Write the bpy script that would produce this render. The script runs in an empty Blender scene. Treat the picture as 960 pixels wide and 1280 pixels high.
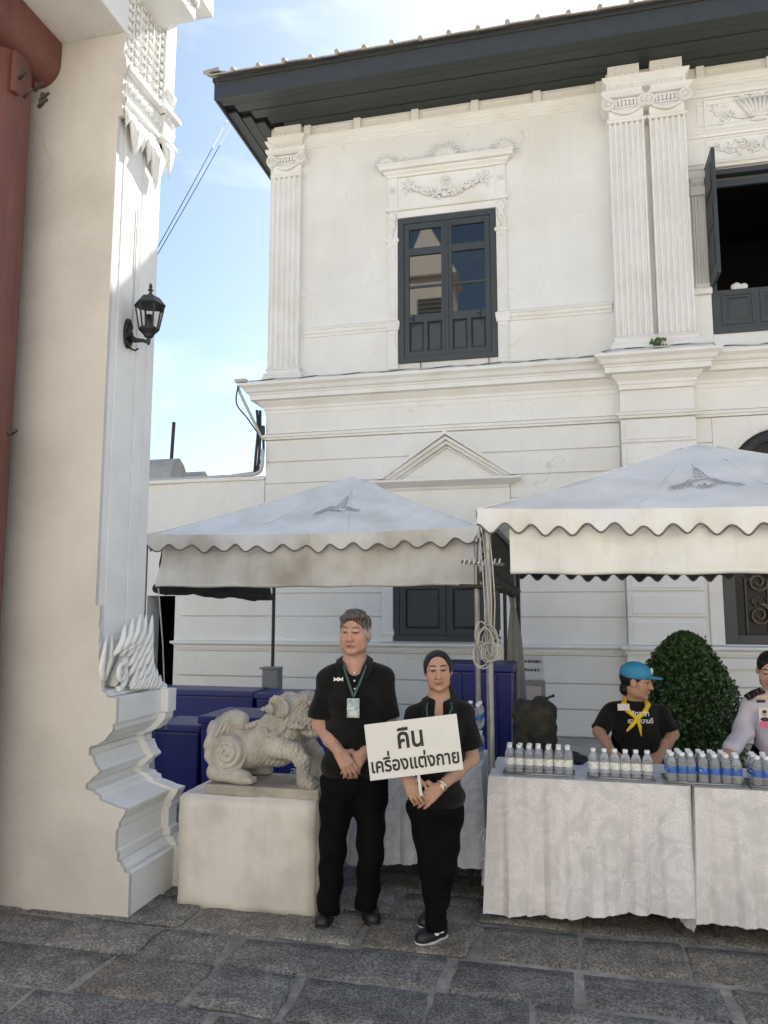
import bpy, bmesh, math, random
import numpy as np
from mathutils import Vector, Matrix, Euler

R = math.radians
S = bpy.context.scene
COL = S.collection
random.seed(7)
rng = np.random.default_rng(11)

# ------------------------------------------------------------------ camera
TH = R(13.3)                       # the facade runs along x; the camera looks a little to the left of +y
PITCH = math.atan(117 / 960)
EYE = 1.68
cam_d = bpy.data.cameras.new('camera')
cam = bpy.data.objects.new('camera', cam_d)
COL.objects.link(cam)
cam.location = (0, 0, EYE)
cam.rotation_euler = (R(90) + PITCH, 0, TH)
cam_d.sensor_fit = 'HORIZONTAL'
cam_d.sensor_width = 36
cam_d.lens = 36
cam_d.clip_start = .05
cam_d.clip_end = 2000
S.camera = cam

# ------------------------------------------------------------------ sky and sun
SUN = Vector((.44, 1.0, 1.05)).normalized()
SUN_EL = math.asin(SUN.z)
SUN_AZ = math.atan2(SUN.x, SUN.y)
W = bpy.data.worlds.new('World')
S.world = W
W.use_nodes = True
nt = W.node_tree
nt.nodes.clear()
wo = nt.nodes.new('ShaderNodeOutputWorld')
wb = nt.nodes.new('ShaderNodeBackground')
sky = nt.nodes.new('ShaderNodeTexSky')
sky.sky_type = 'NISHITA'
sky.sun_disc = False
sky.sun_elevation = SUN_EL
sky.sun_rotation = SUN_AZ
sky.air_density = 1.0
sky.dust_density = 1.4
sky.ozone_density = 1.0
wtc = nt.nodes.new('ShaderNodeTexCoord')
wmap = nt.nodes.new('ShaderNodeMapping')
wmap.inputs['Scale'].default_value = (1.0, 1.0, 3.2)
wns = nt.nodes.new('ShaderNodeTexNoise')
wns.inputs['Scale'].default_value = 2.6
wns.inputs['Detail'].default_value = 7
wns.inputs['Roughness'].default_value = .56
wrp = nt.nodes.new('ShaderNodeValToRGB')
wrp.color_ramp.elements[0].position = .56
wrp.color_ramp.elements[1].position = .86
wrp.color_ramp.elements[1].color = (.45, .45, .45, 1)
wmx = nt.nodes.new('ShaderNodeMix')
wmx.data_type = 'RGBA'
wmx.inputs[7].default_value = (8.4, 8.8, 9.4, 1)
nt.links.new(wtc.outputs['Generated'], wmap.inputs['Vector'])
nt.links.new(wmap.outputs[0], wns.inputs['Vector'])
nt.links.new(wns.outputs[0], wrp.inputs[0])
nt.links.new(wrp.outputs[0], wmx.inputs[0])
nt.links.new(sky.outputs[0], wmx.inputs[6])
nt.links.new(wmx.outputs[2], wb.inputs['Color'])
wb.inputs['Strength'].default_value = .092
nt.links.new(wb.outputs[0], wo.inputs[0])

sun_d = bpy.data.lights.new('sun', 'SUN')
sun_d.energy = 4.6
sun_d.angle = R(.53)
sun_d.color = (1, .96, .91)
sun = bpy.data.objects.new('sun', sun_d)
COL.objects.link(sun)
sun.rotation_euler = SUN.to_track_quat('Z', 'Y').to_euler()

S.view_settings.view_transform = 'Standard'
S.view_settings.look = 'None'
S.view_settings.exposure = 1.33
S.view_settings.gamma = 1
S.cycles.max_bounces = 10
S.cycles.diffuse_bounces = 5
S.cycles.transmission_bounces = 8
S.cycles.transparent_max_bounces = 12
S.cycles.caustics_reflective = False
S.cycles.caustics_refractive = False
S.cycles.use_denoising = True

# ------------------------------------------------------------------ pixel rays of the survey (960 x 1280 photograph) to metres
def _ray(x, y):
    a, b = (x - 480) / 960, (640 - y) / 960
    fy = math.cos(PITCH) - b * math.sin(PITCH)
    fz = math.sin(PITCH) + b * math.cos(PITCH)
    return a, fy, fz
def onY(x, y, Y):
    a, fy, fz = _ray(x, y)
    dx = a * math.cos(TH) - fy * math.sin(TH)
    dy = a * math.sin(TH) + fy * math.cos(TH)
    t = Y / dy
    return Vector((dx * t, Y, EYE + fz * t))
def onZ(x, y, Z):
    a, fy, fz = _ray(x, y)
    dx = a * math.cos(TH) - fy * math.sin(TH)
    dy = a * math.sin(TH) + fy * math.cos(TH)
    t = (Z - EYE) / fz
    return Vector((dx * t, dy * t, Z))
def onX(x, y, X):
    a, fy, fz = _ray(x, y)
    dx = a * math.cos(TH) - fy * math.sin(TH)
    dy = a * math.sin(TH) + fy * math.cos(TH)
    t = X / dx
    return Vector((X, dy * t, EYE + fz * t))
def lat(x, y, g):
    """lateral and height of a pixel on the upright plane that faces the camera at distance g"""
    a, fy, fz = _ray(x, y)
    t = g / fy
    return a * t, EYE + fz * t
def site(l, g, z=0):
    return Vector((l * math.cos(TH) - g * math.sin(TH), l * math.sin(TH) + g * math.cos(TH), z))

# ------------------------------------------------------------------ objects
def tag(o, label=None, cat=None, group=None, kind=None):
    if label: o['label'] = label
    if cat: o['category'] = cat
    if group: o['group'] = group
    if kind: o['kind'] = kind
    return o
def thing(name, label, cat, loc=(0, 0, 0), rz=0, group=None):
    o = bpy.data.objects.new(name, None)
    o.empty_display_size = .1
    COL.objects.link(o)
    o.location = loc
    o.rotation_euler = (0, 0, rz)
    tag(o, label, cat, group)
    o_mat[o.name] = Matrix.Translation(loc) @ Matrix.Rotation(rz, 4, 'Z')
    return o
o_mat = {}
def abs_parent(o, p):
    """parent while the mesh keeps its site coordinates"""
    o.parent = p
    m = o_mat.get(p.name, Matrix.Identity(4))
    o.matrix_parent_inverse = m.inverted()
def dup(root, loc=None, rz=None, label=None, parent=None):
    r = root.copy()
    COL.objects.link(r)
    if loc is not None: r.location = loc
    if rz is not None: r.rotation_euler = (0, 0, rz)
    if label: r['label'] = label
    if parent is not None: r.parent = parent
    for ch in list(root.children):
        c = ch.copy()
        COL.objects.link(c)
        c.parent = r
        for gch in list(ch.children):
            d = gch.copy()
            COL.objects.link(d)
            d.parent = c
    return r

class MB:
    def __init__(s):
        s.v, s.f = [], []
    def add(s, vs, fs, M=None):
        n = len(s.v)
        if M is not None:
            vs = [M @ Vector(q) for q in vs]
        s.v += [tuple(q) for q in vs]
        s.f += [tuple(i + n for i in f) for f in fs]
        return s
    def box(s, x0, x1, y0, y1, z0, z1, M=None):
        return s.add([(x0, y0, z0), (x1, y0, z0), (x1, y1, z0), (x0, y1, z0), (x0, y0, z1), (x1, y0, z1), (x1, y1, z1), (x0, y1, z1)],
                     [(3, 2, 1, 0), (4, 5, 6, 7), (0, 1, 5, 4), (1, 2, 6, 5), (2, 3, 7, 6), (3, 0, 4, 7)], M)
    def prism(s, poly, a0, a1, axis='y', M=None):
        """poly in the plane across the axis; for y: (x, z), for x: (y, z), for z: (x, y)"""
        n = len(poly)
        def mk(p, a):
            return {'y': (p[0], a, p[1]), 'x': (a, p[0], p[1]), 'z': (p[0], p[1], a)}[axis]
        vs = [mk(p, a0) for p in poly] + [mk(p, a1) for p in poly]
        fs = [tuple(range(n)), tuple(range(2 * n - 1, n - 1, -1))]
        fs += [(i + n, (i + 1) % n + n, (i + 1) % n, i) for i in range(n)]
        return s.add(vs, fs, M)
    def tube(s, pts, r, seg=8, caps=True, M=None, flat=1.0):
        pts = [Vector(p) for p in pts]
        n = len(pts)
        rr = r if isinstance(r, (list, tuple)) else [r] * n
        vs, fs = [], []
        t0 = (pts[1] - pts[0]).normalized()
        up = Vector((0, 0, 1)) if abs(t0.z) < .9 else Vector((1, 0, 0))
        a = t0.cross(up).normalized()
        for i, p in enumerate(pts):
            t = (pts[min(i + 1, n - 1)] - pts[max(i - 1, 0)])
            t = t.normalized() if t.length > 1e-9 else t0
            a = (a - t * a.dot(t))
            a = a.normalized() if a.length > 1e-6 else t.orthogonal().normalized()
            b = t.cross(a)
            for k in range(seg):
                w = 2 * math.pi * k / seg
                vs.append(p + (a * math.cos(w) + b * math.sin(w) * flat) * rr[i])
        for i in range(n - 1):
            for k in range(seg):
                k2 = (k + 1) % seg
                fs.append((i * seg + k, i * seg + k2, (i + 1) * seg + k2, (i + 1) * seg + k))
        if caps:
            fs.append(tuple(range(seg - 1, -1, -1)))
            fs.append(tuple((n - 1) * seg + k for k in range(seg)))
        return s.add(vs, fs, M)
    def lathe(s, prof, seg=16, c=(0, 0, 0), M=None, a0=0.0, sx=1.0, sy=1.0):
        vs, fs = [], []
        n = len(prof)
        for (r, z) in prof:
            for k in range(seg):
                w = a0 + 2 * math.pi * k / seg
                vs.append((c[0] + r * math.cos(w) * sx, c[1] + r * math.sin(w) * sy, c[2] + z))
        for i in range(n - 1):
            for k in range(seg):
                k2 = (k + 1) % seg
                fs.append((i * seg + k, i * seg + k2, (i + 1) * seg + k2, (i + 1) * seg + k))
        fs.append(tuple(range(seg - 1, -1, -1)))
        fs.append(tuple((n - 1) * seg + k for k in range(seg)))
        return s.add(vs, fs, M)
    def ell(s, c, r, seg=10, rings=6, M=None):
        vs, fs = [], []
        for i in range(rings + 1):
            p = math.pi * i / rings
            for k in range(seg):
                w = 2 * math.pi * k / seg
                vs.append(Vector((math.sin(p) * math.cos(w) * r[0], math.sin(p) * math.sin(w) * r[1], math.cos(p) * r[2])))
        for i in range(rings):
            for k in range(seg):
                k2 = (k + 1) % seg
                fs.append((i * seg + k, (i + 1) * seg + k, (i + 1) * seg + k2, i * seg + k2))
        if M is not None:
            vs = [M @ q for q in vs]
        return s.add([q + Vector(c) for q in vs], fs)
    def grid(s, fn, nu, nv, closed=False):
        vs = [fn(i / nu, j / nv) for j in range(nv + 1) for i in range(nu + 1)]
        fs = [(j * (nu + 1) + i, j * (nu + 1) + i + 1, (j + 1) * (nu + 1) + i + 1, (j + 1) * (nu + 1) + i) for j in range(nv) for i in range(nu)]
        return s.add(vs, fs)
    def sweep(s, path, prof, caps=True):
        """prof: (offset to the right of travel, z) along an xy path with mitred corners"""
        path = [Vector(p) for p in path]
        n, m = len(path), len(prof)
        vs, fs = [], []
        nr = []
        for i in range(n - 1):
            d = (path[i + 1] - path[i]).normalized()
            nr.append(Vector((d.y, -d.x)))
        for i in range(n):
            a, b = nr[max(i - 1, 0)], nr[min(i, n - 2)]
            k = 1 + a.dot(b)
            mt = (a + b) / k if k > .05 else a
            for (o, z) in prof:
                q = path[i] + mt * o
                vs.append((q.x, q.y, z))
        for i in range(n - 1):
            for j in range(m - 1):
                fs.append((i * m + j, (i + 1) * m + j, (i + 1) * m + j + 1, i * m + j + 1))
        if caps:
            fs.append(tuple(range(m)))
            fs.append(tuple((n - 1) * m + j for j in range(m - 1, -1, -1)))
        return s.add(vs, fs)
    def wallholes(s, x0, x1, z0, z1, y0, y1, holes):
        xs = sorted({x0, x1, *[h[0] for h in holes], *[h[1] for h in holes]})
        zs = sorted({z0, z1, *[h[2] for h in holes], *[h[3] for h in holes]})
        xs = [x for x in xs if x0 <= x <= x1]
        zs = [z for z in zs if z0 <= z <= z1]
        def solid(i, j):
            if i < 0 or j < 0 or i >= len(xs) - 1 or j >= len(zs) - 1: return False
            cx, cz = (xs[i] + xs[i + 1]) / 2, (zs[j] + zs[j + 1]) / 2
            return not any(h[0] < cx < h[1] and h[2] < cz < h[3] for h in holes)
        for i in range(len(xs) - 1):
            for j in range(len(zs) - 1):
                if not solid(i, j): continue
                a, b, c, d = xs[i], xs[i + 1], zs[j], zs[j + 1]
                s.add([(a, y0, c), (b, y0, c), (b, y0, d), (a, y0, d)], [(0, 1, 2, 3)])
                s.add([(a, y1, c), (b, y1, c), (b, y1, d), (a, y1, d)], [(3, 2, 1, 0)])
                if not solid(i - 1, j): s.add([(a, y0, c), (a, y1, c), (a, y1, d), (a, y0, d)], [(3, 2, 1, 0)])
                if not solid(i + 1, j): s.add([(b, y0, c), (b, y1, c), (b, y1, d), (b, y0, d)], [(0, 1, 2, 3)])
                if not solid(i, j - 1): s.add([(a, y0, c), (b, y0, c), (b, y1, c), (a, y1, c)], [(3, 2, 1, 0)])
                if not solid(i, j + 1): s.add([(a, y0, d), (b, y0, d), (b, y1, d), (a, y1, d)], [(0, 1, 2, 3)])
        return s
    def mesh(s, name, mats, smooth=False, bevel=0, seg=1, fix=True):
        me = bpy.data.meshes.new(name)
        me.from_pydata(s.v, [], s.f)
        if fix or bevel:
            bm = bmesh.new()
            bm.from_mesh(me)
            if fix:
                bmesh.ops.remove_doubles(bm, verts=bm.verts, dist=1e-5)
                bmesh.ops.recalc_face_normals(bm, faces=bm.faces)
            if bevel:
                es = [e for e in bm.edges if len(e.link_faces) == 2 and e.calc_face_angle(0) > R(25)]
                bmesh.ops.bevel(bm, geom=es, offset=bevel, segments=seg, affect='EDGES', profile=.6, clamp_overlap=True)
            bm.to_mesh(me)
            bm.free()
        for m in (mats if isinstance(mats, (list, tuple)) else [mats]):
            me.materials.append(m)
        if smooth is True:
            me.shade_smooth()
        elif smooth:
            me.shade_smooth()
            try: me.set_sharp_from_angle(angle=R(smooth))
            except Exception: pass
        return me
    def build(s, name, mats, parent=None, smooth=False, bevel=0, seg=1, fix=True, world=True):
        o = bpy.data.objects.new(name, s.mesh(name, mats, smooth, bevel, seg, fix))
        COL.objects.link(o)
        if parent is not None:
            if world: abs_parent(o, parent)
            else: o.parent = parent
        return o

# ------------------------------------------------------------------ materials
def mat(name, col, rough=.6, var=.12, scale=3.0, bump=.0, bscale=40, metal=0, spec=.5, tint=None, tint_amt=.0, tint_scale=1.2, stretch=(1, 1, 1),
        streak=0, streak_col=(.2, .19, .17), sheen=0, coat=0, sub=0, crack=0):
    m = bpy.data.materials.new(name)
    m.use_nodes = True
    t = m.node_tree
    L = t.links.new
    p = t.nodes['Principled BSDF']
    p.inputs['Roughness'].default_value = rough
    p.inputs['Metallic'].default_value = metal
    p.inputs['Specular IOR Level'].default_value = spec
    if sheen:
        p.inputs['Sheen Weight'].default_value = sheen
    if coat:
        p.inputs['Coat Weight'].default_value = coat
    if sub:
        p.inputs['Subsurface Weight'].default_value = sub
        p.inputs['Subsurface Radius'].default_value = (.012, .006, .003)
    tc = t.nodes.new('ShaderNodeTexCoord')
    mp = t.nodes.new('ShaderNodeMapping')
    mp.inputs['Scale'].default_value = stretch
    L(tc.outputs['Object'], mp.inputs[0])
    n = t.nodes.new('ShaderNodeTexNoise')
    n.inputs['Scale'].default_value = scale
    n.inputs['Detail'].default_value = 6
    n.inputs['Roughness'].default_value = .62
    L(mp.outputs[0], n.inputs['Vector'])
    rp = t.nodes.new('ShaderNodeMapRange')
    rp.inputs[1].default_value, rp.inputs[2].default_value = .3, .7
    rp.inputs[3].default_value, rp.inputs[4].default_value = 1 - var, 1 + var * .5
    L(n.outputs[0], rp.inputs[0])
    mul = t.nodes.new('ShaderNodeVectorMath')
    mul.operation = 'SCALE'
    mul.inputs[0].default_value = col[:3]
    L(rp.outputs[0], mul.inputs['Scale'])
    cur = mul.outputs[0]
    if tint:
        n2 = t.nodes.new('ShaderNodeTexNoise')
        n2.inputs['Scale'].default_value = tint_scale
        n2.inputs['Detail'].default_value = 5
        L(tc.outputs['Object'], n2.inputs['Vector'])
        r2 = t.nodes.new('ShaderNodeMapRange')
        r2.inputs[1].default_value, r2.inputs[2].default_value = .46, .72
        r2.inputs[3].default_value, r2.inputs[4].default_value = 0, tint_amt
        L(n2.outputs[0], r2.inputs[0])
        mx = t.nodes.new('ShaderNodeMix')
        mx.data_type = 'RGBA'
        mx.inputs[7].default_value = (*tint, 1)
        L(r2.outputs[0], mx.inputs[0])
        L(cur, mx.inputs[6])
        cur = mx.outputs[2]
    if streak:
        mp3 = t.nodes.new('ShaderNodeMapping')
        mp3.inputs['Scale'].default_value = (9, 9, .55)
        L(tc.outputs['Object'], mp3.inputs[0])
        n3 = t.nodes.new('ShaderNodeTexNoise')
        n3.inputs['Scale'].default_value = 1.6
        n3.inputs['Detail'].default_value = 7
        n3.inputs['Roughness'].default_value = .7
        L(mp3.outputs[0], n3.inputs['Vector'])
        r3 = t.nodes.new('ShaderNodeMapRange')
        r3.inputs[1].default_value, r3.inputs[2].default_value = .54, .8
        r3.inputs[3].default_value, r3.inputs[4].default_value = 0, streak
        L(n3.outputs[0], r3.inputs[0])
        mx = t.nodes.new('ShaderNodeMix')
        mx.data_type = 'RGBA'
        mx.inputs[7].default_value = (*streak_col, 1)
        L(r3.outputs[0], mx.inputs[0])
        L(cur, mx.inputs[6])
        cur = mx.outputs[2]
    if crack:
        nw = t.nodes.new('ShaderNodeTexNoise')
        nw.inputs['Scale'].default_value = 2.2
        nw.inputs['Detail'].default_value = 8
        L(tc.outputs['Object'], nw.inputs['Vector'])
        ad = t.nodes.new('ShaderNodeVectorMath')
        ad.operation = 'MULTIPLY_ADD'
        ad.inputs[1].default_value = (.9, .9, .9)
        L(nw.outputs['Color'], ad.inputs[0]); L(tc.outputs['Object'], ad.inputs[2])
        vo = t.nodes.new('ShaderNodeTexVoronoi')
        vo.feature = 'DISTANCE_TO_EDGE'
        vo.inputs['Scale'].default_value = .75
        L(ad.outputs[0], vo.inputs['Vector'])
        r5 = t.nodes.new('ShaderNodeMapRange')
        r5.inputs[1].default_value, r5.inputs[2].default_value = .002, .006
        r5.inputs[3].default_value, r5.inputs[4].default_value = crack, 0
        L(vo.outputs['Distance'], r5.inputs[0])
        r6 = t.nodes.new('ShaderNodeMapRange')
        r6.inputs[1].default_value, r6.inputs[2].default_value = .5, .6
        L(n.outputs[0], r6.inputs[0])
        mm = t.nodes.new('ShaderNodeMath')
        mm.operation = 'MULTIPLY'
        L(r5.outputs[0], mm.inputs[0]); L(r6.outputs[0], mm.inputs[1])
        mx = t.nodes.new('ShaderNodeMix')
        mx.data_type = 'RGBA'
        mx.inputs[7].default_value = (.3, .28, .25, 1)
        L(mm.outputs[0], mx.inputs[0])
        L(cur, mx.inputs[6])
        cur = mx.outputs[2]
    L(cur, p.inputs['Base Color'])
    if bump:
        nb = t.nodes.new('ShaderNodeTexNoise')
        nb.inputs['Scale'].default_value = bscale
        nb.inputs['Detail'].default_value = 5
        L(mp.outputs[0], nb.inputs['Vector'])
        bp = t.nodes.new('ShaderNodeBump')
        bp.inputs['Strength'].default_value = bump
        bp.inputs['Distance'].default_value = .01
        L(nb.outputs[0], bp.inputs['Height'])
        L(bp.outputs[0], p.inputs['Normal'])
    return m
def nd(m):
    return m.node_tree.nodes['Principled BSDF']

M = {}
M['stucco'] = mat('white_stucco', (.81, .80, .762), .75, .07, 1.4, .2, 30, tint=(.70, .65, .53), tint_amt=.42, tint_scale=.8, streak=.15, streak_col=(.46, .44, .39), crack=.32)
M['stucco_trim'] = mat('white_stucco_trim', (.82, .81, .78), .7, .05, 2.5, .1, 45, tint=(.68, .63, .52), tint_amt=.4, tint_scale=2, streak=.07, streak_col=(.36, .35, .32))
M['paint'] = mat('slate_paint', (.044, .051, .054), .45, .15, 6, .08, 60)
M['soffit'] = mat('green_soffit_paint', (.030, .040, .040), .5, .2, 5, .1, 40, stretch=(.4, 4, 4))
M['glass'] = mat('window_glass', (.006, .008, .010), .02, 0, spec=1.0)
M['glass_dull'] = mat('dusty_glass', (.010, .010, .011), .22, .3, 4, spec=.2)
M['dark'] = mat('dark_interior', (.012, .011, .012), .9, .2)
M['tile'] = mat('roof_tile', (.40, .37, .33), .8, .3, 9, .4, 30)
M['cable'] = mat('black_cable', (.02, .02, .02), .5, .1)
M['pipe'] = mat('grey_conduit', (.5, .49, .46), .5, .1)
M['rust'] = mat('rusted_iron', (.05, .035, .028), .7, .4, 20, .3, 60)
M['gold'] = mat('weathered_gilt_iron', (.20, .145, .085), .45, .4, 14, .2, 60, metal=.5)
M['gold_grey'] = mat('grey_iron', (.12, .13, .13), .45, .3, 14, .2, 60, metal=.4)
# ================================================================== the ground
M['mortar'] = mat('pale_mortar', (.36, .335, .285), .95, .4, 14, 1.0, 90, tint=(.11, .098, .08), tint_amt=.8, tint_scale=3)
M['earth'] = mat('court_paving_far', (.40, .365, .31), .9, .3, 2.5, .4, 20)
g = MB()
g.grid(lambda u, v: (-300 + 600 * u, -300 + 600 * v, -.03), 4, 4)
tag(g.build('ground', M['earth']), kind='structure')
pv = MB()
pv.box(-6.4, 6.0, -1.2, 6.6, -.026, -.005)
pave = tag(pv.build('stone_pavement', M['mortar']), kind='structure')
stone_mats = []
for i, c in enumerate([(.20, .188, .166), (.165, .156, .140), (.235, .218, .188), (.195, .174, .142)]):
    m = mat('granite_slab_%d' % i, c, .78, .35, 5, .9, 55, tint=(c[0] * .45, c[1] * .45, c[2] * .45), tint_amt=.8, tint_scale=9, spec=.3)
    t = m.node_tree
    vo = t.nodes.new('ShaderNodeTexVoronoi')
    vo.inputs['Scale'].default_value = 75
    tc = t.nodes.new('ShaderNodeTexCoord')
    t.links.new(tc.outputs['Object'], vo.inputs['Vector'])
    p = nd(m)
    src = p.inputs['Base Color'].links[0].from_socket
    mr = t.nodes.new('ShaderNodeMapRange')
    mr.inputs[1].default_value, mr.inputs[2].default_value = .15, .75
    mr.inputs[3].default_value, mr.inputs[4].default_value = .45, 1.6
    t.links.new(vo.outputs['Distance'], mr.inputs[0])
    vm = t.nodes.new('ShaderNodeVectorMath')
    vm.operation = 'SCALE'
    t.links.new(src, vm.inputs[0])
    t.links.new(mr.outputs[0], vm.inputs['Scale'])
    t.links.new(vm.outputs[0], p.inputs['Base Color'])
    stone_mats.append(m)
rs = random.Random(5)
rows = []
y = 2.0
while y < 5.9:
    d = rs.uniform(.30, .40)
    rows.append((y, y + d))
    y += d + rs.choice([.012, .018, .024, .034])
for (ya, yb) in rows:
    x = -4.1 + rs.uniform(-.2, .2)
    while x < 2.2:
        w = rs.uniform(.38, .60)
        gap = rs.choice([.016, .022, .034, .052]) if x > -.9 else rs.choice([.010, .016, .024, .034])
        n = 6
        knots = (0, .025, .25, .5, .75, .975, 1)
        j = lambda a: rs.uniform(-a, a)
        # an uneven four-sided slab with knocked corners, built as a small domed grid
        cs = [(x + j(.035), ya + j(.016)), (x + w + j(.02), ya + j(.016)), (x + w + j(.035), yb + j(.016)), (x + j(.02), yb + j(.016))]
        h0 = rs.uniform(-.002, .010)
        tx, ty = j(.006), j(.006)
        b = MB()
        vs, fs = [], []
        for jj in range(n + 1):
            for ii in range(n + 1):
                u, v = knots[ii], knots[jj]
                px_ = (1 - v) * ((1 - u) * cs[0][0] + u * cs[1][0]) + v * ((1 - u) * cs[3][0] + u * cs[2][0])
                py_ = (1 - v) * ((1 - u) * cs[0][1] + u * cs[1][1]) + v * ((1 - u) * cs[3][1] + u * cs[2][1])
                eu, ev = min(u, 1 - u), min(v, 1 - v)
                edge = (1 if eu > .01 else 0) * (1 if ev > .01 else 0)
                if not edge:
                    px_ += j(.010); py_ += j(.009)
                    if eu < .01 and ev < .01:
                        px_ += (.5 - u) * .012; py_ += (.5 - v) * .012
                vs.append((px_, py_, h0 + (u - .5) * tx + (v - .5) * ty + (rs.uniform(0, .004) if edge else -.008)))
                
        for jj in range(n):
            for ii in range(n):
                a = jj * (n + 1) + ii
                fs.append((a, a + 1, a + n + 2, a + n + 1))
        b.add(vs, fs)
        b.build('paving_stone', rs.choice(stone_mats), pave, smooth=True, fix=False)
        x += w + gap
# scraps of litter and dust between the slabs are left to the mortar bed

# ================================================================== the white building
YF = 10.6
bld = thing('white_colonial_building', 'white two-storey stucco building with fluted pilasters and dark slate windows', 'building', (-1.6, YF, 0))
ZS = 9.10                                        # soffit
UW = (-2.285, -.845, 5.17, 7.38)                 # upper window opening
RW = (2.00, 3.62, 5.26, 7.56)                    # open upper window on the right
LW = (-2.37, -.885, 1.19, 2.60)                  # lower window
AW = (1.94, 3.56, 1.19, 3.97)                    # arched lower window
wall = MB()
wall.wallholes(-4.33, 7.5, 4.236, ZS + .05, YF, YF + .35, [UW, RW])
wall.wallholes(-4.33, 7.5, -.03, 4.236, YF + .025, YF + .35, [LW, AW])
wall.box(-4.328, -4.0, YF + .352, 19, -.03, ZS + .05)
wall.build('wall', M['stucco'], bld)
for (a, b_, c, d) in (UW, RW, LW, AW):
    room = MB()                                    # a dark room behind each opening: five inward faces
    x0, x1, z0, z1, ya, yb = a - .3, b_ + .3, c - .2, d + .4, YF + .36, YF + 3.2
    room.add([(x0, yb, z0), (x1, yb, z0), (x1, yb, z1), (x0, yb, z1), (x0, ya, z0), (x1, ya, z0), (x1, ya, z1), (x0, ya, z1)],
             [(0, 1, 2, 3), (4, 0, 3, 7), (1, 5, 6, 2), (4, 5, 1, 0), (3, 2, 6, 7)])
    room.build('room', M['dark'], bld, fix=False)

# rendered courses with recessed joints
joints = [1.165, 1.525, 1.855, 2.18, 2.505, 2.83, 3.15, 3.475, 3.80, 4.135]
def course(x0, x1, z0, z1, y=YF):
    b = MB()
    b.box(x0, x1, y, y + .024, z0 + .007, z1 - .007)
    return b.build('wall_course', M['stucco'], bld, bevel=.005)
for z0, z1 in zip(joints[:-1], joints[1:]):
    xl = -5.64 if z1 < 2.9 else -4.325
    if z0 < 3.3:
        course(xl, LW[0] - .17, z0, z1)
        course(LW[1] + .17, .755, z0, z1)
    else:
        course(xl, .755, z0, z1)
    if z0 < 3.2:
        pass
    else:
        course(1.705, AW[0] - .02, z0, z1, YF)
        course(AW[1] + .02, 7.4, z0, z1, YF)
for z0, z1 in ((-.02, .33), (.33, .66), (.66, 1.03)):
    course(-5.66, .755, z0, z1, YF - .02)
    course(1.705, 7.4, z0, z1, YF - .02)
# pier under the twin pilasters: panelled blocks
PX0, PX1, PY = .765, 1.695, 10.42
pr = MB()
pr.box(PX0, PX1, PY + .03, YF + .02, -.03, 4.56)
pr.build('pier', M['stucco'], bld)
for z0, z1 in zip(joints[:-1], joints[1:]):
    b = MB()
    b.box(PX0 - .003, PX1 + .003, PY, PY + .05, z0 + .014, z1 - .014)
    b.box(PX0 + .05, PX1 - .05, PY - .012, PY + .01, z0 + .05, z1 - .05)
    b.build('pier_block', M['stucco_trim'], bld, bevel=.006)
b = MB(); b.box(PX0 - .03, PX1 + .03, PY - .03, PY + .05, -.02, 1.03); b.build('pier_plinth', M['stucco_trim'], bld, bevel=.008)

FP = [(-4.33, 16), (-4.33, YF), (PX0, YF), (PX0, PY), (PX1, PY), (PX1, YF), (7.4, YF)]
FPL = [(-5.65, 10.9), (-5.65, YF), (PX0, YF), (PX0, PY), (PX1, PY), (PX1, YF), (7.4, YF)]
b = MB(); b.sweep(FP, [(-.02, 4.53), (.012, 4.53), (.014, 4.585), (.03, 4.60), (.036, 4.635), (.10, 4.70), (.10, 4.72), (.19, 4.722), (.19, 4.79), (.205, 4.795), (.21, 4.815), (.245, 4.835), (.27, 4.88), (.32, 4.915), (.32, 4.955), (-.02, 5.00)])
b.build('cornice', M['stucco_trim'], bld)
b = MB(); b.sweep(FP, [(-.02, 4.14), (.028, 4.14), (.03, 4.165), (.05, 4.175), (.055, 4.21), (-.02, 4.237)]); b.build('string_course', M['stucco_trim'], bld)
b = MB(); b.sweep(FPL, [(-.02, 1.03), (.03, 1.03), (.035, 1.06), (.05, 1.065), (.055, 1.10), (.10, 1.13), (.10, 1.16), (-.02, 1.175)]); b.build('sill_course', M['stucco_trim'], bld)
# upper storey dado rail, broken by the window and the pilasters
for x0, x1 in ((-3.73, UW[0] - .15), (UW[1] + .15, .72), (7.3, 7.4)):
    b = MB(); b.sweep([(x0, YF), (x1, YF)], [(-.02, 5.68), (.02, 5.68), (.025, 5.71), (.05, 5.73), (.055, 5.77), (.07, 5.775), (.07, 5.80), (-.02, 5.85)]); b.build('dado_rail', M['stucco_trim'], bld)
    b = MB(); b.sweep([(x0, YF), (x1, YF)], [(-.02, 4.99), (.03, 4.99), (.03, 5.06), (.0, 5.09), (-.02, 5.09)]); b.build('skirting', M['stucco_trim'], bld)
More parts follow.
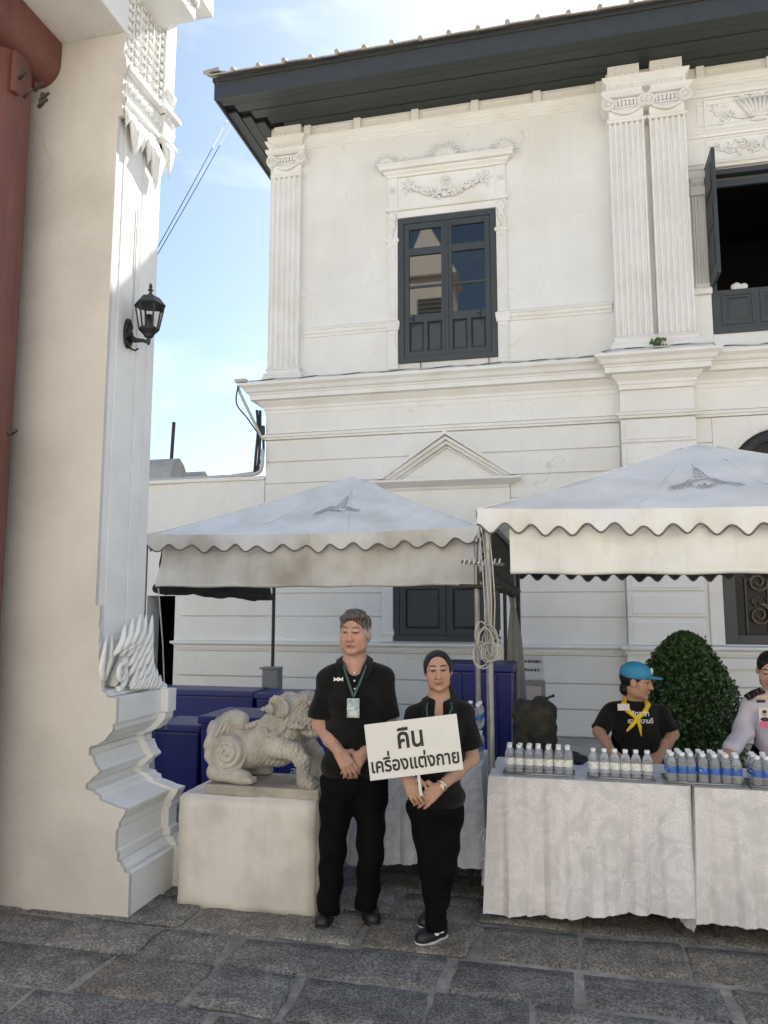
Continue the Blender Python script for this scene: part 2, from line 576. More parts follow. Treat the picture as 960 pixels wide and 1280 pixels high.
# architrave below the eaves and the panelled frieze
b = MB(); b.sweep([(-4.33, 16), (-4.33, YF), (7.4, YF)], [(-.02, 8.72), (.012, 8.72), (.014, 8.765), (.025, 8.77), (.027, 8.815), (.04, 8.82), (.044, 8.85), (.075, 8.875), (.08, 8.90), (-.02, 8.91)]); b.build('architrave', M['stucco_trim'], bld)
xs = [-3.72, -2.92, -2.02, -1.12, -.22, .66]
for i, x in enumerate(xs + [2.0, 2.9, 3.8]):
    b = MB(); b.box(x - .055, x + .055, YF - .05, YF + .01, 8.911, ZS - .002); b.build('frieze_block', M['stucco_trim'], bld, bevel=.004)
for a, c in list(zip(xs[:-1], xs[1:])) + [(2.0, 2.9), (2.9, 3.8)]:
    b = MB()
    x0, x1, z0, z1 = a + .09, c - .09, 8.935, ZS - .03
    for q in ((x0, x1, z0, z0 + .014), (x0, x1, z1 - .014, z1), (x0, x0 + .014, z0 + .014, z1 - .014), (x1 - .014, x1, z0 + .014, z1 - .014)):
        b.box(q[0], q[1], YF - .016, YF + .005, q[2], q[3])
    b.build('frieze_panel', M['stucco_trim'], bld)

# ---- pilasters
def fluted(x0, x1, yf, yb, z0, z1, n):
    poly = [(x0, yb), (x0, yf)]
    w = (x1 - x0)
    p = w / (n + .35)
    for i in range(n):
        a = x0 + p * .35 + i * p
        c = a + p * .65
        for k in range(7):
            t = k / 6
            poly.append((a + (c - a) * t, yf + .034 * math.sin(math.pi * t) ** .6 if 0 < t < 1 else yf))
    poly += [(x1, yf), (x1, yb)]
    return MB().prism(poly, z0, z1, 'z')
def spiral(mb, cx, cy, cz, r, turns=2.1, hand=1, tube=.17, y0=0.0):
    pts, rr = [], []
    n = 30
    for i in range(n + 1):
        t = i / n
        w = math.pi / 2 + hand * turns * 2 * math.pi * t
        q = r * (1 - .8 * t)
        pts.append((cx + q * math.cos(w), cy - .02 * t, cz + q * math.sin(w)))
        rr.append(r * tube * (1 - .55 * t))
    mb.tube(pts, rr, 6)
    return mb
def disc_y(mb, cx, cz, r, y0, y1, seg=18):
    mb.prism([(cx + r * math.cos(2 * math.pi * k / seg), cz + r * math.sin(2 * math.pi * k / seg)) for k in range(seg)], y0, y1, 'y')
def ionic(parent, x0, x1, yf, yb, z0):
    """capital parts over a shaft that ends at z0"""
    w = x1 - x0
    loop = [(x0, yb), (x0, yf), (x1, yf), (x1, yb)]
    b = MB(); b.sweep(loop, [(-.02, z0), (.015, z0), (.03, z0 + .02), (.03, z0 + .035), (.012, z0 + .05), (-.02, z0 + .05)])
    b.build('astragal', M['stucco_trim'], parent)
    b = MB(); b.box(x0 + .004, x1 - .004, yf + .006, yb, z0 + .05, z0 + .36)
    b.build('neck', M['stucco_trim'], parent)
    for hand, cx in ((-1, x0 - .005), (1, x1 + .005)):
        b = MB()
        disc_y(b, cx, z0 + .265, .088, yf - .05, yb)
        spiral(b, cx, yf - .052, z0 + .265, .082, hand=-hand)
        b.ell((cx, yf - .06, z0 + .265), (.02, .02, .02))
        b.build('volute', M['stucco_trim'], parent, smooth=40)
    b = MB()
    n = max(4, int(w / .075))
    for i in range(n):
        x = x0 + .075 + (w - .15) * (i + .5) / n
        b.ell((x, yf - .012, z0 + .275), (.026, .03, .042), 8, 6)
    b.tube([(x0 + .05, yf - .01, z0 + .325), (x1 - .05, yf - .01, z0 + .325)], .014, 6)
    b.tube([(x0 + .06, yf - .008, z0 + .222), (x1 - .06, yf - .008, z0 + .222)], .012, 6)
    b.build('egg_band', M['stucco_trim'], parent, smooth=40)
    b = MB()
    pts = [(x0 + .02 + (w - .04) * t, yf - .012 - .012 * math.sin(math.pi * t), z0 + .21 - .085 * math.sin(math.pi * t)) for t in [k / 14 for k in range(15)]]
    b.tube(pts, [.016 + .016 * math.sin(math.pi * k / 14) for k in range(15)], 7)
    b.build('swag', M['stucco_trim'], parent, smooth=True)
    b = MB(); b.sweep(loop, [(-.02, z0 + .355), (.05, z0 + .355), (.09, z0 + .385), (.095, z0 + .43), (-.02, z0 + .44)])
    b.build('abacus', M['stucco_trim'], parent)
def leafrow(mb, x0, x1, y, z0, z1, n, rs):
    for i in range(n):
        x = x0 + (x1 - x0) * (i + .5) / n
        h = (z1 - z0)
        mb.ell((x + rs.uniform(-.004, .004), y, (z0 + z1) / 2), ((x1 - x0) / n * .33, .012, h * .5 * rs.uniform(.85, 1.0)), 6, 5,
               Matrix.Rotation(rs.uniform(-.25, .25), 3, 'Y'))
def entab(parent, x0, x1, yf, yb, z0, rs, split=None):
    loop = [(x0, yb), (x0, yf), (x1, yf), (x1, yb)]
    b = MB(); b.box(x0 - .02, x1 + .02, yf - .02, yb, z0, z0 + .135)
    leafrow(b, x0, x1, yf - .022, z0 + .01, z0 + .125, int((x1 - x0) / .035), rs)
    b.build('carved_frieze', M['stucco_trim'], parent)
    b = MB(); b.sweep(loop, [(-.02, z0 + .135), (.03, z0 + .135), (.07, z0 + .175), (.075, z0 + .205), (-.02, z0 + .212)])
    b.build('cyma', M['stucco_trim'], parent)
    for (a, c) in (split or [(x0, x1)]):
        b = MB(); b.box(a + .01, c - .01, yf - .002, yb, z0 + .212, ZS - .003)
        leafrow(b, a + .02, c - .02, yf - .004, z0 + .23, z0 + .33, int((c - a) / .04), rs)
        b.build('impost_block', M['stucco_trim'], parent)
def base(parent, x0, x1, yf, yb, z0):
    b = MB(); b.sweep([(x0, yb), (x0, yf), (x1, yf), (x1, yb)],
                      [(-.02, z0), (.085, z0), (.085, z0 + .07), (.06, z0 + .075), (.075, z0 + .10), (.06, z0 + .13), (.03, z0 + .14), (.03, z0 + .16), (.05, z0 + .18), (.035, z0 + .205), (.0, z0 + .225), (-.02, z0 + .225)])
    b.build('pilaster_base', M['stucco_trim'], parent)
rs = random.Random(3)
x0, x1, yf = -4.255, -3.80, 10.50
pl_ = fluted(x0, x1, yf, YF + .01, 5.22, 8.25, 5).build('corner_pilaster', M['stucco_trim'], bld)
base(pl_, x0, x1, yf, YF + .02, 4.995)
ionic(pl_, x0, x1, yf, YF + .02, 8.25)
entab(pl_, x0, x1, yf, YF + .02, 8.69, rs)
b = MB(); b.box(.735, 1.745, 10.44, YF + .01, 5.0, ZS - .004); back = b.build('pilaster_backing', M['stucco'], bld)
for (x0, x1) in ((.745, 1.205), (1.275, 1.735)):
    yf = 10.29
    pl_ = fluted(x0, x1, yf, 10.445, 5.225, 8.25, 6).build('twin_pilaster', M['stucco_trim'], bld)
    base(pl_, x0, x1, yf, 10.445, 5.0)
    ionic(pl_, x0, x1, yf, 10.445, 8.25)
entab(back, .745, 1.735, 10.29, 10.445, 8.69, rs, [(.745, 1.18), (1.30, 1.735)])
b = MB(); b.sweep([(.66, YF), (.66, 10.2), (1.82, 10.2), (1.82, YF)], [(-.02, 4.955), (.02, 4.955), (.02, 4.992), (-.02, 4.998)]); b.box(.66, 1.82, 10.2, YF, 4.955, 4.992); b.build('pier_cap', M['stucco_trim'], bld)

# ---- eaves and roof
EY, EX = 9.66, -4.82
roof = MB()
roof.add([(EX, EY, 9.45), (7.5, EY, 9.45), (7.5, 15, 12.2), (-.5, 15, 12.2), (EX, 20, 9.45), (EX, EY, 9.30), (7.5, EY, 9.30), (EX, 20, 9.30)],
         [(0, 1, 2, 3), (0, 3, 4), (5, 6, 1, 0), (7, 5, 0, 4)])
roof = roof.build('roof', M['tile'], bld, fix=False)
nb = 5
for i in range(nb):                                # soffit boards, front run and left return
    a, c = EY + (YF - EY) * i / nb, EY + (YF - EY) * (i + 1) / nb
    b = MB(); b.box(EX + (a - EY), 7.5, a + .006, c - .006, ZS + (.006 if i % 2 else 0), ZS + .04); b.build('soffit_board', M['soffit'], roof)
nb = 3
for i in range(nb):
    a, c = EX + (-4.33 - EX) * i / nb, EX + (-4.33 - EX) * (i + 1) / nb
    b = MB(); b.box(a + .006, c - .006, EY + .2 + (c - EX), 19.5, ZS + (.006 if i % 2 else 0) + .002, ZS + .038); b.build('soffit_board', M['soffit'], roof)
b = MB(); b.box(EX + .01, 7.5, EY + .01, YF, ZS + .05, ZS + .09); b.box(EX + .01, -4.33, YF, 19.5, ZS + .05, ZS + .09); b.build('soffit_backing', M['dark'], roof)
b = MB(); b.box(EX - .03, 7.5, EY - .03, EY + .002, ZS - .03, 9.33); b.box(EX - .05, 7.5, EY - .055, EY - .031, 9.335, 9.40)
b.build('fascia', M['paint'], roof, bevel=.004)
b = MB(); b.box(EX - .03, EX + .002, EY + .003, 19.5, ZS - .03, 9.33); b.box(EX - .055, EX - .031, EY + .003, 19.5, 9.335, 9.40); b.build('fascia', M['paint'], roof, bevel=.004)
tm = None
slope = math.atan2(2.75, 5.34)
for k in range(34):                                # the front row of tiles: a pan and a raised cover roll each
    if tm is None:
        b = MB()
        b.box(-.20, .20, -.14, .42, 0, .018)
        b.tube([(-.2, -.15, .03), (-.2, .42, .03)], .035, 8)
        tm = b.mesh('roof_tile', M['tile'], smooth=40)
    o = bpy.data.objects.new('roof_tile', tm)
    COL.objects.link(o)
    abs_parent(o, roof)
    o.location = (EX + .12 + .395 * k, EY - .02 + rs.uniform(-.012, .012), 9.435 + rs.uniform(-.004, .004))
    o.rotation_euler = (slope, rs.uniform(-.02, .02), rs.uniform(-.015, .015))
for k in range(6):                                 # broken hip tiles at the corner
    o = bpy.data.objects.new('roof_tile', tm)
    COL.objects.link(o)
    abs_parent(o, roof)
    o.location = (EX + .05 + .09 * k, EY - .02 + .16 * k, 9.49 + .055 * k)
    o.rotation_euler = (slope * .6, -.3, .8 + rs.uniform(-.3, .3))
    o.scale = (.5, .6, .8)
# ---- windows
def rect_frame(mb, x0, x1, z0, z1, w, ya, yb):
    mb.box(x0, x0 + w, ya, yb, z0, z1)
    mb.box(x1 - w, x1, ya, yb, z0, z1)
    mb.box(x0 + w, x1 - w, ya, yb, z0, z0 + w)
    mb.box(x0 + w, x1 - w, ya, yb, z1 - w, z1)
def panel(parent, x0, x1, z0, z1, y):
    b = MB()
    b.add([(x0, y + .012, z0), (x1, y + .012, z0), (x1, y + .012, z1), (x0, y + .012, z1),
           (x0 + .035, y - .004, z0 + .035), (x1 - .035, y - .004, z0 + .035), (x1 - .035, y - .004, z1 - .035), (x0 + .035, y - .004, z1 - .035)],
          [(4, 5, 6, 7), (0, 1, 5, 4), (1, 2, 6, 5), (2, 3, 7, 6), (3, 0, 4, 7)])
    return b.build('panel', M['paint'], parent, fix=False)
def upper_window():
    x0, x1, z0, z1 = UW
    y = YF - .02
    b = MB()
    rect_frame(b, x0, x1, z0, z1, .085, y - .012, y + .08)
    win = b.build('upper_window', M['paint'], bld, bevel=.004)
    xm = (x0 + x1) / 2
    for a, c in ((x0 + .09, xm - .003), (xm + .003, x1 - .09)):
        b = MB()
        st = .075
        zs = [z0 + .09, z0 + .62, z0 + .70, z1 - .56, z1 - .47, z1 - .17, z1 - .09]
        b.box(a, a + st, y, y + .045, z0 + .088, z1 - .088)
        b.box(c - st, c, y, y + .045, z0 + .088, z1 - .088)
        for (p, q) in ((z0 + .088, z0 + .16), (z0 + .60, z0 + .72), (z1 - .58, z1 - .47), (z1 - .18, z1 - .088)):
            b.box(a + st, c - st, y, y + .045, p, q)
        b.build('leaf_frame', M['paint'], win, bevel=.003)
        zl, zh = z0 + .72, z1 - .58
        zm = zl + (zh - zl) * .47
        b = MB(); b.box(a + st, c - st, y + .012, y + .032, zm - .018, zm + .018); b.build('glazing_bar', M['paint'], win)
        for (p, q) in ((zl, zm - .018), (zm + .018, zh), (z1 - .47, z1 - .18)):
            b = MB(); b.box(a + st, c - st, y + .024, y + .030, p, q); b.build('pane', M['glass'], win)
        mid = (a + st + c - st) / 2
        b = MB(); b.box(mid - .028, mid + .028, y + .002, y + .043, z0 + .16, z0 + .60); b.build('muntin', M['paint'], win)
        for (p, q) in ((a + st, mid - .028), (mid + .028, c - st)):
            panel(win, p, q, z0 + .16, z0 + .60, y + .018)
    for s_ in (-1, 1):
        b = MB()
        x = xm + s_ * .49
        b.tube([(x, y - .02, z0 + .72), (x, y - .02, z0 + .52)], .007, 6); b.tube([(x, y - .02, z0 + .66), (x - .05, y - .05, z0 + .64)], .006, 6)
        b.build('bolt', M['cable'], win)
        b = MB(); b.tube([(x + .1, YF - .02, z0 + .02), (x + .1, YF - .03, z0 - .12)], .007, 6); b.build('stay_hook', M['cable'], win)
    b = MB(); b.box(xm - .024, xm + .024, y - .014, y + .0, z0 + .09, z1 - .09); b.build('meeting_stile', M['paint'], win, bevel=.004)
    return win
uw = upper_window()

# surround of the upper window
sur = MB()
for s_, xa in ((0, UW[0] - .15), (1, UW[1] + .005)):
    sur.box(xa, xa + .145, YF - .045, YF + .01, 5.09, 7.50)
sur.box(UW[0] - .15, UW[1] + .15, YF - .035, YF + .01, 7.395, 7.50)
sur = sur.build('window_surround', M['stucco_trim'], bld, bevel=.004)
for xa in (UW[0] - .15, UW[1] + .005):
    b = MB()
    for z0, z1 in ((5.14, 5.62), (5.86, 6.98)):
        rect_frame(b, xa + .03, xa + .115, z0, z1, .016, YF - .058, YF - .04)
    b.build('strip_panel', M['stucco_trim'], sur)
    b = MB(); b.sweep([(xa, YF), (xa, YF - .045), (xa + .145, YF - .045), (xa + .145, YF)], [(-.01, 5.67), (.015, 5.67), (.03, 5.75), (.03, 5.80), (-.01, 5.83)]); b.build('strip_cap', M['stucco_trim'], sur)
    b = MB(); b.sweep([(xa, YF), (xa, YF - .045), (xa + .145, YF - .045), (xa + .145, YF)], [(-.01, 7.02), (.012, 7.02), (.025, 7.05), (.012, 7.08), (-.01, 7.08)]); b.build('strip_cap', M['stucco_trim'], sur)
    # acanthus console
    b = MB()
    cx = xa + .0725
    for k, (dx, dz, rx, rz) in enumerate([(0, .33, .055, .05), (-.035, .28, .03, .05), (.035, .28, .03, .05), (0, .22, .045, .07), (-.03, .16, .025, .05), (.03, .16, .025, .05), (0, .10, .028, .06), (0, .03, .018, .04)]):
        b.ell((cx + dx, YF - .055 - .012 * (k < 4), 7.10 + dz), (rx, .03, rz), 8, 6)
    b.build('console', M['stucco_trim'], sur, smooth=True)
b = MB(); b.sweep([(UW[0] - .15, YF), (UW[0] - .15, YF - .05), (UW[1] + .15, YF - .05), (UW[1] + .15, YF)], [(-.02, 7.50), (.02, 7.50), (.035, 7.525), (.035, 7.555), (-.02, 7.565)]); b.build('architrave_band', M['stucco_trim'], sur)
b = MB(); b.box(UW[0] - .02, UW[1] + .02, YF - .03, YF + .01, 7.566, 8.03)
for xa in (UW[0] - .15, UW[1] + .005):
    b.box(xa, xa + .145, YF - .05, YF + .01, 7.566, 8.03)
b.build('frieze', M['stucco_trim'], sur, bevel=.003)
b = MB(); b.sweep([(UW[0] - .15, YF), (UW[0] - .15, YF - .05), (UW[1] + .15, YF - .05), (UW[1] + .15, YF)],
                  [(-.02, 8.03), (.015, 8.03), (.02, 8.055), (.055, 8.085), (.06, 8.11), (.11, 8.115), (.115, 8.15), (.135, 8.18), (.135, 8.20), (-.02, 8.215)]); b.build('window_cornice', M['stucco_trim'], sur)
CX = (UW[0] + UW[1]) / 2
def rosette(parent, x, y, z, r, n=8, name='roundel'):
    b = MB()
    b.tube([(x + r * math.cos(2 * math.pi * k / 16), y, z + r * math.sin(2 * math.pi * k / 16)) for k in range(17)], r * .16, 6)
    for k in range(n):
        w = 2 * math.pi * k / n
        b.ell((x + r * .52 * math.cos(w), y, z + r * .52 * math.sin(w)), (r * .34, .012, r * .16), 6, 5, Matrix.Rotation(-w, 3, 'Y'))
    b.ell((x, y - .004, z), (r * .2, .018, r * .2), 8, 5)
    return b.build(name, M['stucco_trim'], parent, smooth=True)
rosette(sur, CX, YF - .034, 7.90, .075)
rosette(sur, UW[0] - .077, YF - .053, 7.83, .05, 6)
rosette(sur, UW[1] + .077, YF - .053, 7.83, .05, 6)
rs = random.Random(12)
b = MB()
for k in range(46):                                # leaf garland
    t = k / 45
    x = CX - .54 + 1.08 * t
    z = 7.87 - .18 * math.sin(math.pi * t)
    q = .03 + .03 * math.sin(math.pi * t)
    for j in range(4):
        b.ell((x + rs.uniform(-.01, .01), YF - .045 - rs.uniform(0, .035), z + rs.uniform(-q, q)), (.034, .026, .017), 6, 4, Matrix.Rotation(rs.uniform(-.9, .9), 3, 'Y'))
for s_ in (-1, 1):
    cx = CX + s_ * .56
    for k in range(7):
        w = k * .9 + .3
        pts = [(cx + r * math.cos(w + r * 4) * .9, YF - .045, 7.88 + r * math.sin(w + r * 4)) for r in (0, .045, .09, .13)]
        b.tube(pts, [.014, .018, .016, .006], 6)
    b.tube([(cx, YF - .04, 7.88), (cx + s_ * .03, YF - .045, 7.78), (cx + s_ * .06, YF - .04, 7.72)], [.016, .014, .006], 6)
b.build('garland', M['stucco_trim'], sur, smooth=True)
def shell(x, z, r, name='shell'):
    b = MB()
    for k in range(13):
        w = math.pi * (k + .5) / 13
        q = r * rs.uniform(.88, 1.08)
        b.tube([(x + r * .2 * math.cos(w), YF - .10, z + r * .2 * math.sin(w)), (x + q * .7 * math.cos(w), YF - .125, z + q * .7 * math.sin(w)), (x + q * 1.15 * math.cos(w), YF - .10, z + q * 1.15 * math.sin(w))], [r * .05, r * .085, r * .02], 6)
        b.tube([(x + q * 1.1 * math.cos(w), YF - .10, z + q * 1.1 * math.sin(w)), (x + q * 1.45 * math.cos(w + .08), YF - .09, z + q * 1.45 * math.sin(w + .08))], [r * .05, .003], 5)
    b.ell((x, YF - .11, z), (r * .3, .03, r * .3), 8, 6)
    b.build(name, M['stucco_trim'], sur, smooth=True)
shell(CX, 8.215, .22)
shell(UW[0] - .16, 8.215, .155)
shell(UW[1] + .16, 8.215, .155)
for sgn in (-1, 1):
    b = MB()
    for k in range(15):
        x = CX + sgn * (.27 + .40 * k / 14)
        hh = rs.uniform(.05, .11)
        b.tube([(x, YF - .10, 8.205), (x + rs.uniform(-.02, .02), YF - .11, 8.205 + hh * .6), (x + rs.uniform(-.05, .05), YF - .10, 8.205 + hh)], [.014, .012, .003], 5)
    b.build('cresting', M['stucco_trim'], sur, smooth=True)

# ---- lower window with its pediment
x0, x1, z0, z1 = LW
b = MB(); rect_frame(b, x0, x1, z0, z1, .08, YF + .0, YF + .1); lw = b.build('lower_window', M['paint'], bld, bevel=.004)
xm = (x0 + x1) / 2
for a, c in ((x0 + .083, xm - .004), (xm + .004, x1 - .083)):
    b = MB(); rect_frame(b, a, c, z0 + .083, z1 - .083, .09, YF + .012, YF + .06); b.box(a + .09, c - .09, YF + .014, YF + .058, z0 + .72, z0 + .80)
    b.build('leaf_frame', M['paint'], lw, bevel=.003)
    panel(lw, a + .09, c - .09, z0 + .173, z0 + .72, YF + .03)
    panel(lw, a + .09, c - .09, z0 + .80, z1 - .173, YF + .03)
b = MB()
for xa in (x0 - .165, x1 + .005):
    b.box(xa, xa + .16, YF - .03, YF + .02, 1.18, 2.604)
b.box(x0 - .165, x1 + .165, YF - .034, YF + .02, 2.605, 3.32)
ls = b.build('window_surround', M['stucco_trim'], bld, bevel=.004)
for xa in (x0 - .165, x1 + .005):
    b = MB(); b.sweep([(xa, YF), (xa, YF - .03), (xa + .16, YF - .03), (xa + .16, YF)], [(-.01, 1.26), (.012, 1.26), (.02, 1.29), (.012, 1.32), (.018, 1.35), (-.01, 1.36)]); b.build('strip_cap', M['stucco_trim'], ls)
PCX = -1.585
b = MB(); b.sweep([(PCX - .82, YF), (PCX - .82, YF - .03), (PCX + .82, YF - .03), (PCX + .82, YF)], [(-.02, 3.30), (.03, 3.30), (.05, 3.335), (.07, 3.34), (.17, 3.385), (.20, 3.40), (.20, 3.43), (-.02, 3.44)]); ped = b.build('pediment', M['stucco_trim'], bld)
for (hw, zb, za, th, yo, nm) in ((.97, 3.445, 4.10, .05, .24, 'raking_cornice'), (.90, 3.445, 4.035, .05, .19, 'raking_fillet'), (.83, 3.445, 3.98, .05, .13, 'raking_fillet'), (.755, 3.445, 3.92, .03, .06, 'raking_fillet')):
    b = MB()
    sl = (za - zb) / hw
    hw2 = hw - th / sl * 1.02
    b.prism([(PCX - hw, zb), (PCX, za), (PCX + hw, zb), (PCX + hw2, zb), (PCX, za - th), (PCX - hw2, zb)], YF - yo, YF + .01, 'y')
    b.build(nm, M['stucco_trim'], ped, fix=True)
b = MB(); b.prism([(PCX - .72, 3.442), (PCX + .72, 3.442), (PCX, 3.90)], YF - .018, YF + .01, 'y'); b.build('tympanum', M['stucco'], ped)

# ---- open upper window on the right
x0, x1, z0, z1 = RW
b = MB(); rect_frame(b, x0, x1, z0, z1, .07, YF - .02, YF + .1); rw = b.build('open_window', M['paint'], bld, bevel=.004)
b = MB(); b.box(x0 + .07, x1 - .07, YF + .0, YF + .05, z0 + .07, z0 + .60); b.build('apron_board', M['paint'], rw)
for k in range(3):
    a = x0 + .12 + .47 * k
    b = MB(); rect_frame(b, a, a + .40, z0 + .12, z0 + .55, .03, YF - .014, YF - .001); b.build('apron_frame', M['paint'], rw)
    panel(rw, a + .06, a + .34, z0 + .18, z0 + .49, YF - .012)
b = MB(); b.box(x0 - .02, x0 + .025, YF - .56, YF - .02, z0 + .62, z1 + .02)
for k in range(3):
    zz = z0 + .80 + .5 * k
    b.box(x0 - .03, x0 - .02, YF - .48, YF - .10, zz, zz + .36)
    b.tube([(x0 + .03, YF - .02, zz + .1), (x0 + .03, YF - .02, zz + .2)], .018, 6)
b.build('shutter', M['paint'], rw, bevel=.004)
b = MB(); b.box(x0 + .07, x1 - .07, YF + .04, YF + .09, z1 - .22, z1 - .13); b.build('transom', M['paint'], rw)
b = MB()
for q in range(5):
    b.ell((x0 + .30 + .03 * q, YF + .06, z0 + .63 + rs.uniform(0, .05)), (.05, .03, .05), 7, 5, Matrix.Rotation(q, 3, 'Y'))
b.build('crumpled_cloth', M['stucco_trim'], rw)
# carved surround on the right
b = MB(); b.box(1.78, 1.99, YF - .04, YF + .01, 5.09, 7.60); b.box(1.78, 7.3, YF - .035, YF + .01, 7.60, 8.68); b.box(3.63, 3.84, YF - .04, YF + .01, 5.09, 7.60)
rsur = b.build('carved_surround', M['stucco_trim'], bld, bevel=.003)
fl = fluted(1.80, 1.965, YF - .075, YF - .035, 5.95, 7.20, 4).build('small_pilaster', M['stucco_trim'], rsur)
b = MB(); b.sweep([(1.80, YF - .03), (1.80, YF - .075), (1.965, YF - .075), (1.965, YF - .03)], [(-.01, 5.80), (.03, 5.80), (.03, 5.87), (.01, 5.90), (.012, 5.95), (-.01, 5.95)]); b.build('pilaster_base', M['stucco_trim'], rsur)
b = MB(); b.sweep([(1.80, YF - .03), (1.80, YF - .075), (1.965, YF - .075), (1.965, YF - .03)], [(-.01, 7.20), (.015, 7.20), (.02, 7.30), (.0, 7.31), (.0, 7.42), (.03, 7.46), (.035, 7.52), (-.01, 7.54)])
spiral(b, 1.85, YF - .085, 7.36, .04); spiral(b, 1.92, YF - .085, 7.36, .04, hand=-1); b.build('pilaster_capital', M['stucco_trim'], rsur, smooth=35)
for (zz, o) in ((7.58, .06), (8.03, .05), (8.62, .07)):
    b = MB(); b.sweep([(1.775, YF), (1.775, YF - .04), (7.2, YF - .04)], [(-.02, zz), (.02, zz), (o * .6, zz + .03), (o, zz + .045), (o, zz + .07), (-.02, zz + .08)]); b.build('band', M['stucco_trim'], rsur)
b = MB(); rect_frame(b, 2.02, 3.62, 7.68, 8.01, .02, YF - .055, YF - .034); b.build('relief_frame', M['stucco_trim'], rsur)
b = MB()
for s_ in (-1, 1):                                 # scrolling foliage
    for k in range(4):
        cx = 2.83 + s_ * (.17 + .17 * k)
        spiral(b, cx, YF - .045, 7.845 + (.03 if k % 2 else -.03), .085 - .008 * k, 1.3, hand=s_ * (1 if k % 2 else -1), tube=.2)
        for q in range(4):
            b.ell((cx + rs.uniform(-.08, .08), YF - .045, 7.845 + rs.uniform(-.09, .09)), (.05, .02, .018), 6, 4, Matrix.Rotation(rs.uniform(-1, 1), 3, 'Y'))
b.ell((2.83, YF - .05, 7.85), (.05, .03, .12), 8, 6); b.ell((2.78, YF - .045, 7.85), (.03, .025, .1), 8, 6); b.ell((2.88, YF - .045, 7.85), (.03, .025, .1), 8, 6)
b.build('foliage_relief', M['stucco_trim'], rsur, smooth=True)
b = MB()
rect_frame(b, 2.02, 3.64, 8.12, 8.60, .03, YF - .065, YF - .034); rect_frame(b, 1.93, 3.73, 8.20, 8.52, .02, YF - .05, YF - .034)
b.build('relief_frame', M['stucco_trim'], rsur)
b = MB()
ux = 2.72
for k in range(9):                                 # reeded basket
    t = (k - 4) / 4.5
    b.tube([(ux + .13 * t, YF - .05 - .03 * (1 - t * t), 8.27), (ux + .20 * t, YF - .05 - .03 * (1 - t * t), 8.37), (ux + .29 * t, YF - .05 - .03 * (1 - t * t), 8.50)], [.018, .024, .03], 6)
b.tube([(ux - .31, YF - .06, 8.52), (ux + .31, YF - .06, 8.52)], .022, 6); b.tube([(ux - .16, YF - .06, 8.26), (ux + .16, YF - .06, 8.26)], .022, 6)
b.ell((ux, YF - .05, 8.21), (.13, .04, .035), 10, 5)
for s_ in (-1, 1):
    spiral(b, ux + s_ * .44, YF - .05, 8.28, .07, 1.6, hand=s_, tube=.2)
    b.tube([(ux + s_ * .40, YF - .05, 8.34), (ux + s_ * .30, YF - .055, 8.27), (ux + s_ * .16, YF - .05, 8.24)], [.012, .016, .02], 6)
    for k in range(9):
        b.ell((ux + s_ * rs.uniform(.3, .62), YF - .045, 8.2 + rs.uniform(0, .34)), (.045, .02, .02), 6, 4, Matrix.Rotation(rs.uniform(-1.5, 1.5), 3, 'Y'))
for k in range(12):
    b.ell((ux + rs.uniform(-.28, .28), YF - .05, 8.545 + rs.uniform(-.01, .03)), (.04, .022, .025), 6, 4)
b.build('urn_relief', M['stucco_trim'], rsur, smooth=True)

# ---- arched window with its iron scrolls
x0, x1, z0, z1 = AW
ax = (x0 + x1) / 2
b = MB(); b.box(x0 - .30, x0 - .17, YF - .025, YF + .03, 1.18, 3.15); b.box(x0 - .172, x0 - .002, YF - .05, YF + .032, 1.178, 3.152)
asur = b.build('arch_surround', M['stucco_trim'], bld, bevel=.01)
b = MB(); b.box(x1 + .002, x1 + .17, YF - .05, YF + .03, 1.18, 3.15); b.build('jamb', M['stucco_trim'], asur, bevel=.01)
# the wall over the arch
zc, ro = 3.30, .66
pts = [(ax + ro * math.cos(math.pi * k / 24), zc + ro * math.sin(math.pi * k / 24)) for k in range(25)]
b = MB()
for k in range(24):
    (xa, za), (xb, zb) = pts[k], pts[k + 1]
    b.add([(xa, YF - .003, za), (xb, YF - .003, zb), (xb, YF - .003, 4.13), (xa, YF - .003, 4.13), (xa, YF + .1, za), (xb, YF + .1, zb)], [(1, 0, 3, 2), (0, 1, 5, 4)])
for s_ in (-1, 1):
    xe = ax + s_ * ro
    xo = x0 - .02 if s_ < 0 else x1 + .02
    b.add([(xo, YF - .003, zc - .2), (xe, YF - .003, zc - .2), (xe, YF - .003, 4.13), (xo, YF - .003, 4.13), (xe, YF + .1, zc - .2), (xe, YF + .1, zc)], [(0, 1, 2, 3), (1, 4, 5)])
b.build('arch_spandrel', M['stucco'], asur, fix=False)
b = MB(); b.tube([(p[0] * 1.0 + (p[0] - ax) * .05, YF - .006, zc + (p[1] - zc) * 1.05) for p in pts], .025, 6); b.build('archivolt', M['stucco_trim'], asur, smooth=True)
b = MB()
b.box(x0, x0 + .16, YF + .02, YF + .10, z0, 3.15); b.box(x1 - .16, x1, YF + .02, YF + .10, z0, 3.15); b.box(x0 + .16, x1 - .16, YF + .02, YF + .10, z0, z0 + .12); b.box(x0, x1, YF + .02, YF + .10, 3.10, 3.22)
aw = b.build('arched_window', M['paint'], bld, bevel=.005)
b = MB(); b.tube([(ax + (ro - .07) * math.cos(math.pi * k / 24), YF + .06, zc + (ro - .07) * math.sin(math.pi * k / 24)) for k in range(25)], .07, 4); b.build('fanlight_frame', M['paint'], aw)
b = MB(); b.box(x0 + .1, x1 - .1, YF + .12, YF + .125, z0 + .05, 3.9); b.build('pane', M['glass_dull'], aw)
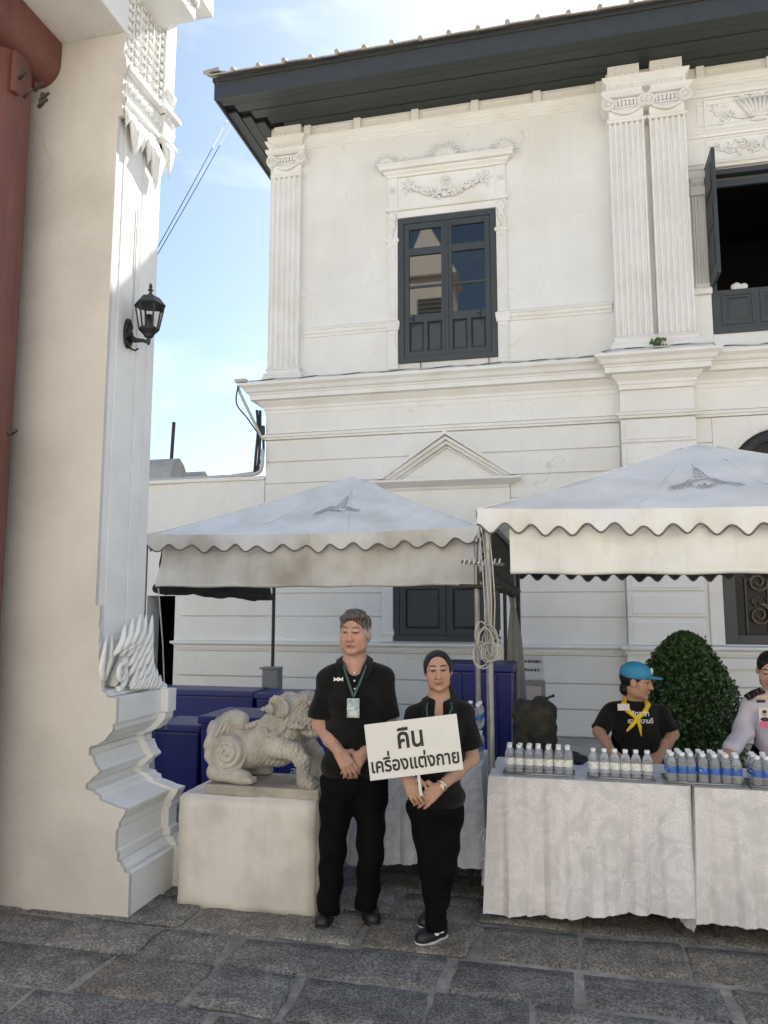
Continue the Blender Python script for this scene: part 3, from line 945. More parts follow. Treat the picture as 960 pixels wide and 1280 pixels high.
def scrolls(x, z, sg, big, mt):
    b = MB()
    spiral(b, x, YF + .075, z, big, 1.7, hand=sg, tube=.11)
    b.tube([(x, YF + .075, z + big), (x - sg * big * 1.1, YF + .075, z + big * .9), (x - sg * big * 1.5, YF + .075, z + big * 1.7)], [.016, .014, .005], 6)
    b.tube([(x + sg * big * .3, YF + .075, z + big * .8), (x + sg * big * .6, YF + .075, z + big * 1.3), (x + sg * big * .2, YF + .075, z + big * 1.7)], [.012, .012, .004], 6)
    b.build('iron_scroll', mt, aw, smooth=True)
for z in (1.56, 1.98, 2.40, 2.82):
    for s_ in (-1, 1):
        scrolls(ax + s_ * .37, z, s_, .14, M['gold'])
        scrolls(ax + s_ * .14, z + .05, -s_, .10, M['gold_grey'])
for k in range(5):
    b = MB(); x = ax - .52 + .26 * k; b.tube([(x, YF + .085, 1.31), (x, YF + .085, 3.1)], .009, 6); b.build('iron_bar', M['gold_grey'], aw)
# panelled plinth under the arched window
b = MB(); rect_frame(b, x0 - .16, x1 + .1, .06, 1.0, .12, YF - .05, YF - .018); b.build('plinth_panel', M['stucco_trim'], bld, bevel=.008)

# ---- annex on the left
anx = thing('low_annex', 'low plain white annex wall with a dark doorway left of the pilastered facade', 'building', (-6.5, YF, 0))
b = MB(); b.wallholes(-12, -5.645, -.03, 3.54, YF + .03, YF + .4, [(-6.22, -5.75, -.03, 1.83)])
b.box(-5.644, -4.335, YF + .03, YF + .4, -.03, 3.54); b.build('wall', M['stucco'], anx)
b = MB(); b.wallholes(-5.642, -4.335, 2.83, 3.54, YF + .004, YF + .03, []); b.build('wall_face', M['stucco'], anx)
b = MB(); b.box(-12, -4.336, YF - .03, YF + .5, 3.541, 3.60); b.build('coping', M['stucco_trim'], anx, bevel=.01)
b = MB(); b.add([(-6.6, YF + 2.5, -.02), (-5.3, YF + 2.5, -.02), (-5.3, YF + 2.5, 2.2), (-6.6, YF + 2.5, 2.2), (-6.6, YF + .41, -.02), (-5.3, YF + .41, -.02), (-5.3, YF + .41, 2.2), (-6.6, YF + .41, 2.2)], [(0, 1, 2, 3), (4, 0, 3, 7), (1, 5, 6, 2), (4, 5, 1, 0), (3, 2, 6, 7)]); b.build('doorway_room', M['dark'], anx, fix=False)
b = MB(); b.box(-5.79, -5.75, YF + .18, YF + .25, -.03, 1.83); b.build('door_frame', M['paint'], anx)
b = MB(); b.tube([(-12, YF + .05, 3.62), (-8, YF + .03, 3.625), (-6, YF + .02, 3.62), (-4.9, YF + .0, 3.62), (-4.5, YF + .0, 3.66), (-4.42, YF + .04, 3.85)], .022, 8); b.build('conduit', M['pipe'], anx, smooth=True)
vm = mat('grey_vault_render', (.42, .41, .39), .85, .2, 4, .3, 30)
for i, (x1_, y_, w_) in enumerate(((-6.40, 11.5, .95), (-6.46, 12.6, .9), (-6.55, 13.8, .8))):
    prof = [(0, 0), (0, .34), (.05, .52), (.17, .68), (.34, .78), (.51, .68), (.63, .52), (.68, .34), (.68, 0)]
    o = MB().prism([(y_ + p[0] * w_, 3.45 + p[1] * w_) for p in prof], x1_ - 2.4, x1_, 'x').build('roof_vault', vm, None, smooth=30)
    tag(o, ['nearest and tallest grey vaulted roof hood behind the annex coping', 'middle grey vaulted roof hood behind the annex coping', 'farthest and lowest grey vaulted roof hood by the conduit'][i], 'roof vault', 'grey vaulted hoods on the annex roof')
q = onY(213, 562, 11.9)
b = MB(); b.tube([(q.x, 11.9, 3.5), (q.x + .05, 11.9, onY(214, 528, 11.9).z)], .03, 6)
tag(b.build('antenna_pole', M['rust']), 'thin dark pole rising behind the nearest grey roof hood', 'pole')

# ---- service cables at the corner and along the cornice
svc = thing('service_cables', 'bundle of black cables and a grey conduit hanging down the building corner', 'cables', (-4.42, YF, 3.6))
def cable(name, pts, r, m=None):
    b = MB()
    P = [Vector(p) for p in pts]
    out = []
    for i in range(len(P) - 1):
        p0, p1, p2, p3 = P[max(i - 1, 0)], P[i], P[i + 1], P[min(i + 2, len(P) - 1)]
        for k in range(6):
            t = k / 6
            out.append(.5 * ((2 * p1) + (p2 - p0) * t + (2 * p0 - 5 * p1 + 4 * p2 - p3) * t * t + (3 * p1 - p0 - 3 * p2 + p3) * t ** 3))
    out.append(P[-1])
    b.tube(out, r, 7)
    return b.build(name, m or M['cable'], svc, smooth=True)
cable('cable', [(-4.46, YF - .05, 4.6), (-4.44, YF - .04, 4.3), (-4.46, YF - .05, 3.95), (-4.50, YF, 3.66)], .022)
cable('cable', [(-4.42, YF - .02, 4.6), (-4.41, YF - .03, 4.2), (-4.42, YF - .03, 3.9), (-4.46, YF, 3.62)], .022)
cable('cable', [(-4.37, YF - .02, 4.25), (-4.35, YF - .03, 4.0), (-4.38, YF - .03, 3.75), (-4.52, YF, 3.62)], .02)
cable('cable', [(-4.64, YF - .35, 4.90), (-4.68, YF - .3, 4.65), (-4.55, YF - .2, 4.45), (-4.44, YF - .05, 4.25)], .011)
cable('conduit', [(-4.66, YF - .30, 4.93), (-4.62, YF - .28, 4.78), (-4.42, YF - .08, 4.28), (-4.36, YF - .03, 4.14)], .022, M['pipe'])
cable('conduit', [(-4.36, YF - .05, 4.0), (-4.36, YF - .05, 3.75), (-4.45, YF - .03, 3.64), (-4.8, YF, 3.62)], .028, M['pipe'])
b = MB(); b.box(-4.40, -4.34, YF - .06, YF, 4.22, 4.36); b.build('junction_box', M['cable'], svc, bevel=.006)
b = MB(); b.box(-4.70, -4.52, YF - .36, YF - .24, 4.965, 5.01); b.build('cable_shelf', M['pipe'], svc, bevel=.006)
cc = thing('cornice_cable', 'thin dark and white cables lying along the top of the cornice', 'cables', (-1, YF - .3, 4.98))
for j in range(2):
    pts = []
    for k in range(40):
        x = -4.5 + k * .136
        pts.append((x, YF - .27 + .02 * math.sin(k * 1.3 + j), 4.985 + .012 * abs(math.sin(k * .7 + j * 2))))
    pts.append((.45 + .1, YF - .32, 5.03)); pts.append((.62, YF - .50, 4.99))
    for k in range(30):
        pts.append((.7 + k * .1, YF - .47 + .02 * math.sin(k * 1.1 + j) + (.2 if k > 12 else 0), 5.0 + .01 * math.sin(k + j)))
    b = MB(); b.tube(pts, .006 if j else .011, 6); b.build('cable', M['cable'] if j else M['pipe'], cc, smooth=True)
# overhead wires
for i, (p0, p1) in enumerate((((200, 300), (284, 150)), ((198, 312), (291, 152)))):
    a, c = onY(*p0, 8.2), onY(*p1, 11.0)
    d = (c - a)
    a2, c2 = a - d * .6, c + d * .03
    b = MB(); b.tube([a2 + (c2 - a2) * (k / 12) - Vector((0, 0, .05 * math.sin(math.pi * k / 12))) for k in range(13)], .0055, 5)
    tag(b.build('overhead_wire', M['cable']), ['upper of the two thin wires slanting across the blue sky', 'lower of the two thin wires slanting across the blue sky'][i], 'wire', 'overhead wires')
# a weed on the pier cap
M['weed'] = mat('weed_leaf', (.06, .10, .03), .6, .3)
b = MB()
for k in range(26):
    w = rs.uniform(0, 6.28); r = rs.uniform(.02, .10); z = rs.uniform(.0, .09)
    x, y_ = 1.24 + r * math.cos(w), 10.16 + .4 * r * math.sin(w)
    b.add([(x - .015, y_, 5.0 + z), (x + .015, y_ - .005, 5.0 + z), (x + .012, y_ - .02, 5.03 + z), (x - .008, y_ - .01, 5.035 + z)], [(0, 1, 2, 3)])
tag(b.build('weed', M['weed'], fix=False), 'small green weed sprouting between the twin pilaster bases', 'plant')
# ================================================================== smooth solids: distance fields meshed with surface nets
class Field:
    def __init__(s, lo, hi, h):
        s.h = h
        s.lo = np.array(lo, np.float32)
        s.n = np.maximum(4, np.ceil((np.array(hi) - np.array(lo)) / h).astype(int) + 1)
        s.ax = [s.lo[i] + h * np.arange(s.n[i], dtype=np.float32) for i in range(3)]
        s.D = np.full(s.n, .5, np.float32)
    def win(s, lo, hi):
        sl = []
        for i in range(3):
            a = int(max(0, math.floor((lo[i] - s.lo[i]) / s.h)))
            b = int(min(s.n[i], math.ceil((hi[i] - s.lo[i]) / s.h) + 1))
            if b <= a: return None
            sl.append(slice(a, b))
        return tuple(sl)
    def apply(s, fn, lo, hi, k=.01, op='u'):
        m = k + 2.5 * s.h
        w = s.win(np.array(lo) - m, np.array(hi) + m)
        if w is None: return
        X = s.ax[0][w[0]][:, None, None]; Y = s.ax[1][w[1]][None, :, None]; Z = s.ax[2][w[2]][None, None, :]
        d = fn(X, Y, Z)
        D = s.D[w]
        if op == 'u':
            t = np.clip(.5 + .5 * (D - d) / k, 0, 1)
            s.D[w] = D * (1 - t) + d * t - k * t * (1 - t)
        elif op == 's':
            t = np.clip(.5 - .5 * (D + d) / k, 0, 1)
            s.D[w] = D * (1 - t) - d * t + k * t * (1 - t)
        elif op == 'd':
            near = np.abs(D) < .06
            s.D[w] = np.where(near, D + d, D)
    def nets(s):
        D, h = s.D, s.h
        ins = D < 0
        nx, ny, nz = D.shape
        c = np.zeros((nx - 1, ny - 1, nz - 1), np.uint8)
        offs = [(i, j, k) for i in (0, 1) for j in (0, 1) for k in (0, 1)]
        for (i, j, k) in offs:
            c += ins[i:nx - 1 + i, j:ny - 1 + j, k:nz - 1 + k]
        act = np.argwhere((c > 0) & (c < 8))
        if len(act) == 0: return np.zeros((0, 3)), np.zeros((0, 4), int)
        idx = np.full(c.shape, -1, np.int64)
        idx[act[:, 0], act[:, 1], act[:, 2]] = np.arange(len(act))
        P = np.zeros((len(act), 3)); N = np.zeros(len(act))
        for a in range(3):
            o1, o2 = [q for q in range(3) if q != a]
            for u in (0, 1):
                for v in (0, 1):
                    c0 = act.copy(); c0[:, o1] += u; c0[:, o2] += v
                    c1 = c0.copy(); c1[:, a] += 1
                    d0 = D[c0[:, 0], c0[:, 1], c0[:, 2]]; d1 = D[c1[:, 0], c1[:, 1], c1[:, 2]]
                    x = (d0 < 0) != (d1 < 0)
                    t = np.where(x, d0 / np.where(np.abs(d0 - d1) < 1e-9, 1e-9, d0 - d1), 0)
                    q = c0.astype(float); q[:, a] += t
                    P[x] += q[x]; N[x] += 1
        P = P / N[:, None] * h + s.lo
        F = []
        for a in range(3):
            o1, o2 = (a + 1) % 3, (a + 2) % 3
            sl0 = [slice(None)] * 3; sl1 = [slice(None)] * 3
            sl0[a] = slice(0, -1); sl1[a] = slice(1, None)
            A, B = ins[tuple(sl0)], ins[tuple(sl1)]
            for flip, e in ((False, np.argwhere(A & ~B)), (True, np.argwhere(~A & B))):
                lim = np.array(c.shape)
                ok = (e[:, o1] > 0) & (e[:, o2] > 0) & (e[:, o1] < lim[o1]) & (e[:, o2] < lim[o2])
                e = e[ok]
                if len(e) == 0: continue
                def cell(u, v):
                    q = e.copy(); q[:, o1] -= u; q[:, o2] -= v
                    return idx[q[:, 0], q[:, 1], q[:, 2]]
                f = np.stack([cell(1, 1), cell(0, 1), cell(0, 0), cell(1, 0)], 1)
                F.append(f[:, ::-1] if flip else f)
        F = np.concatenate(F)
        F = F[(F >= 0).all(1)]
        return P, F
# primitives: each returns (function, low corner, high corner, k, op)
def cone(a, b, ra, rb=None, k=.012, op='u', flat0=False, flat1=False):
    rb = ra if rb is None else rb
    a = np.array(a, float); b = np.array(b, float); ba = b - a; L2 = float(ba @ ba) + 1e-12
    def fn(X, Y, Z):
        px, py, pz = X - a[0], Y - a[1], Z - a[2]
        tt = (px * ba[0] + py * ba[1] + pz * ba[2]) / L2
        t = np.clip(tt, 0, 1)
        d = np.sqrt((px - ba[0] * t) ** 2 + (py - ba[1] * t) ** 2 + (pz - ba[2] * t) ** 2) - (ra + (rb - ra) * t)
        if flat1: d = np.maximum(d, (tt - 1) * math.sqrt(L2))
        if flat0: d = np.maximum(d, -tt * math.sqrt(L2))
        return d
    r = max(ra, rb)
    return fn, np.minimum(a, b) - r, np.maximum(a, b) + r, k, op
def ellp(c, r, rot=None, k=.012, op='u'):
    c = np.array(c, float); r = np.array(r, float)
    Rm = None if rot is None else np.array(Euler(rot).to_matrix()).T
    def fn(X, Y, Z):
        x, y, z = X - c[0], Y - c[1], Z - c[2]
        if Rm is not None:
            x, y, z = (Rm[0, 0] * x + Rm[0, 1] * y + Rm[0, 2] * z, Rm[1, 0] * x + Rm[1, 1] * y + Rm[1, 2] * z, Rm[2, 0] * x + Rm[2, 1] * y + Rm[2, 2] * z)
        k0 = np.sqrt((x / r[0]) ** 2 + (y / r[1]) ** 2 + (z / r[2]) ** 2)
        k1 = np.sqrt((x / r[0] ** 2) ** 2 + (y / r[1] ** 2) ** 2 + (z / r[2] ** 2) ** 2) + 1e-9
        return k0 * (k0 - 1) / k1
    m = r.max() if rot is not None else r
    return fn, c - m, c + m, k, op
def boxp(c, hf, rot=None, rnd=.01, k=.01, op='u'):
    c = np.array(c, float); hf = np.array(hf, float) - rnd
    Rm = None if rot is None else np.array(Euler(rot).to_matrix()).T
    def fn(X, Y, Z):
        x, y, z = X - c[0], Y - c[1], Z - c[2]
        if Rm is not None:
            x, y, z = (Rm[0, 0] * x + Rm[0, 1] * y + Rm[0, 2] * z, Rm[1, 0] * x + Rm[1, 1] * y + Rm[1, 2] * z, Rm[2, 0] * x + Rm[2, 1] * y + Rm[2, 2] * z)
        qx, qy, qz = np.abs(x) - hf[0], np.abs(y) - hf[1], np.abs(z) - hf[2]
        return np.sqrt(np.maximum(qx, 0) ** 2 + np.maximum(qy, 0) ** 2 + np.maximum(qz, 0) ** 2) + np.minimum(np.maximum(qx, np.maximum(qy, qz)), 0) - rnd
    m = float(np.linalg.norm(hf + rnd)) if rot is not None else hf + rnd
    return fn, c - m, c + m, k, op
def chain(pts, rr, k=.012, op='u'):
    return [cone(pts[i], pts[i + 1], rr[i], rr[i + 1], k, op) for i in range(len(pts) - 1)]
def disp(fn, lo, hi):
    return fn, np.array(lo, float), np.array(hi, float), .0001, 'd'
def solid(prims, h, lo=None, hi=None):
    if lo is None:
        lo = np.min([p[1] for p in prims if p[4] == 'u'], 0) - 3 * h
        hi = np.max([p[2] for p in prims if p[4] == 'u'], 0) + 3 * h
    f = Field(lo, hi, h)
    for p in prims:
        f.apply(*p)
    return f.nets()
def sdf_object(name, pieces, mats, parent=None, world=False, colour=None):
    """pieces: list of (verts, faces) joined into one mesh; colour(verts) -> rgb per vertex"""
    V = np.concatenate([p[0] for p in pieces]); F = []
    n = 0
    for v, f in pieces:
        F.append(f + n); n += len(v)
    F = np.concatenate(F)
    me = bpy.data.meshes.new(name)
    me.vertices.add(len(V)); me.vertices.foreach_set('co', V.astype(np.float32).ravel())
    me.loops.add(F.size); me.loops.foreach_set('vertex_index', F.astype(np.int32).ravel())
    me.polygons.add(len(F)); me.polygons.foreach_set('loop_start', np.arange(0, F.size, 4, dtype=np.int32)); me.polygons.foreach_set('loop_total', np.full(len(F), 4, np.int32))
    me.update(calc_edges=True)
    me.validate()
    if colour is not None:
        ca = me.color_attributes.new('tone', 'FLOAT_COLOR', 'POINT')
        ca.data.foreach_set('color', np.concatenate([colour(V), np.ones((len(V), 1))], 1).astype(np.float32).ravel())
    for m in (mats if isinstance(mats, (list, tuple)) else [mats]):
        me.materials.append(m)
    me.shade_smooth()
    o = bpy.data.objects.new(name, me)
    COL.objects.link(o)
    if parent is not None:
        if world: abs_parent(o, parent)
        else: o.parent = parent
    return o

# ================================================================== the gateway on the left
M['beige'] = mat('beige_limewash', (.60, .572, .535), .85, .10, 1.2, .22, 22, tint=(.38, .345, .305), tint_amt=.6, tint_scale=1.3, crack=.3, streak=.14, streak_col=(.40, .36, .32))
M['gatewhite'] = mat('white_limewash', (.80, .80, .77), .75, .06, 3, .2, 40, tint=(.62, .61, .57), tint_amt=.3, tint_scale=4, streak=.14, streak_col=(.45, .44, .42))
M['red'] = mat('red_gate_paint', (.165, .058, .044), .55, .25, 4, .5, 18, stretch=(6, 6, .35), tint=(.09, .034, .028), tint_amt=.6, tint_scale=2.2)
XR = -2.65
gate = thing('white_and_beige_gateway', 'beige gateway wall with white stepped mouldings and carved capital at the left edge', 'gateway', (-2.9, 4.2, 0))
pathB = [(XR, 3.974), (XR, 4.440)]
pathB2 = [(XR + .05, 4.441), (XR + .05, 4.54)]
segs = [('plinth', [(-.15, -.03), (.294, -.03), (.292, .225), (.28, .235), (-.15, .235)]),
        ('foot_moulding', [(-.15, .236), (.258, .237), (.26, .25), (.24, .27), (.232, .288), (-.15, .29)]),
        ('die', [(-.15, .291), (.212, .291), (.214, .335), (.20, .345), (.20, .455), (.214, .465), (.216, .50), (-.15, .50)]),
        ('lotus_moulding', [(-.15, .501), (.222, .501), (.236, .525), (.252, .552), (.255, .566), (.20, .574), (.17, .585), (.09, .607), (.085, .63), (.055, .64), (.05, .652), (0, .660), (0, .688), (-.15, .69)]),
        ('lotus_moulding', [(-.15, .691), (.002, .691), (.02, .70), (.04, .725), (.078, .752), (.083, .762), (.055, .79), (.035, .83), (.033, .842), (.01, .846), (.01, .876), (-.15, .877)]),
        ('lotus_moulding', [(-.15, .878), (.008, .879), (.02, .895), (.07, .91), (.11, .935), (.135, .965), (.153, .985), (.155, 1.021), (-.15, 1.022)]),
        ('slab', [(-.15, 1.023), (.172, 1.025), (.172, 1.162), (-.15, 1.165)]),
        ('seat_moulding', [(-.15, 1.166), (.108, 1.167), (.108, 1.18), (.075, 1.20), (-.15, 1.21)])]
edge = [(XR - 1.55, -.03)]
for nm, pf in segs:
    b = MB(); b.sweep(pathB, pf); b.build(nm, M['gatewhite'], gate)
    b = MB(); b.sweep(pathB2, pf); b.build('rear_' + nm, M['gatewhite'], gate)
    edge += [(XR + o + .002, z) for (o, z) in pf[1:-1]]
b = MB(); b.box(XR - 1.5, XR, 3.974, 4.495, 1.2, 6.6); gs = b.build('shaft', M['gatewhite'], gate)
for (ya, w_) in ((4.02, .004), (4.27, .012), (4.40, .004)):   # incised lines shown as fillets beside shallow strips
    pass
for (ya, yb, o) in ((3.976, 4.035, .006), (4.045, 4.255, .010), (4.275, 4.385, .010), (4.397, 4.49, .006)):
    b = MB(); b.box(XR - .005, XR + o, ya, yb, 1.215, 4.78); b.build('shaft_strip', M['gatewhite'], gs, bevel=.003)
b = MB(); b.box(XR - 1.5, XR - .16, 3.974, 4.49, -.03, 1.2); b.build('core', M['gatewhite'], gate)
# beige face: the silhouette of the mouldings, carved flame edge, shaft, capital
edge += [(-2.572, 1.205), (-2.578, 1.244), (-2.590, 1.30), (-2.598, 1.33), (-2.594, 1.36), (-2.604, 1.40), (-2.599, 1.453), (-2.608, 1.48), (-2.600, 1.53), (-2.612, 1.57), (-2.606, 1.62), (-2.610, 1.68), (-2.638, 1.682),
         (-2.638, 3.0), (-2.632, 4.70), (-2.600, 4.705), (-2.610, 4.80), (-2.596, 4.84), (-2.612, 4.86), (-2.606, 4.98), (-2.585, 5.02), (-2.596, 5.10), (-2.612, 5.13), (-2.60, 5.27), (XR - 1.55, 5.27)]
b = MB(); b.prism(edge, 3.946, 3.973, 'y'); b.build('beige_face', M['beige'], gate)
b = MB(); b.box(-5.2, -2.605, 2.4, 3.972, 5.272, 6.4); b.build('lintel', M['gatewhite'], gate, bevel=.006)
# the flame ornament at the foot of the shaft
rs = random.Random(21)
tips = [(176, 767), (183, 768), (190.5, 769), (191, 781), (190.5, 793), (191, 806), (191, 819), (193, 829), (196, 836), (200, 844), (206, 856)]
for lay in range(3):                               # three overlapping rows of upright flames
    for i, t in enumerate(tips):
        if lay and i > 8: continue
        tx, ty = t[0] - 9.5 * lay, t[1] + 6 * lay
        T = onX(tx, ty, -2.53 + .004 * i - .012 * lay)
        bx2, by2 = tx - 15 + .9 * i, min(861, ty + 40)
        B = onX(bx2, by2, -2.525 + .004 * i - .012 * lay)
        mid = T * .45 + B * .55 + Vector((.012, .018, -.004))
        r = .0195 - .0006 * i
        b = MB(); b.tube([B, B * .7 + mid * .3 + Vector((.006, .004, 0)), mid, mid * .45 + T * .55, T], [r * .5, r, r * 1.0, r * .72, .004], 7); b.build('flame_leaf', M['gatewhite'], gs, smooth=True)
b = MB()
c0 = onX(146, 843, -2.56)
pts, rr = [], []
for k in range(26):
    t = k / 25
    w = -1.9 + t * 8.2
    q = .085 * (1 - .78 * t)
    pts.append((c0.x + .02 + .02 * t, c0.y + q * math.cos(w) * .8, c0.z + q * math.sin(w)))
    rr.append(.018 * (1 - .4 * t))
b.tube(pts, rr, 7); b.build('flame_scroll', M['gatewhite'], gs, smooth=True)
for (p0, p1, p2, r) in (((140, 858), (152, 830), (176, 770), .040), ((150, 858), (160, 835), (168, 800), .03), ((128, 855), (127, 835), (134, 793), .022), ((131, 850), (139, 822), (140, 795), .018), ((160, 858), (158, 848), (155, 832), .03), ((170, 858), (170, 845), (167, 828), .026)):
    A, Bm, C_ = onX(*p0, -2.59), onX(*p1, -2.575), onX(*p2, -2.59)
    b = MB(); b.tube([A, A * .5 + Bm * .5, Bm, Bm * .5 + C_ * .5, C_], [r * .7, r, r, r * .7, .004], 8, flat=.7); b.build('flame_leaf', M['gatewhite'], gs, smooth=True)
# the carved capital in the sun
pathC = [(XR, 3.974), (XR, 4.44), (XR + .03, 4.44), (XR + .03, 4.50), (XR - .5, 4.50)]
for nm, pf in (('capital_fillet', [(-.1, 4.80), (.035, 4.80), (.06, 4.82), (.06, 4.845), (.04, 4.86), (-.1, 4.86)]),
               ('capital_band', [(-.1, 4.861), (.03, 4.861), (.045, 4.93), (.04, 5.01), (-.1, 5.01)]),
               ('capital_fillet', [(-.1, 5.011), (.05, 5.011), (.075, 5.03), (.075, 5.06), (.05, 5.075), (-.1, 5.075)]),
               ('capital_neck', [(-.1, 5.076), (.03, 5.076), (.035, 5.9), (-.1, 5.9)]),
               ('capital_lip', [(-.1, 5.901), (.10, 5.901), (.22, 5.96), (.22, 6.2), (-.1, 6.2)])):
    b = MB(); b.sweep(pathC, pf); b.build(nm, M['gatewhite'], gate, smooth=30)
b = MB()
for k in range(16):                                # beads and curls of the band
    y_ = 3.99 + .03 * k
    b.ell((XR + .05, y_, 4.935), (.014, .013, .035 if k % 2 else .022), 7, 5)
b.build('band_carving', M['gatewhite'], gate, smooth=True)
for c_ in range(6):                                # upright carved ribs over the fillet
    b = MB()
    y_ = 4.0 + .078 * c_
    for k in range(13):
        z = 5.10 + .062 * k
        if c_ % 2: b.ell((XR + .040, y_, z), (.014, .013, .026), 7, 5); b.tube([(XR + .038, y_ - .02, z - .03), (XR + .046, y_ - .012, z), (XR + .038, y_ - .022, z + .02)], [.003, .007, .002], 5); b.tube([(XR + .038, y_ + .02, z - .03), (XR + .046, y_ + .012, z), (XR + .038, y_ + .022, z + .02)], [.003, .007, .002], 5)
        else:
            for sg in (-1, 1):
                b.ell((XR + .040, y_ + sg * .014, z), (.016, .022, .012), 6, 4, Matrix.Rotation(sg * .8, 3, 'X'))
    b.tube([(XR + .04, y_ + .039, 5.08), (XR + .04, y_ + .039, 5.88)], .008, 5)
    b.build('carved_rib', M['gatewhite'], gate, smooth=True)
for i, (ya, zt, zb, dy, s_) in enumerate(((4.06, 4.80, 4.52, .05, 1.0), (4.16, 4.80, 4.60, .03, .7), (4.24, 4.80, 4.57, .03, .8), (4.31, 4.82, 4.44, .06, 1.15), (4.43, 4.92, 4.62, .10, 1.0), (4.46, 5.08, 4.90, .09, .8), (4.46, 5.28, 5.10, .08, .8), (3.995, 4.80, 4.66, .0, .6))):
    b = MB()
    n = 6
    for j in range(5):                             # drooping leaf built of five feathered lobes
        q = (j - 2) / 2
        b.tube([(XR + .03, ya + q * .022 * s_, zt), (XR + .055 + .02 * s_, ya + q * .045 * s_ + dy * .3, zt - (zt - zb) * .45), (XR + .05, ya + q * .03 * s_ + dy * .8, zt - (zt - zb) * (.85 - .18 * abs(q))), (XR + .035, ya + q * .012 * s_ + dy, zb + .05 * abs(q))],
               [.012 * s_, .022 * s_, .014 * s_, .002], 6)
    b.build('drooping_leaf', M['gatewhite'], gate, smooth=True)
# projecting impost at the top right
b = MB(); b.box(-2.66, -2.335, 3.99, 4.34, 5.60, 5.70); b.build('impost', M['gatewhite'], gate, bevel=.01)
b = MB(); b.box(-2.40, -2.32, 4.00, 4.345, 5.705, 6.0)
for k in range(7):
    for j in range(4):
        b.ell((-2.318, 4.02 + .05 * k, 5.73 + .06 * j), (.016, .022, .028), 6, 4, Matrix.Rotation(.5 if (k + j) % 2 else -.5, 3, 'X'))
b.build('impost_carving', M['gatewhite'], gate, smooth=35)
# red gate post, hood and iron
b = MB(); b.lathe([(.215, -.03), (.22, 1.0), (.22, 3.0), (.215, 5.14)], 40, (-3.345, 3.70, 0)); b.box(-4.4, -3.40, 3.55, 3.90, -.03, 5.14)
rg = b.build('red_gate_post', M['red'], gate, smooth=30)
prof = [(-4.6, 4.98)] + [(-3.20 + .14 * math.sin(a), 5.12 - .14 * math.cos(a)) for a in [k * math.pi / 16 for k in range(9)]] + [(-3.06, 5.268), (-4.6, 5.268)]
b = MB(); b.prism(prof, 3.30, 3.944, 'y'); b.build('red_hood', M['red'], gate, smooth=30)
b = MB(); b.box(-3.14, -3.11, 3.60, 3.66, 4.72, 4.98); b.build('iron_strap', M['red'], rg, bevel=.006)
for i, (p, y_) in enumerate((((47, 107), 3.62), ((54, 120), 3.62), ((52, 128), 3.62), ((27, 92), 3.48), ((33, 115), 3.49), ((14, 540), 3.60))):
    c0 = onY(*p, y_)
    b = MB(); b.tube([(c0.x - .04, y_ + .03, c0.z), (c0.x + .01, y_, c0.z), (c0.x + .045, y_ - .01, c0.z + .004)], [.014, .012, .009], 6)
    b.ell((c0.x, y_, c0.z), (.016, .02, .022), 6, 5)
    b.build('iron_hook', M['rust'], rg, smooth=True)

# ---- wall lantern
M['lantern'] = mat('black_cast_iron', (.022, .026, .026), .5, .25, 20, .2, 60, metal=.3)
gl = mat('lantern_glass', (.85, .84, .8), .12, .0)
nd(gl).inputs['Transmission Weight'].default_value = 1.0
nd(gl).inputs['IOR'].default_value = 1.05
M['lglass'] = gl
M['bulb'] = mat('white_lamp_tube', (.8, .8, .76), .3, 0)
lp = onY(187, 395, 4.15)
lan = thing('wall_lantern', 'black six-sided wall lantern on a curled bracket fixed to the white pilaster', 'lantern', (lp.x, 4.15, lp.z), 0)
hx = lambda r, z: [(r * math.cos(math.pi / 3 * k + .3), r * math.sin(math.pi / 3 * k + .3), z) for k in range(6)]
def hexring(mb, lev):
    vs = []
    for r, z in lev: vs += hx(r, z)
    fs = [(i * 6 + k, i * 6 + (k + 1) % 6, (i + 1) * 6 + (k + 1) % 6, (i + 1) * 6 + k) for i in range(len(lev) - 1) for k in range(6)]
    fs += [tuple(range(5, -1, -1)), tuple((len(lev) - 1) * 6 + k for k in range(6))]
    mb.add(vs, fs)
b = MB(); hexring(b, [(.098, .062), (.100, .068), (.078, .095), (.060, .118), (.03, .128), (.012, .132)]); b.build('lantern_roof', M['lantern'], lan, world=False, bevel=.003)
b = MB(); b.lathe([(.012, .13), (.016, .14), (.008, .15), (.008, .16), (.017, .165), (.017, .17), (.007, .176), (.011, .19), (.008, .205), (.001, .215)], 10); b.build('finial', M['lantern'], lan, smooth=True, world=False)
b = MB(); hexring(b, [(.062, -.095), (.066, -.085), (.064, -.080), (.03, -.081)]); hexring(b, [(.06, -.096), (.035, -.12), (.028, -.135), (.014, -.145), (.010, -.18), (.002, -.19)]); b.build('lantern_base', M['lantern'], lan, world=False)
b = MB()
top, bot = hx(.088, .062), hx(.060, -.085)
for k in range(6):
    b.tube([bot[k], top[k]], .0055, 6)
b.build('lantern_ribs', M['lantern'], lan, world=False)
for k in range(6):
    k2 = (k + 1) % 6
    b = MB(); b.add([bot[k], bot[k2], top[k2], top[k]], [(0, 1, 2, 3)]); b.build('pane', M['lglass'], lan, world=False, fix=False)
b = MB(); b.lathe([(.022, -.075), (.024, -.07), (.024, .0), (.021, .005)], 14); b.build('bulb', M['bulb'], lan, smooth=40, world=False)
dx = XR + .012 - lp.x
b = MB()
b.tube([(0, 0, -.17), (-.04, 0, -.155), (-.09, 0, -.15), (dx + .02, 0, -.13)], [.010, .012, .016, .024], 8)
b.build('bracket_arm', M['lantern'], lan, smooth=True, world=False)
b = MB()
b.ell((dx + .006, 0, -.10), (.014, .045, .10), 12, 8)
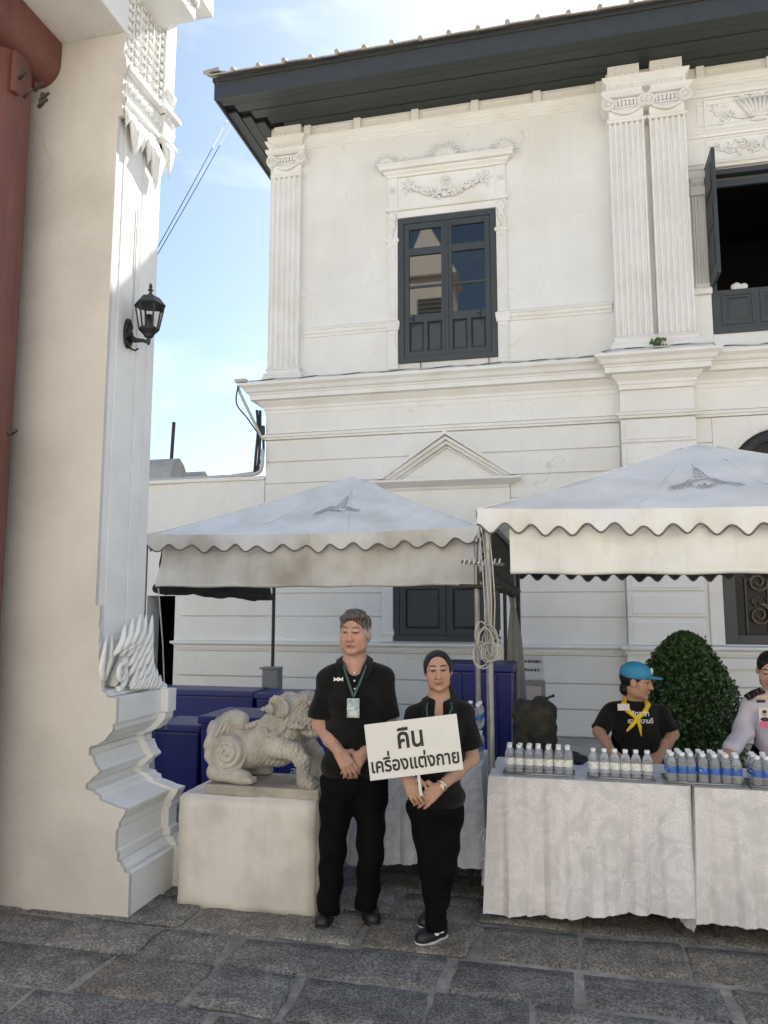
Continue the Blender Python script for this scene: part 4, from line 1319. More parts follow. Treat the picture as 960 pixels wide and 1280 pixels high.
for k in range(9):
    w = k * .7
    b.ell((dx + .014, .03 * math.cos(w), -.10 + .075 * math.sin(w)), (.014, .016, .022), 6, 5)
b.tube([(dx + .01, 0, -.19), (dx + .06, 0, -.215), (dx + .085, 0, -.205)], .006, 6)
b.build('back_plate', M['lantern'], lan, smooth=True, world=False)
b = MB(); b.tube([(dx + .004, .055, -.2), (dx + .004, .055, .0), (dx + .004, .058, .75)], .004, 5); b.build('feed_wire', M['pipe'], lan, world=False)

# ---- the pedestal and the stone lion
M['ped'] = mat('pedestal_limewash', (.65, .62, .575), .85, .10, 2.2, .35, 26, tint=(.40, .37, .33), tint_amt=.45, tint_scale=5, streak=.12)
rs = random.Random(31)
px0, px1, py0, py1, pz = -2.20, -1.36, 4.185, 4.66, .605
b = MB(); b.box(px0, px1, py0, py1, -.02, pz)
me = b.mesh('pedestal', M['ped'])
bm = bmesh.new(); bm.from_mesh(me)
bmesh.ops.subdivide_edges(bm, edges=bm.edges[:], cuts=9, use_grid_fill=True)
bmesh.ops.bevel(bm, geom=[e for e in bm.edges if len(e.link_faces) == 2 and e.calc_face_angle(0) > R(40)], offset=.016, segments=2, affect='EDGES')
for v in bm.verts:
    n = v.normal
    a = .003 + (.006 if v.co.z < .1 else 0)
    v.co += n * (rs.uniform(-a, a)) + n * .004 * math.sin(v.co.x * 9) * math.cos(v.co.z * 7)
bm.to_mesh(me); bm.free()
me.shade_smooth()
o = bpy.data.objects.new('pedestal', me); COL.objects.link(o)
tag(o, 'rough cream plastered block that carries the stone lion', 'pedestal')
M['lion'] = mat('weathered_lion_stone', (.48, .45, .40), .85, .25, 5, .8, 60, tint=(.26, .24, .21), tint_amt=.6, tint_scale=9, streak=.25, streak_col=(.16, .15, .13))
lion = thing('stone_lion', 'crouching carved stone guardian lion with curled tail on the cream pedestal', 'statue', (-1.75, 4.40, pz))
b = MB(); b.box(-2.06, -1.37, 4.22, 4.60, pz - .002, pz + .055); b.build('stone_slab', mat('lion_slab', (.40, .37, .32), .85, .25, 6, .5, 40, tint=(.18, .16, .14), tint_amt=.7, tint_scale=5), lion, bevel=.012, seg=2)
LY = 4.40
def lp3(x, y, dy=0): q = onY(x, y, LY); return (q.x, LY + dy, q.z)
zb = pz + .055
A = lambda *p: np.array(p, float)
P_ = []
hz = zb
# rump, body, chest
P_ += [ellp((-1.94, LY, .83), (.125, .125, .135), (0, .3, 0)), ellp((-1.80, LY, .845), (.17, .115, .115), (0, -.25, 0), .05), ellp((-1.655, LY, .90), (.12, .115, .16), (0, .2, 0), .05)]
P_ += [cone((-1.70, LY, .95), (-1.62, LY, 1.03), .105, .10, .05)]
# head, brow, snout, jaw
P_ += [ellp((-1.575, LY, 1.045), (.115, .105, .10), None, .04), ellp((-1.475, LY, 1.02), (.075, .085, .06), None, .03), ellp((-1.455, LY, .945), (.07, .075, .032), None, .02),
       ellp((-1.52, LY, 1.135), (.075, .085, .045), (0, -.2, 0), .03)]
for s_ in (-1, 1):
    P_ += [ellp((-1.50, LY + s_ * .065, 1.085), (.032, .022, .026), None, .01), cone((-1.545, LY + s_ * .07, 1.115), (-1.455, LY + s_ * .055, 1.12), .016, .012, .01),
           ellp((-1.415, LY + s_ * .03, 1.035), (.024, .022, .02), None, .012)]
    # ears: big pointed shells
    P_ += [ellp((-1.640, LY + s_ * .108, 1.100), (.078, .020, .060), (0, .45, s_ * .35), .012), cone((-1.68, LY + s_ * .118, 1.09), (-1.745, LY + s_ * .125, 1.082), .034, .006, .015)]
    P_ += [ellp((-1.636, LY + s_ * .132, 1.102), (.060, .018, .042), (0, .45, s_ * .35), .006, 's')]
    # hind leg: haunch and long foot
    P_ += [ellp((-1.945, LY + s_ * .10, .815), (.105, .065, .115), (0, .2, 0), .02), cone((-2.02, LY + s_ * .125, .72), (-1.86, LY + s_ * .13, .70), .052, .042, .02), ellp((-1.84, LY + s_ * .13, .695), (.05, .05, .04), None, .015)]
    # front leg reaching forward and down
    P_ += chain([(-1.66, LY + s_ * .09, .87), (-1.54, LY + s_ * .12, .855), (-1.485, LY + s_ * .125, .80), (-1.475, LY + s_ * .125, .70)], [.07, .05, .042, .036], .02)
    P_ += [ellp((-1.465, LY + s_ * .125, .69), (.05, .046, .045), None, .015)]
    for q in (-1, 0, 1):
        P_ += [ellp((-1.425, LY + s_ * .125 + q * .028, .675), (.026, .016, .022), None, .006)]
        P_ += [ellp((-1.80, LY + s_ * .13 + q * .028, .685), (.028, .015, .02), None, .006)]
    # beard curl on the neck
    P_ += chain([(-1.60, LY + s_ * .105, .99), (-1.64, LY + s_ * .12, .95), (-1.69, LY + s_ * .125, .94), (-1.715, LY + s_ * .12, .965), (-1.75, LY + s_ * .11, .97)], [.014, .018, .016, .014, .010], .008)
    P_ += [cone((-1.50, LY + s_ * .085, .985), (-1.57, LY + s_ * .10, .985), .014, .012, .008)]
    for q in range(5):
        P_ += [ellp((-1.44 - .025 * q, LY + s_ * (.055 + .008 * q), .975), (.010, .010, .012), None, .004)]
# tail: up the back and down with a curl
P_ += chain([(-2.00, LY, .86), (-1.985, LY - .01, .955), (-1.945, LY - .03, 1.0), (-1.90, LY - .05, 1.005), (-1.89, LY - .06, .975)], [.045, .065, .06, .045, .02], .02)
P_ += chain([(-1.99, LY - .03, 1.0), (-2.04, LY - .06, .95), (-2.065, LY - .08, .87), (-2.07, LY - .09, .80), (-2.045, LY - .10, .765), (-2.01, LY - .10, .775), (-2.015, LY - .10, .80)], [.05, .058, .048, .034, .026, .022, .014], .015)
# mane ridge beads
for q in range(11):
    t = q / 10
    P_ += [ellp((-1.90 + .23 * t, LY - .02, .955 + .075 * t), (.016, .05, .022), None, .006)]
for q in range(6):
    P_ += [ellp((-1.66 + .05 * q, LY, 1.10 + .018 * q - .004 * q * q), (.028, .06, .03), None, .01)]
def spi(X, Y, Z):
    x, z = X + 1.945, Z - .83
    r = np.sqrt(x * x + z * z) + 0 * Y
    w = np.arctan2(z, x) + 0 * Y
    return np.where(r < .115, .0075 * np.cos(w - r * 190), 0).astype(np.float32)
P_ += [disp(spi, (-2.07, LY - .22, .70), (-1.83, LY - .06, .95))]
def tl(X, Y, Z):
    return (.0034 * np.sin((X * 1.0 - Z * .45) * 230 + Y * 60)).astype(np.float32) + 0 * X
P_ += [disp(tl, (-2.12, LY - .17, .85), (-1.95, LY + .08, 1.07))]
def fur(X, Y, Z):
    return (.0042 * np.sin(X * 240 + np.sin(Z * 60) * 2.2) * np.cos(Z * 120 + X * 40)).astype(np.float32) + 0 * Y
P_ += [disp(fur, (-1.78, LY - .2, .68), (-1.40, LY + .2, 1.2))]
sdf_object('carved_body', [solid(P_, .0045)], M['lion'], lion, world=True)
# ================================================================== the two tents
def cloth_mat(name, col, dirt, amt, bump=.25, trans=.25):
    m = mat(name, col, .6, .08, 3, bump, 7, tint=dirt, tint_amt=amt, tint_scale=2.2, streak=.35, streak_col=dirt, spec=.3)
    t = m.node_tree
    p = nd(m)
    out = t.nodes['Material Output']
    tr = t.nodes.new('ShaderNodeBsdfTranslucent')
    src = p.inputs['Base Color'].links[0].from_socket
    t.links.new(src, tr.inputs['Color'])
    mx = t.nodes.new('ShaderNodeMixShader')
    mx.inputs[0].default_value = trans
    t.links.new(p.outputs[0], mx.inputs[1]); t.links.new(tr.outputs[0], mx.inputs[2])
    t.links.new(mx.outputs[0], out.inputs['Surface'])
    return m
M['canvas'] = cloth_mat('white_tent_canvas', (.88, .875, .84), (.52, .49, .42), .45, .55, .15)
M['canvas_dirty'] = cloth_mat('stained_tent_canvas', (.74, .72, .67), (.38, .33, .26), .75, .35, .12)
M['canvas_shaded'] = mat('shade_dark_canvas', (.035, .035, .033), .8, .2, 6, .2, 20)  # tent cloth seen from inside, its backlit shade put into the colour
M['pole'] = mat('grey_steel_pole', (.27, .26, .24), .45, .25, 12, .15, 40, metal=.5)
M['polegrey'] = mat('galvanised_pole', (.30, .30, .29), .4, .3, 10, .15, 40, metal=.6)
M['poleblack'] = mat('black_pole', (.02, .022, .02), .5, .2)
M['piping'] = mat('grey_piping', (.16, .15, .14), .7, .3)
M['rope'] = mat('nylon_rope', (.50, .47, .42), .8, .25, 30, .5, 120)
M['ropewhite'] = mat('white_rope', (.75, .74, .72), .7, .2, 30, .4, 120)
M['ring'] = mat('white_plastic', (.75, .75, .75), .4, .05)
M['ink'] = mat('faded_blue_print', (.40, .42, .46), .7, .3, 30)
M['curtain'] = mat('grey_side_curtain', (.20, .21, .20), .45, .2, 5, .4, 12)

def tent(lbl, x0, x1, y0, y1, ze, zp, zdrop, pitch, emb, dirty, dirt_front, gapl, seed):
    rs = random.Random(seed)
    cx, cy = (x0 + x1) / 2, (y0 + y1) / 2
    T = thing('canopy_tent', lbl, 'tent', (cx, cy, 0), 0, 'white scalloped canopy tents')
    n = 22
    cs = [(x0, y0), (x1, y0), (x1, y1), (x0, y1)]
    ph = [rs.uniform(0, 6) for _ in range(8)]
    def surf(side, u, v):
        a, c = cs[side], cs[(side + 1) % 4]
        ex, ey = a[0] + (c[0] - a[0]) * u, a[1] + (c[1] - a[1]) * u
        x, y = ex + (cx - ex) * v, ey + (cy - ey) * v
        bow = 4 * u * (1 - u)
        z = ze + (zp - ze) * (v ** 1.08) - .045 * bow * (1 - v) * (.35 + v) - .018 * bow * (1 - v) ** 3
        w = bow * min(1, v * 6) * (1 - v)
        z += w * .017 * (math.sin(u * 17 + v * 9 + ph[side]) + math.sin(u * 7 - v * 14 + ph[side + 4]) + .45 * math.sin(u * 41 + v * 23 + ph[side] * 2) + .3 * math.sin(u * 63 - v * 37))
        return (x, y, z)
    b = MB()
    for s_ in range(4):
        b.grid(lambda u, v, s_=s_: surf(s_, u, v), n, n)
    can = b.build('canopy', M['canvas'], T, smooth=38)
    b = MB()
    for s_ in range(4):
        a, c = cs[s_], cs[(s_ + 1) % 4]
        b.tube([Vector(surf(s_, 0, k / 12)) + Vector((0, 0, .004)) for k in range(12)], .006, 5)
    b.build('hip_seam', M['canvas'], can, smooth=True)
    for u0 in (.3, .62):                            # sewn panel seams on the front slope
        b = MB(); b.tube([Vector(surf(0, u0 + (.5 - u0) * (k / 14) * .0, k / 14 * min(u0, 1 - u0) * 2)) + Vector((0, 0, .002)) for k in range(14)], .004, 4); b.build('panel_seam', M['canvas'], can, smooth=True)
    # scalloped valance, one strip a side, hung from the eave
    for s_ in range(4):
        a, c = Vector((*cs[s_], 0)), Vector((*cs[(s_ + 1) % 4], 0))
        d = (c - a); L = d.length; d.normalize()
        nrm = Vector((d.y, -d.x, 0))
        ns = max(6, round(L / pitch))
        b = MB(); pip = []
        per = 10
        top, mid, low = [], [], []
        for k in range(ns * per + 1):
            t = k / (ns * per)
            f = (.5 - .5 * math.cos(2 * math.pi * t * ns)) ** 1.0   # 0 at the notch, 1 at the tongue
            e = Vector(surf(s_, t, 0))
            wob = .020 * math.sin(t * 19 + ph[s_]) + .010 * math.sin(t * 53 + ph[s_ + 2])
            drop = .088 + .058 * f + (.165 if s_ == 2 and not dirty else 0) + .010 * math.sin(t * 37 + ph[s_ + 1])
            q0 = e + nrm * .018 + Vector((0, 0, .004))
            q1 = e + nrm * (.03 + wob) - Vector((0, 0, .06))
            q2 = e + nrm * (.03 + wob * 1.6 + .01 * math.sin(t * ns * 2 * math.pi)) - Vector((0, 0, drop))
            top.append(q0); mid.append(q1); low.append(q2)
            pip.append(q2)
        m_ = len(top)
        b.add(top + mid + low, [(k, k + 1, m_ + k + 1, m_ + k) for k in range(m_ - 1)] + [(m_ + k, m_ + k + 1, 2 * m_ + k + 1, 2 * m_ + k) for k in range(m_ - 1)])
        vl = b.build('valance', M['canvas_shaded'] if s_ == 2 else (M['canvas_dirty'] if dirty else M['canvas']), T, smooth=60, fix=False)  # rear strip takes the dark colour that stands for shade
        b = MB(); b.tube(pip, .0065, 5); b.build('piping', M['piping'], vl, smooth=True)
    # the side wall hung at the front
    def drape(name, p0, p1, zt, zb_, mt, back, lean=0.0, slant=0.0, roll=True):
        p0, p1 = Vector((*p0, 0)), Vector((*p1, 0))
        d = (p1 - p0); L = d.length; d.normalize(); nr = Vector((d.y, -d.x, 0))
        nu = 70
        def fn(u, v):
            s = slant * (1 - 2 * u) * v
            y_ = .010 * math.sin(u * 23 + v * 3 + seed) + .007 * math.sin(u * 61 - v * 5) * (v) + .012 * math.sin(u * 9 + v * 6 + seed * 2)
            q = p0 + d * (L * u - s) + nr * (-back + y_ + lean * v)
            return (q.x, q.y, zt + (zb_ - zt) * v - .010 * math.sin(math.pi * u) * v + .004 * math.sin(u * 31) * v)
        b = MB(); b.grid(fn, nu, 10); o = b.build(name, mt, T, smooth=True, fix=False)
        if roll:
            b = MB(); b.tube([Vector(fn(k / nu, 1)) + Vector((0, .012, -.004)) for k in range(nu + 1)], .017, 8); b.build('hem_roll', mt, o, smooth=True)
        return o
    drape('front_wall', (x0 + .08 + gapl, y0), (x1 - .03, y0), ze - .03, zdrop, dirt_front, .05, slant=.05 if dirty else 0)
    # left side wall rolled up under the eave
    b = MB(); b.tube([(x0 + .03 + .012 * math.sin(k * 1.7), y0 + .1 + (y1 - y0 - .2) * k / 20, zdrop - .03 - .012 * math.sin(k * .9) - .06 * k / 20) for k in range(21)], [.045 + .006 * math.sin(k * 2.1) for k in range(21)], 9)
    b.build('rolled_wall', M['canvas_shaded'], T, smooth=True)
    b = MB(); b.grid(lambda u, v: (x0 + .03 + .012 * math.sin(v * 9 + u * 5), y0 + .15 + (y1 - y0 - .25) * u, ze - .04 + (zdrop - .02 - .06 * u - ze + .04) * v), 30, 6); b.build('shaded_side_wall', M['canvas_shaded'], T, smooth=True, fix=False)  # hanging side cloth, coloured dark for the shade under the canopy
    # frame
    for i, (px_, py_) in enumerate(cs):
        ix, iy = (-.06 if (i == 0 and dirty) else .05 if i in (0, 3) else -.05), (.05 if i < 2 else -.05)
        b = MB(); b.lathe([(.021, .012), (.021, ze - .02)], 12, (px_ + ix, py_ + iy, 0))
        po = b.build('pole', (M['polegrey'] if i < 2 else M['poleblack']), T, smooth=40)
        b = MB(); b.lathe([(.075, -.004), (.075, .006), (.03, .010), (.027, .05)], 14, (px_ + ix, py_ + iy, 0)); b.build('foot_plate', M['rust'], po, smooth=30)
    for s_ in range(4):
        a, c = cs[s_], cs[(s_ + 1) % 4]
        f = lambda q: (q[0] + (.05 if q[0] < cx else -.05), q[1] + (.05 if q[1] < cy else -.05))
        a, c = f(a), f(c)
        b = MB(); b.tube([(a[0], a[1], ze - .06), (c[0], c[1], ze - .06)], .016, 8); b.build('eave_bar', M['polegrey'], T, smooth=40)
        b = MB(); b.tube([(a[0], a[1], ze - .05), (cx, cy, zp - .05)], .014, 8); b.build('rafter', M['polegrey'], T, smooth=40)
    # printed emblem on the front slope
    def hit(px_, py_):
        a_, fy, fz = _ray(px_, py_)
        dx = a_ * math.cos(TH) - fy * math.sin(TH); dy = a_ * math.sin(TH) + fy * math.cos(TH)
        s = (zp - ze) / (cy - y0)
        t = (ze - y0 * s - EYE) / (fz - dy * s)
        return dx * t, dy * t
    ex, ey = hit(*emb)
    def onslope(a_, b_):
        x, y = ex + a_ * .56, ey + .06 + b_ * .8
        v = (y - y0) / (cy - y0)
        e0, e1 = x0 + (cx - x0) * v, x1 + (cx - x1) * v
        q = surf(0, (x - e0) / (e1 - e0), v)
        return Vector(q) + Vector((0, -.006, .010))
    b = MB()
    def ln(pts, r): b.tube([onslope(*p) for p in pts], r * .5, 4)
    K = .26
    for s_ in (-1, 1):
        # wing flourishes: rising scrolls at each side
        for q in range(4):
            r0 = .30 - .04 * q
            ln([(s_ * (K * .42 + r0 * .9 * t), .04 + .13 * math.sin(2.4 * t + .4 + q * .25) * (1 - .35 * t) + .02 * q) for t in [k / 9 for k in range(10)]], .0045)
        for q in range(5):
            cx_, cy_ = s_ * (.14 + .05 * q), .13 - .012 * q
            ln([(cx_ + s_ * .030 * math.cos(w) * (1 - w / 9), cy_ + .05 * math.sin(w) * (1 - w / 9)) for w in [k * .6 for k in range(9)]], .0042)
        ln([(s_ * .36 + s_ * .04 * math.cos(w), .05 + .03 * math.sin(w)) for w in [k * .6 for k in range(10)]], .004)
    for q in range(6):                              # tiers of the spire
        w_ = .105 * (1 - q / 6.6); z_ = .20 + .055 * q
        ln([(-w_, z_), (-w_ * .5, z_ + .018), (0, z_ + .004), (w_ * .5, z_ + .018), (w_, z_)], .005)
        ln([(-w_ * .8, z_), (-w_ * .6, z_ + .05)], .0045); ln([(w_ * .8, z_), (w_ * .6, z_ + .05)], .0045); ln([(0, z_), (0, z_ + .05)], .004)
    ln([(0, .50), (0, .68)], .005)
    ln([(-.15, .17), (-.08, .20), (0, .205), (.08, .20), (.15, .17)], .006)
    for (p0, p1, p2) in (((-.10, .06), (-.06, .10), (-.02, .05)), ((-.03, .08), (.0, .11), (.03, .05)), ((.02, .06), (.07, .09), (.10, .05)), ((-.06, .05), (0, .065), (.06, .05))):
        ln([p0, p1, p2], .009)
    b.build('emblem', M['ink'], can, smooth=True)
    return T
tl_ = tent('white scalloped tent left of the poles, its stained front wall hanging down', -3.60, -.65, 6.15, 9.10, 2.31, 3.02, 1.865, .205, (417, 640), True, M['canvas_dirty'], .03, 4)
tr_ = tent('nearer white scalloped tent at the right over the water tables', -.50, 2.45, 4.55, 7.50, 2.25, 2.88, 1.885, .157, (886, 606), False, M['canvas'], .10, 9)

# curtain rings and ropes in the gap between the tents
rb = thing('ring_rail', 'short steel rail with white curtain rings between the two tents', 'rail', (-.45, 4.75, 1.9))
b = MB(); b.tube([(-.62, 4.68, 1.945), (-.36, 4.66, 1.925)], .011, 8); b.build('rail', M['polegrey'], rb, smooth=True)
b = MB(); b.tube([(-.64, 4.72, 1.80), (-.38, 4.70, 1.79)], .013, 8); b.build('rail', M['rust'], rb, smooth=True)
for k in range(8):
    x = -.60 + .03 * k
    b = MB(); b.tube([(x + .006 * math.cos(w), 4.675 + .018 * math.sin(w), 1.94 + .02 * math.cos(w)) for w in [q * 2 * math.pi / 10 for q in range(11)]], .0045, 5); b.build('ring', M['ring'], rb, smooth=True)
rs = random.Random(8)
rp_ = thing('rope_bundle', 'beige nylon rope knotted in loops round the front tent pole', 'rope', (-.45, 4.6, 1.45))
for k in range(12):
    z = 1.44 + rs.uniform(-.06, .08)
    ax_, az = rs.uniform(.03, .06), rs.uniform(.04, .10)
    ox = rs.uniform(-.05, .05)
    w0 = rs.uniform(0, 6)
    b = MB(); b.tube([(-.45 + ox + ax_ * math.cos(w0 + w), 4.56 + .03 * math.sin(w * 1.0) - .02, z + az * math.sin(w0 + w)) for w in [q * 2 * math.pi / 14 for q in range(15)]], .0042, 5); b.build('rope_loop', M['rope'], rp_, smooth=True)
for k in range(4):
    x = -.47 + .02 * k
    b = MB(); b.tube([(x - .03, 4.60, 2.12), (x - .01, 4.57, 1.9), (x, 4.56, 1.7), (x + rs.uniform(-.02, .02), 4.56, 1.46)], .004, 5); b.build('rope_strand', M['rope'], rp_, smooth=True)
for j, (z, lb) in enumerate(((.37, 'white cord bow tied on the front tent pole above the other'), (.22, 'lower loop of white cord tied round the front tent pole'))):
    o = thing('cord_tie', lb, 'cord', (-.45, 4.6, z), 0, 'cord ties on the front pole')
    for k in range(3):
        w0 = k * 2.1
        b = MB(); b.tube([(-.45 + (.022 + .014 * k) * math.cos(w0 + w) - .01 * k, 4.585 - .022 * abs(math.sin(w)) - .012, z + (.03 + .01 * k) * math.sin(w0 + w)) for w in [q * 2 * math.pi / 14 for q in range(13)]], .005, 5); b.build('cord_loop', M['ropewhite'], o, smooth=True)
    b = MB(); b.tube([(-.45, 4.572, z), (-.44, 4.562, z - .06), (-.452, 4.565, z - .12)], .0045, 5); b.build('cord_end', M['ropewhite'], o, smooth=True)
# gathered side curtain on the rear pole of the right tent
def gathered(u, v):
    z = 1.98 - 1.30 * v
    pinch = .25 + .75 * min(1, abs(v - .23) / .22) ** .8
    r = (.028 + .055 * v) * pinch + .012
    w = 2 * math.pi * u
    q = r * (1 + .22 * math.sin(5 * w + 3 * v))
    return (-.50 + .03 * v + q * math.cos(w) * .9, 7.32 + q * math.sin(w), z)
b = MB(); b.grid(gathered, 40, 30)
cu = tag(b.build('gathered_curtain', M['curtain'], None, smooth=True), 'grey plastic side curtain gathered and tied at the rear tent pole', 'curtain')
# hanging cord at the left corner
a = onY(198, 735, 6.1); c = onY(208, 912, 6.1)
b = MB(); b.tube([a, a * .6 + c * .4 + Vector((.012, 0, 0)), a * .3 + c * .7 + Vector((.004, 0, 0)), c], .006, 6)
tag(b.build('hanging_cord', M['rope'], None, smooth=True), 'thin pale cord hanging from the left tent corner beside the capital', 'cord')
# grey service post behind
q0, q1 = onY(331, 836, 8.95), onY(351, 836, 8.95)
b = MB(); b.box(q0.x, q1.x, 8.86, 9.02, -.03, q0.z); b.box(q0.x - .03, q1.x + .005, 8.84, 9.03, q0.z, q0.z + .025)
tag(b.build('service_box', mat('grey_service_box', (.22, .23, .24), .6, .15, 5, .1), None, bevel=.008), 'grey upright service box below the rear tent pole by the wall', 'box')
# ================================================================== tables, bottles, bins, plants
def lace_mat(name, col, hi):
    m = mat(name, col, .42, .12, 4, .15, 30, spec=.5, sheen=.3)
    t = m.node_tree; L = t.links.new; p = nd(m)
    tc = t.nodes.new('ShaderNodeTexCoord')
    def node(k, **kw):
        n_ = t.nodes.new(k)
        for a, v in kw.items(): n_.inputs[a].default_value = v
        return n_
    wv = node('ShaderNodeTexVoronoi', Scale=95.0); wv.feature = 'DISTANCE_TO_EDGE'
    ns = node('ShaderNodeTexNoise', Scale=7.0, Detail=6.0, Distortion=2.2)
    L(tc.outputs['Object'], wv.inputs['Vector']); L(tc.outputs['Object'], ns.inputs['Vector'])
    r1 = t.nodes.new('ShaderNodeMapRange'); r1.inputs[1].default_value, r1.inputs[2].default_value = .0, .22
    L(wv.outputs['Distance'], r1.inputs[0])
    r2 = t.nodes.new('ShaderNodeMapRange'); r2.inputs[1].default_value, r2.inputs[2].default_value = .42, .62
    L(ns.outputs[0], r2.inputs[0])
    mul = t.nodes.new('ShaderNodeMath'); mul.operation = 'MULTIPLY'
    L(r1.outputs[0], mul.inputs[0]); L(r2.outputs[0], mul.inputs[1])
    src = p.inputs['Base Color'].links[0].from_socket
    mx = t.nodes.new('ShaderNodeMix'); mx.data_type = 'RGBA'; mx.inputs[7].default_value = (*hi, 1)
    L(mul.outputs[0], mx.inputs[0]); L(src, mx.inputs[6]); L(mx.outputs[2], p.inputs['Base Color'])
    rr = t.nodes.new('ShaderNodeMapRange'); rr.inputs[3].default_value, rr.inputs[4].default_value = .55, .25
    L(r2.outputs[0], rr.inputs[0]); L(rr.outputs[0], p.inputs['Roughness'])
    bp = t.nodes.new('ShaderNodeBump'); bp.inputs['Strength'].default_value = .35; bp.inputs['Distance'].default_value = .004
    L(mul.outputs[0], bp.inputs['Height']); L(bp.outputs[0], p.inputs['Normal'])
    return m
M['lace'] = lace_mat('white_brocade', (.60, .60, .61), (.84, .84, .84))
M['lace2'] = lace_mat('cream_brocade', (.62, .60, .60), (.83, .81, .80))
M['lace3'] = lace_mat('grey_brocade', (.50, .51, .55), (.72, .73, .77))
M['leg'] = mat('table_leg_steel', (.10, .10, .10), .5, .2, metal=.5)
M['board'] = mat('table_board', (.35, .30, .24), .6, .2, 8)
def table(lbl, clbl, x0, x1, y0, y1, z, hem, mt, seed, overlay=False, grp='draped tables'):
    rs = random.Random(seed)
    T = thing('folding_table', lbl, 'table', ((x0 + x1) / 2, (y0 + y1) / 2, 0), 0, grp)
    b = MB(); b.box(x0 + .012, x1 - .012, y0 + .012, y1 - .012, z - .03, z - .006); b.build('table_top', M['board'], T)
    for xx in (x0 + .08, x1 - .08):
        for yy in (y0 + .08, y1 - .08):
            b = MB(); b.lathe([(.014, 0), (.014, z - .03)], 8, (xx, yy, 0)); b.build('leg', M['leg'], T, smooth=True)
    # cloth: top and a pleated skirt round the four sides
    per = []
    r = .02
    n = 80
    cs = [(x0, y1), (x0, y0), (x1, y0), (x1, y1)]
    for i in range(4):
        a, c = Vector(cs[i]), Vector(cs[(i + 1) % 4])
        k = max(8, int((c - a).length / .014))
        d = (c - a).normalized(); nr = Vector((d.y, -d.x))
        for j in range(k):
            t = j / k
            per.append((a + (c - a) * t, nr, (c - a).length * t, i))
    N = len(per)
    # smooth the normals at the corners so that the skirt turns
    nrm = []
    for k in range(N):
        s = Vector((0, 0))
        for q in range(-4, 5): s += per[(k + q) % N][1]
        nrm.append(s.normalized())
    ph = [rs.uniform(0, 6.3) for _ in range(6)]
    hs = [0, .012, .03, .08, .16, .26, .36, .46, .56, .66, .74, .82, .89, .95, 1.0]
    vs, fs = [], []
    for h in hs:
        for k in range(N):
            p, _, s, side = per[k]
            g_ = s * 1.0 + side * 1.7
            wob = .5 * math.sin(g_ * 31 + ph[0] + 1.5 * math.sin(g_ * 5)) + .35 * math.sin(g_ * 57 + ph[1]) + .22 * math.sin(g_ * 118 + ph[5]) + .6 * math.sin(g_ * 13 + ph[2])
            off = .004 + .002 * wob + (h ** .7) * (.022 + .027 * wob) + .05 * h * h * (.3 + .7 * math.sin(g_ * 3 + ph[3]) ** 2)
            q = p + nrm[k] * off
            zz = z - (z - hem) * h - (0 if h < .99 else .004 * abs(math.sin(g_ * 90))) - h * .035 * math.sin(g_ * 2.9 + ph[4])
            if h == 0: zz = z + .003
            vs.append((q.x, q.y, zz))
    for a in range(len(hs) - 1):
        for k in range(N):
            k2 = (k + 1) % N
            fs.append((a * N + k, a * N + k2, (a + 1) * N + k2, (a + 1) * N + k))
    fs.append(tuple(range(N - 1, -1, -1)))
    b = MB(); b.add(vs, fs)
    c = b.build('tablecloth', mt, None, smooth=50, fix=False)
    tag(c, clbl, 'tablecloth', grp.replace('tables', 'tablecloths'))
    if overlay:
        # a second lace cloth over the first, its edge running down slantwise
        k0 = [k for k in range(N) if per[k][3] == 1]
        ov, of = [], []
        rows_ = 14
        for hh in range(rows_ + 1):
            for ii, k in enumerate(k0):
                u = ii / (len(k0) - 1)
                lim = 1.0 if u < .56 else max(.06, 1 - (u - .56) / .42)
                h = .01 + (lim * .955) * hh / rows_
                # interpolate the skirt
                for a in range(len(hs) - 1):
                    if hs[a] <= h <= hs[a + 1]:
                        t = (h - hs[a]) / (hs[a + 1] - hs[a]); break
                A_, B_ = Vector(vs[a * N + k]), Vector(vs[(a + 1) * N + k])
                q = A_ + (B_ - A_) * t
                ov.append((q.x, q.y - .006, q.z))
        m_ = len(k0)
        for hh in range(rows_):
            for ii in range(m_ - 1):
                of.append((hh * m_ + ii, hh * m_ + ii + 1, (hh + 1) * m_ + ii + 1, (hh + 1) * m_ + ii))
        b = MB(); b.add(ov, of); o = b.build('lace_overlay', M['lace2'], c, smooth=50, fix=False)
    return T
table('folding table under the white lace cloth with two trays of white-labelled bottles', 'white lace tablecloth with a slanting overlay on the middle table', -.44, .595, 4.37, 4.92, .75, .09, M['lace'], 1, True)
table('folding table at the right edge carrying blue-labelled bottles', 'pinkish white brocade tablecloth on the table at the right edge', .615, 1.75, 4.345, 4.90, .75, .075, M['lace2'], 2)
table('folding table standing behind the couple with the board', 'bluish grey satin tablecloth behind the woman with the board', -1.33, -.53, 4.76, 5.30, .72, .13, M['lace3'], 3)

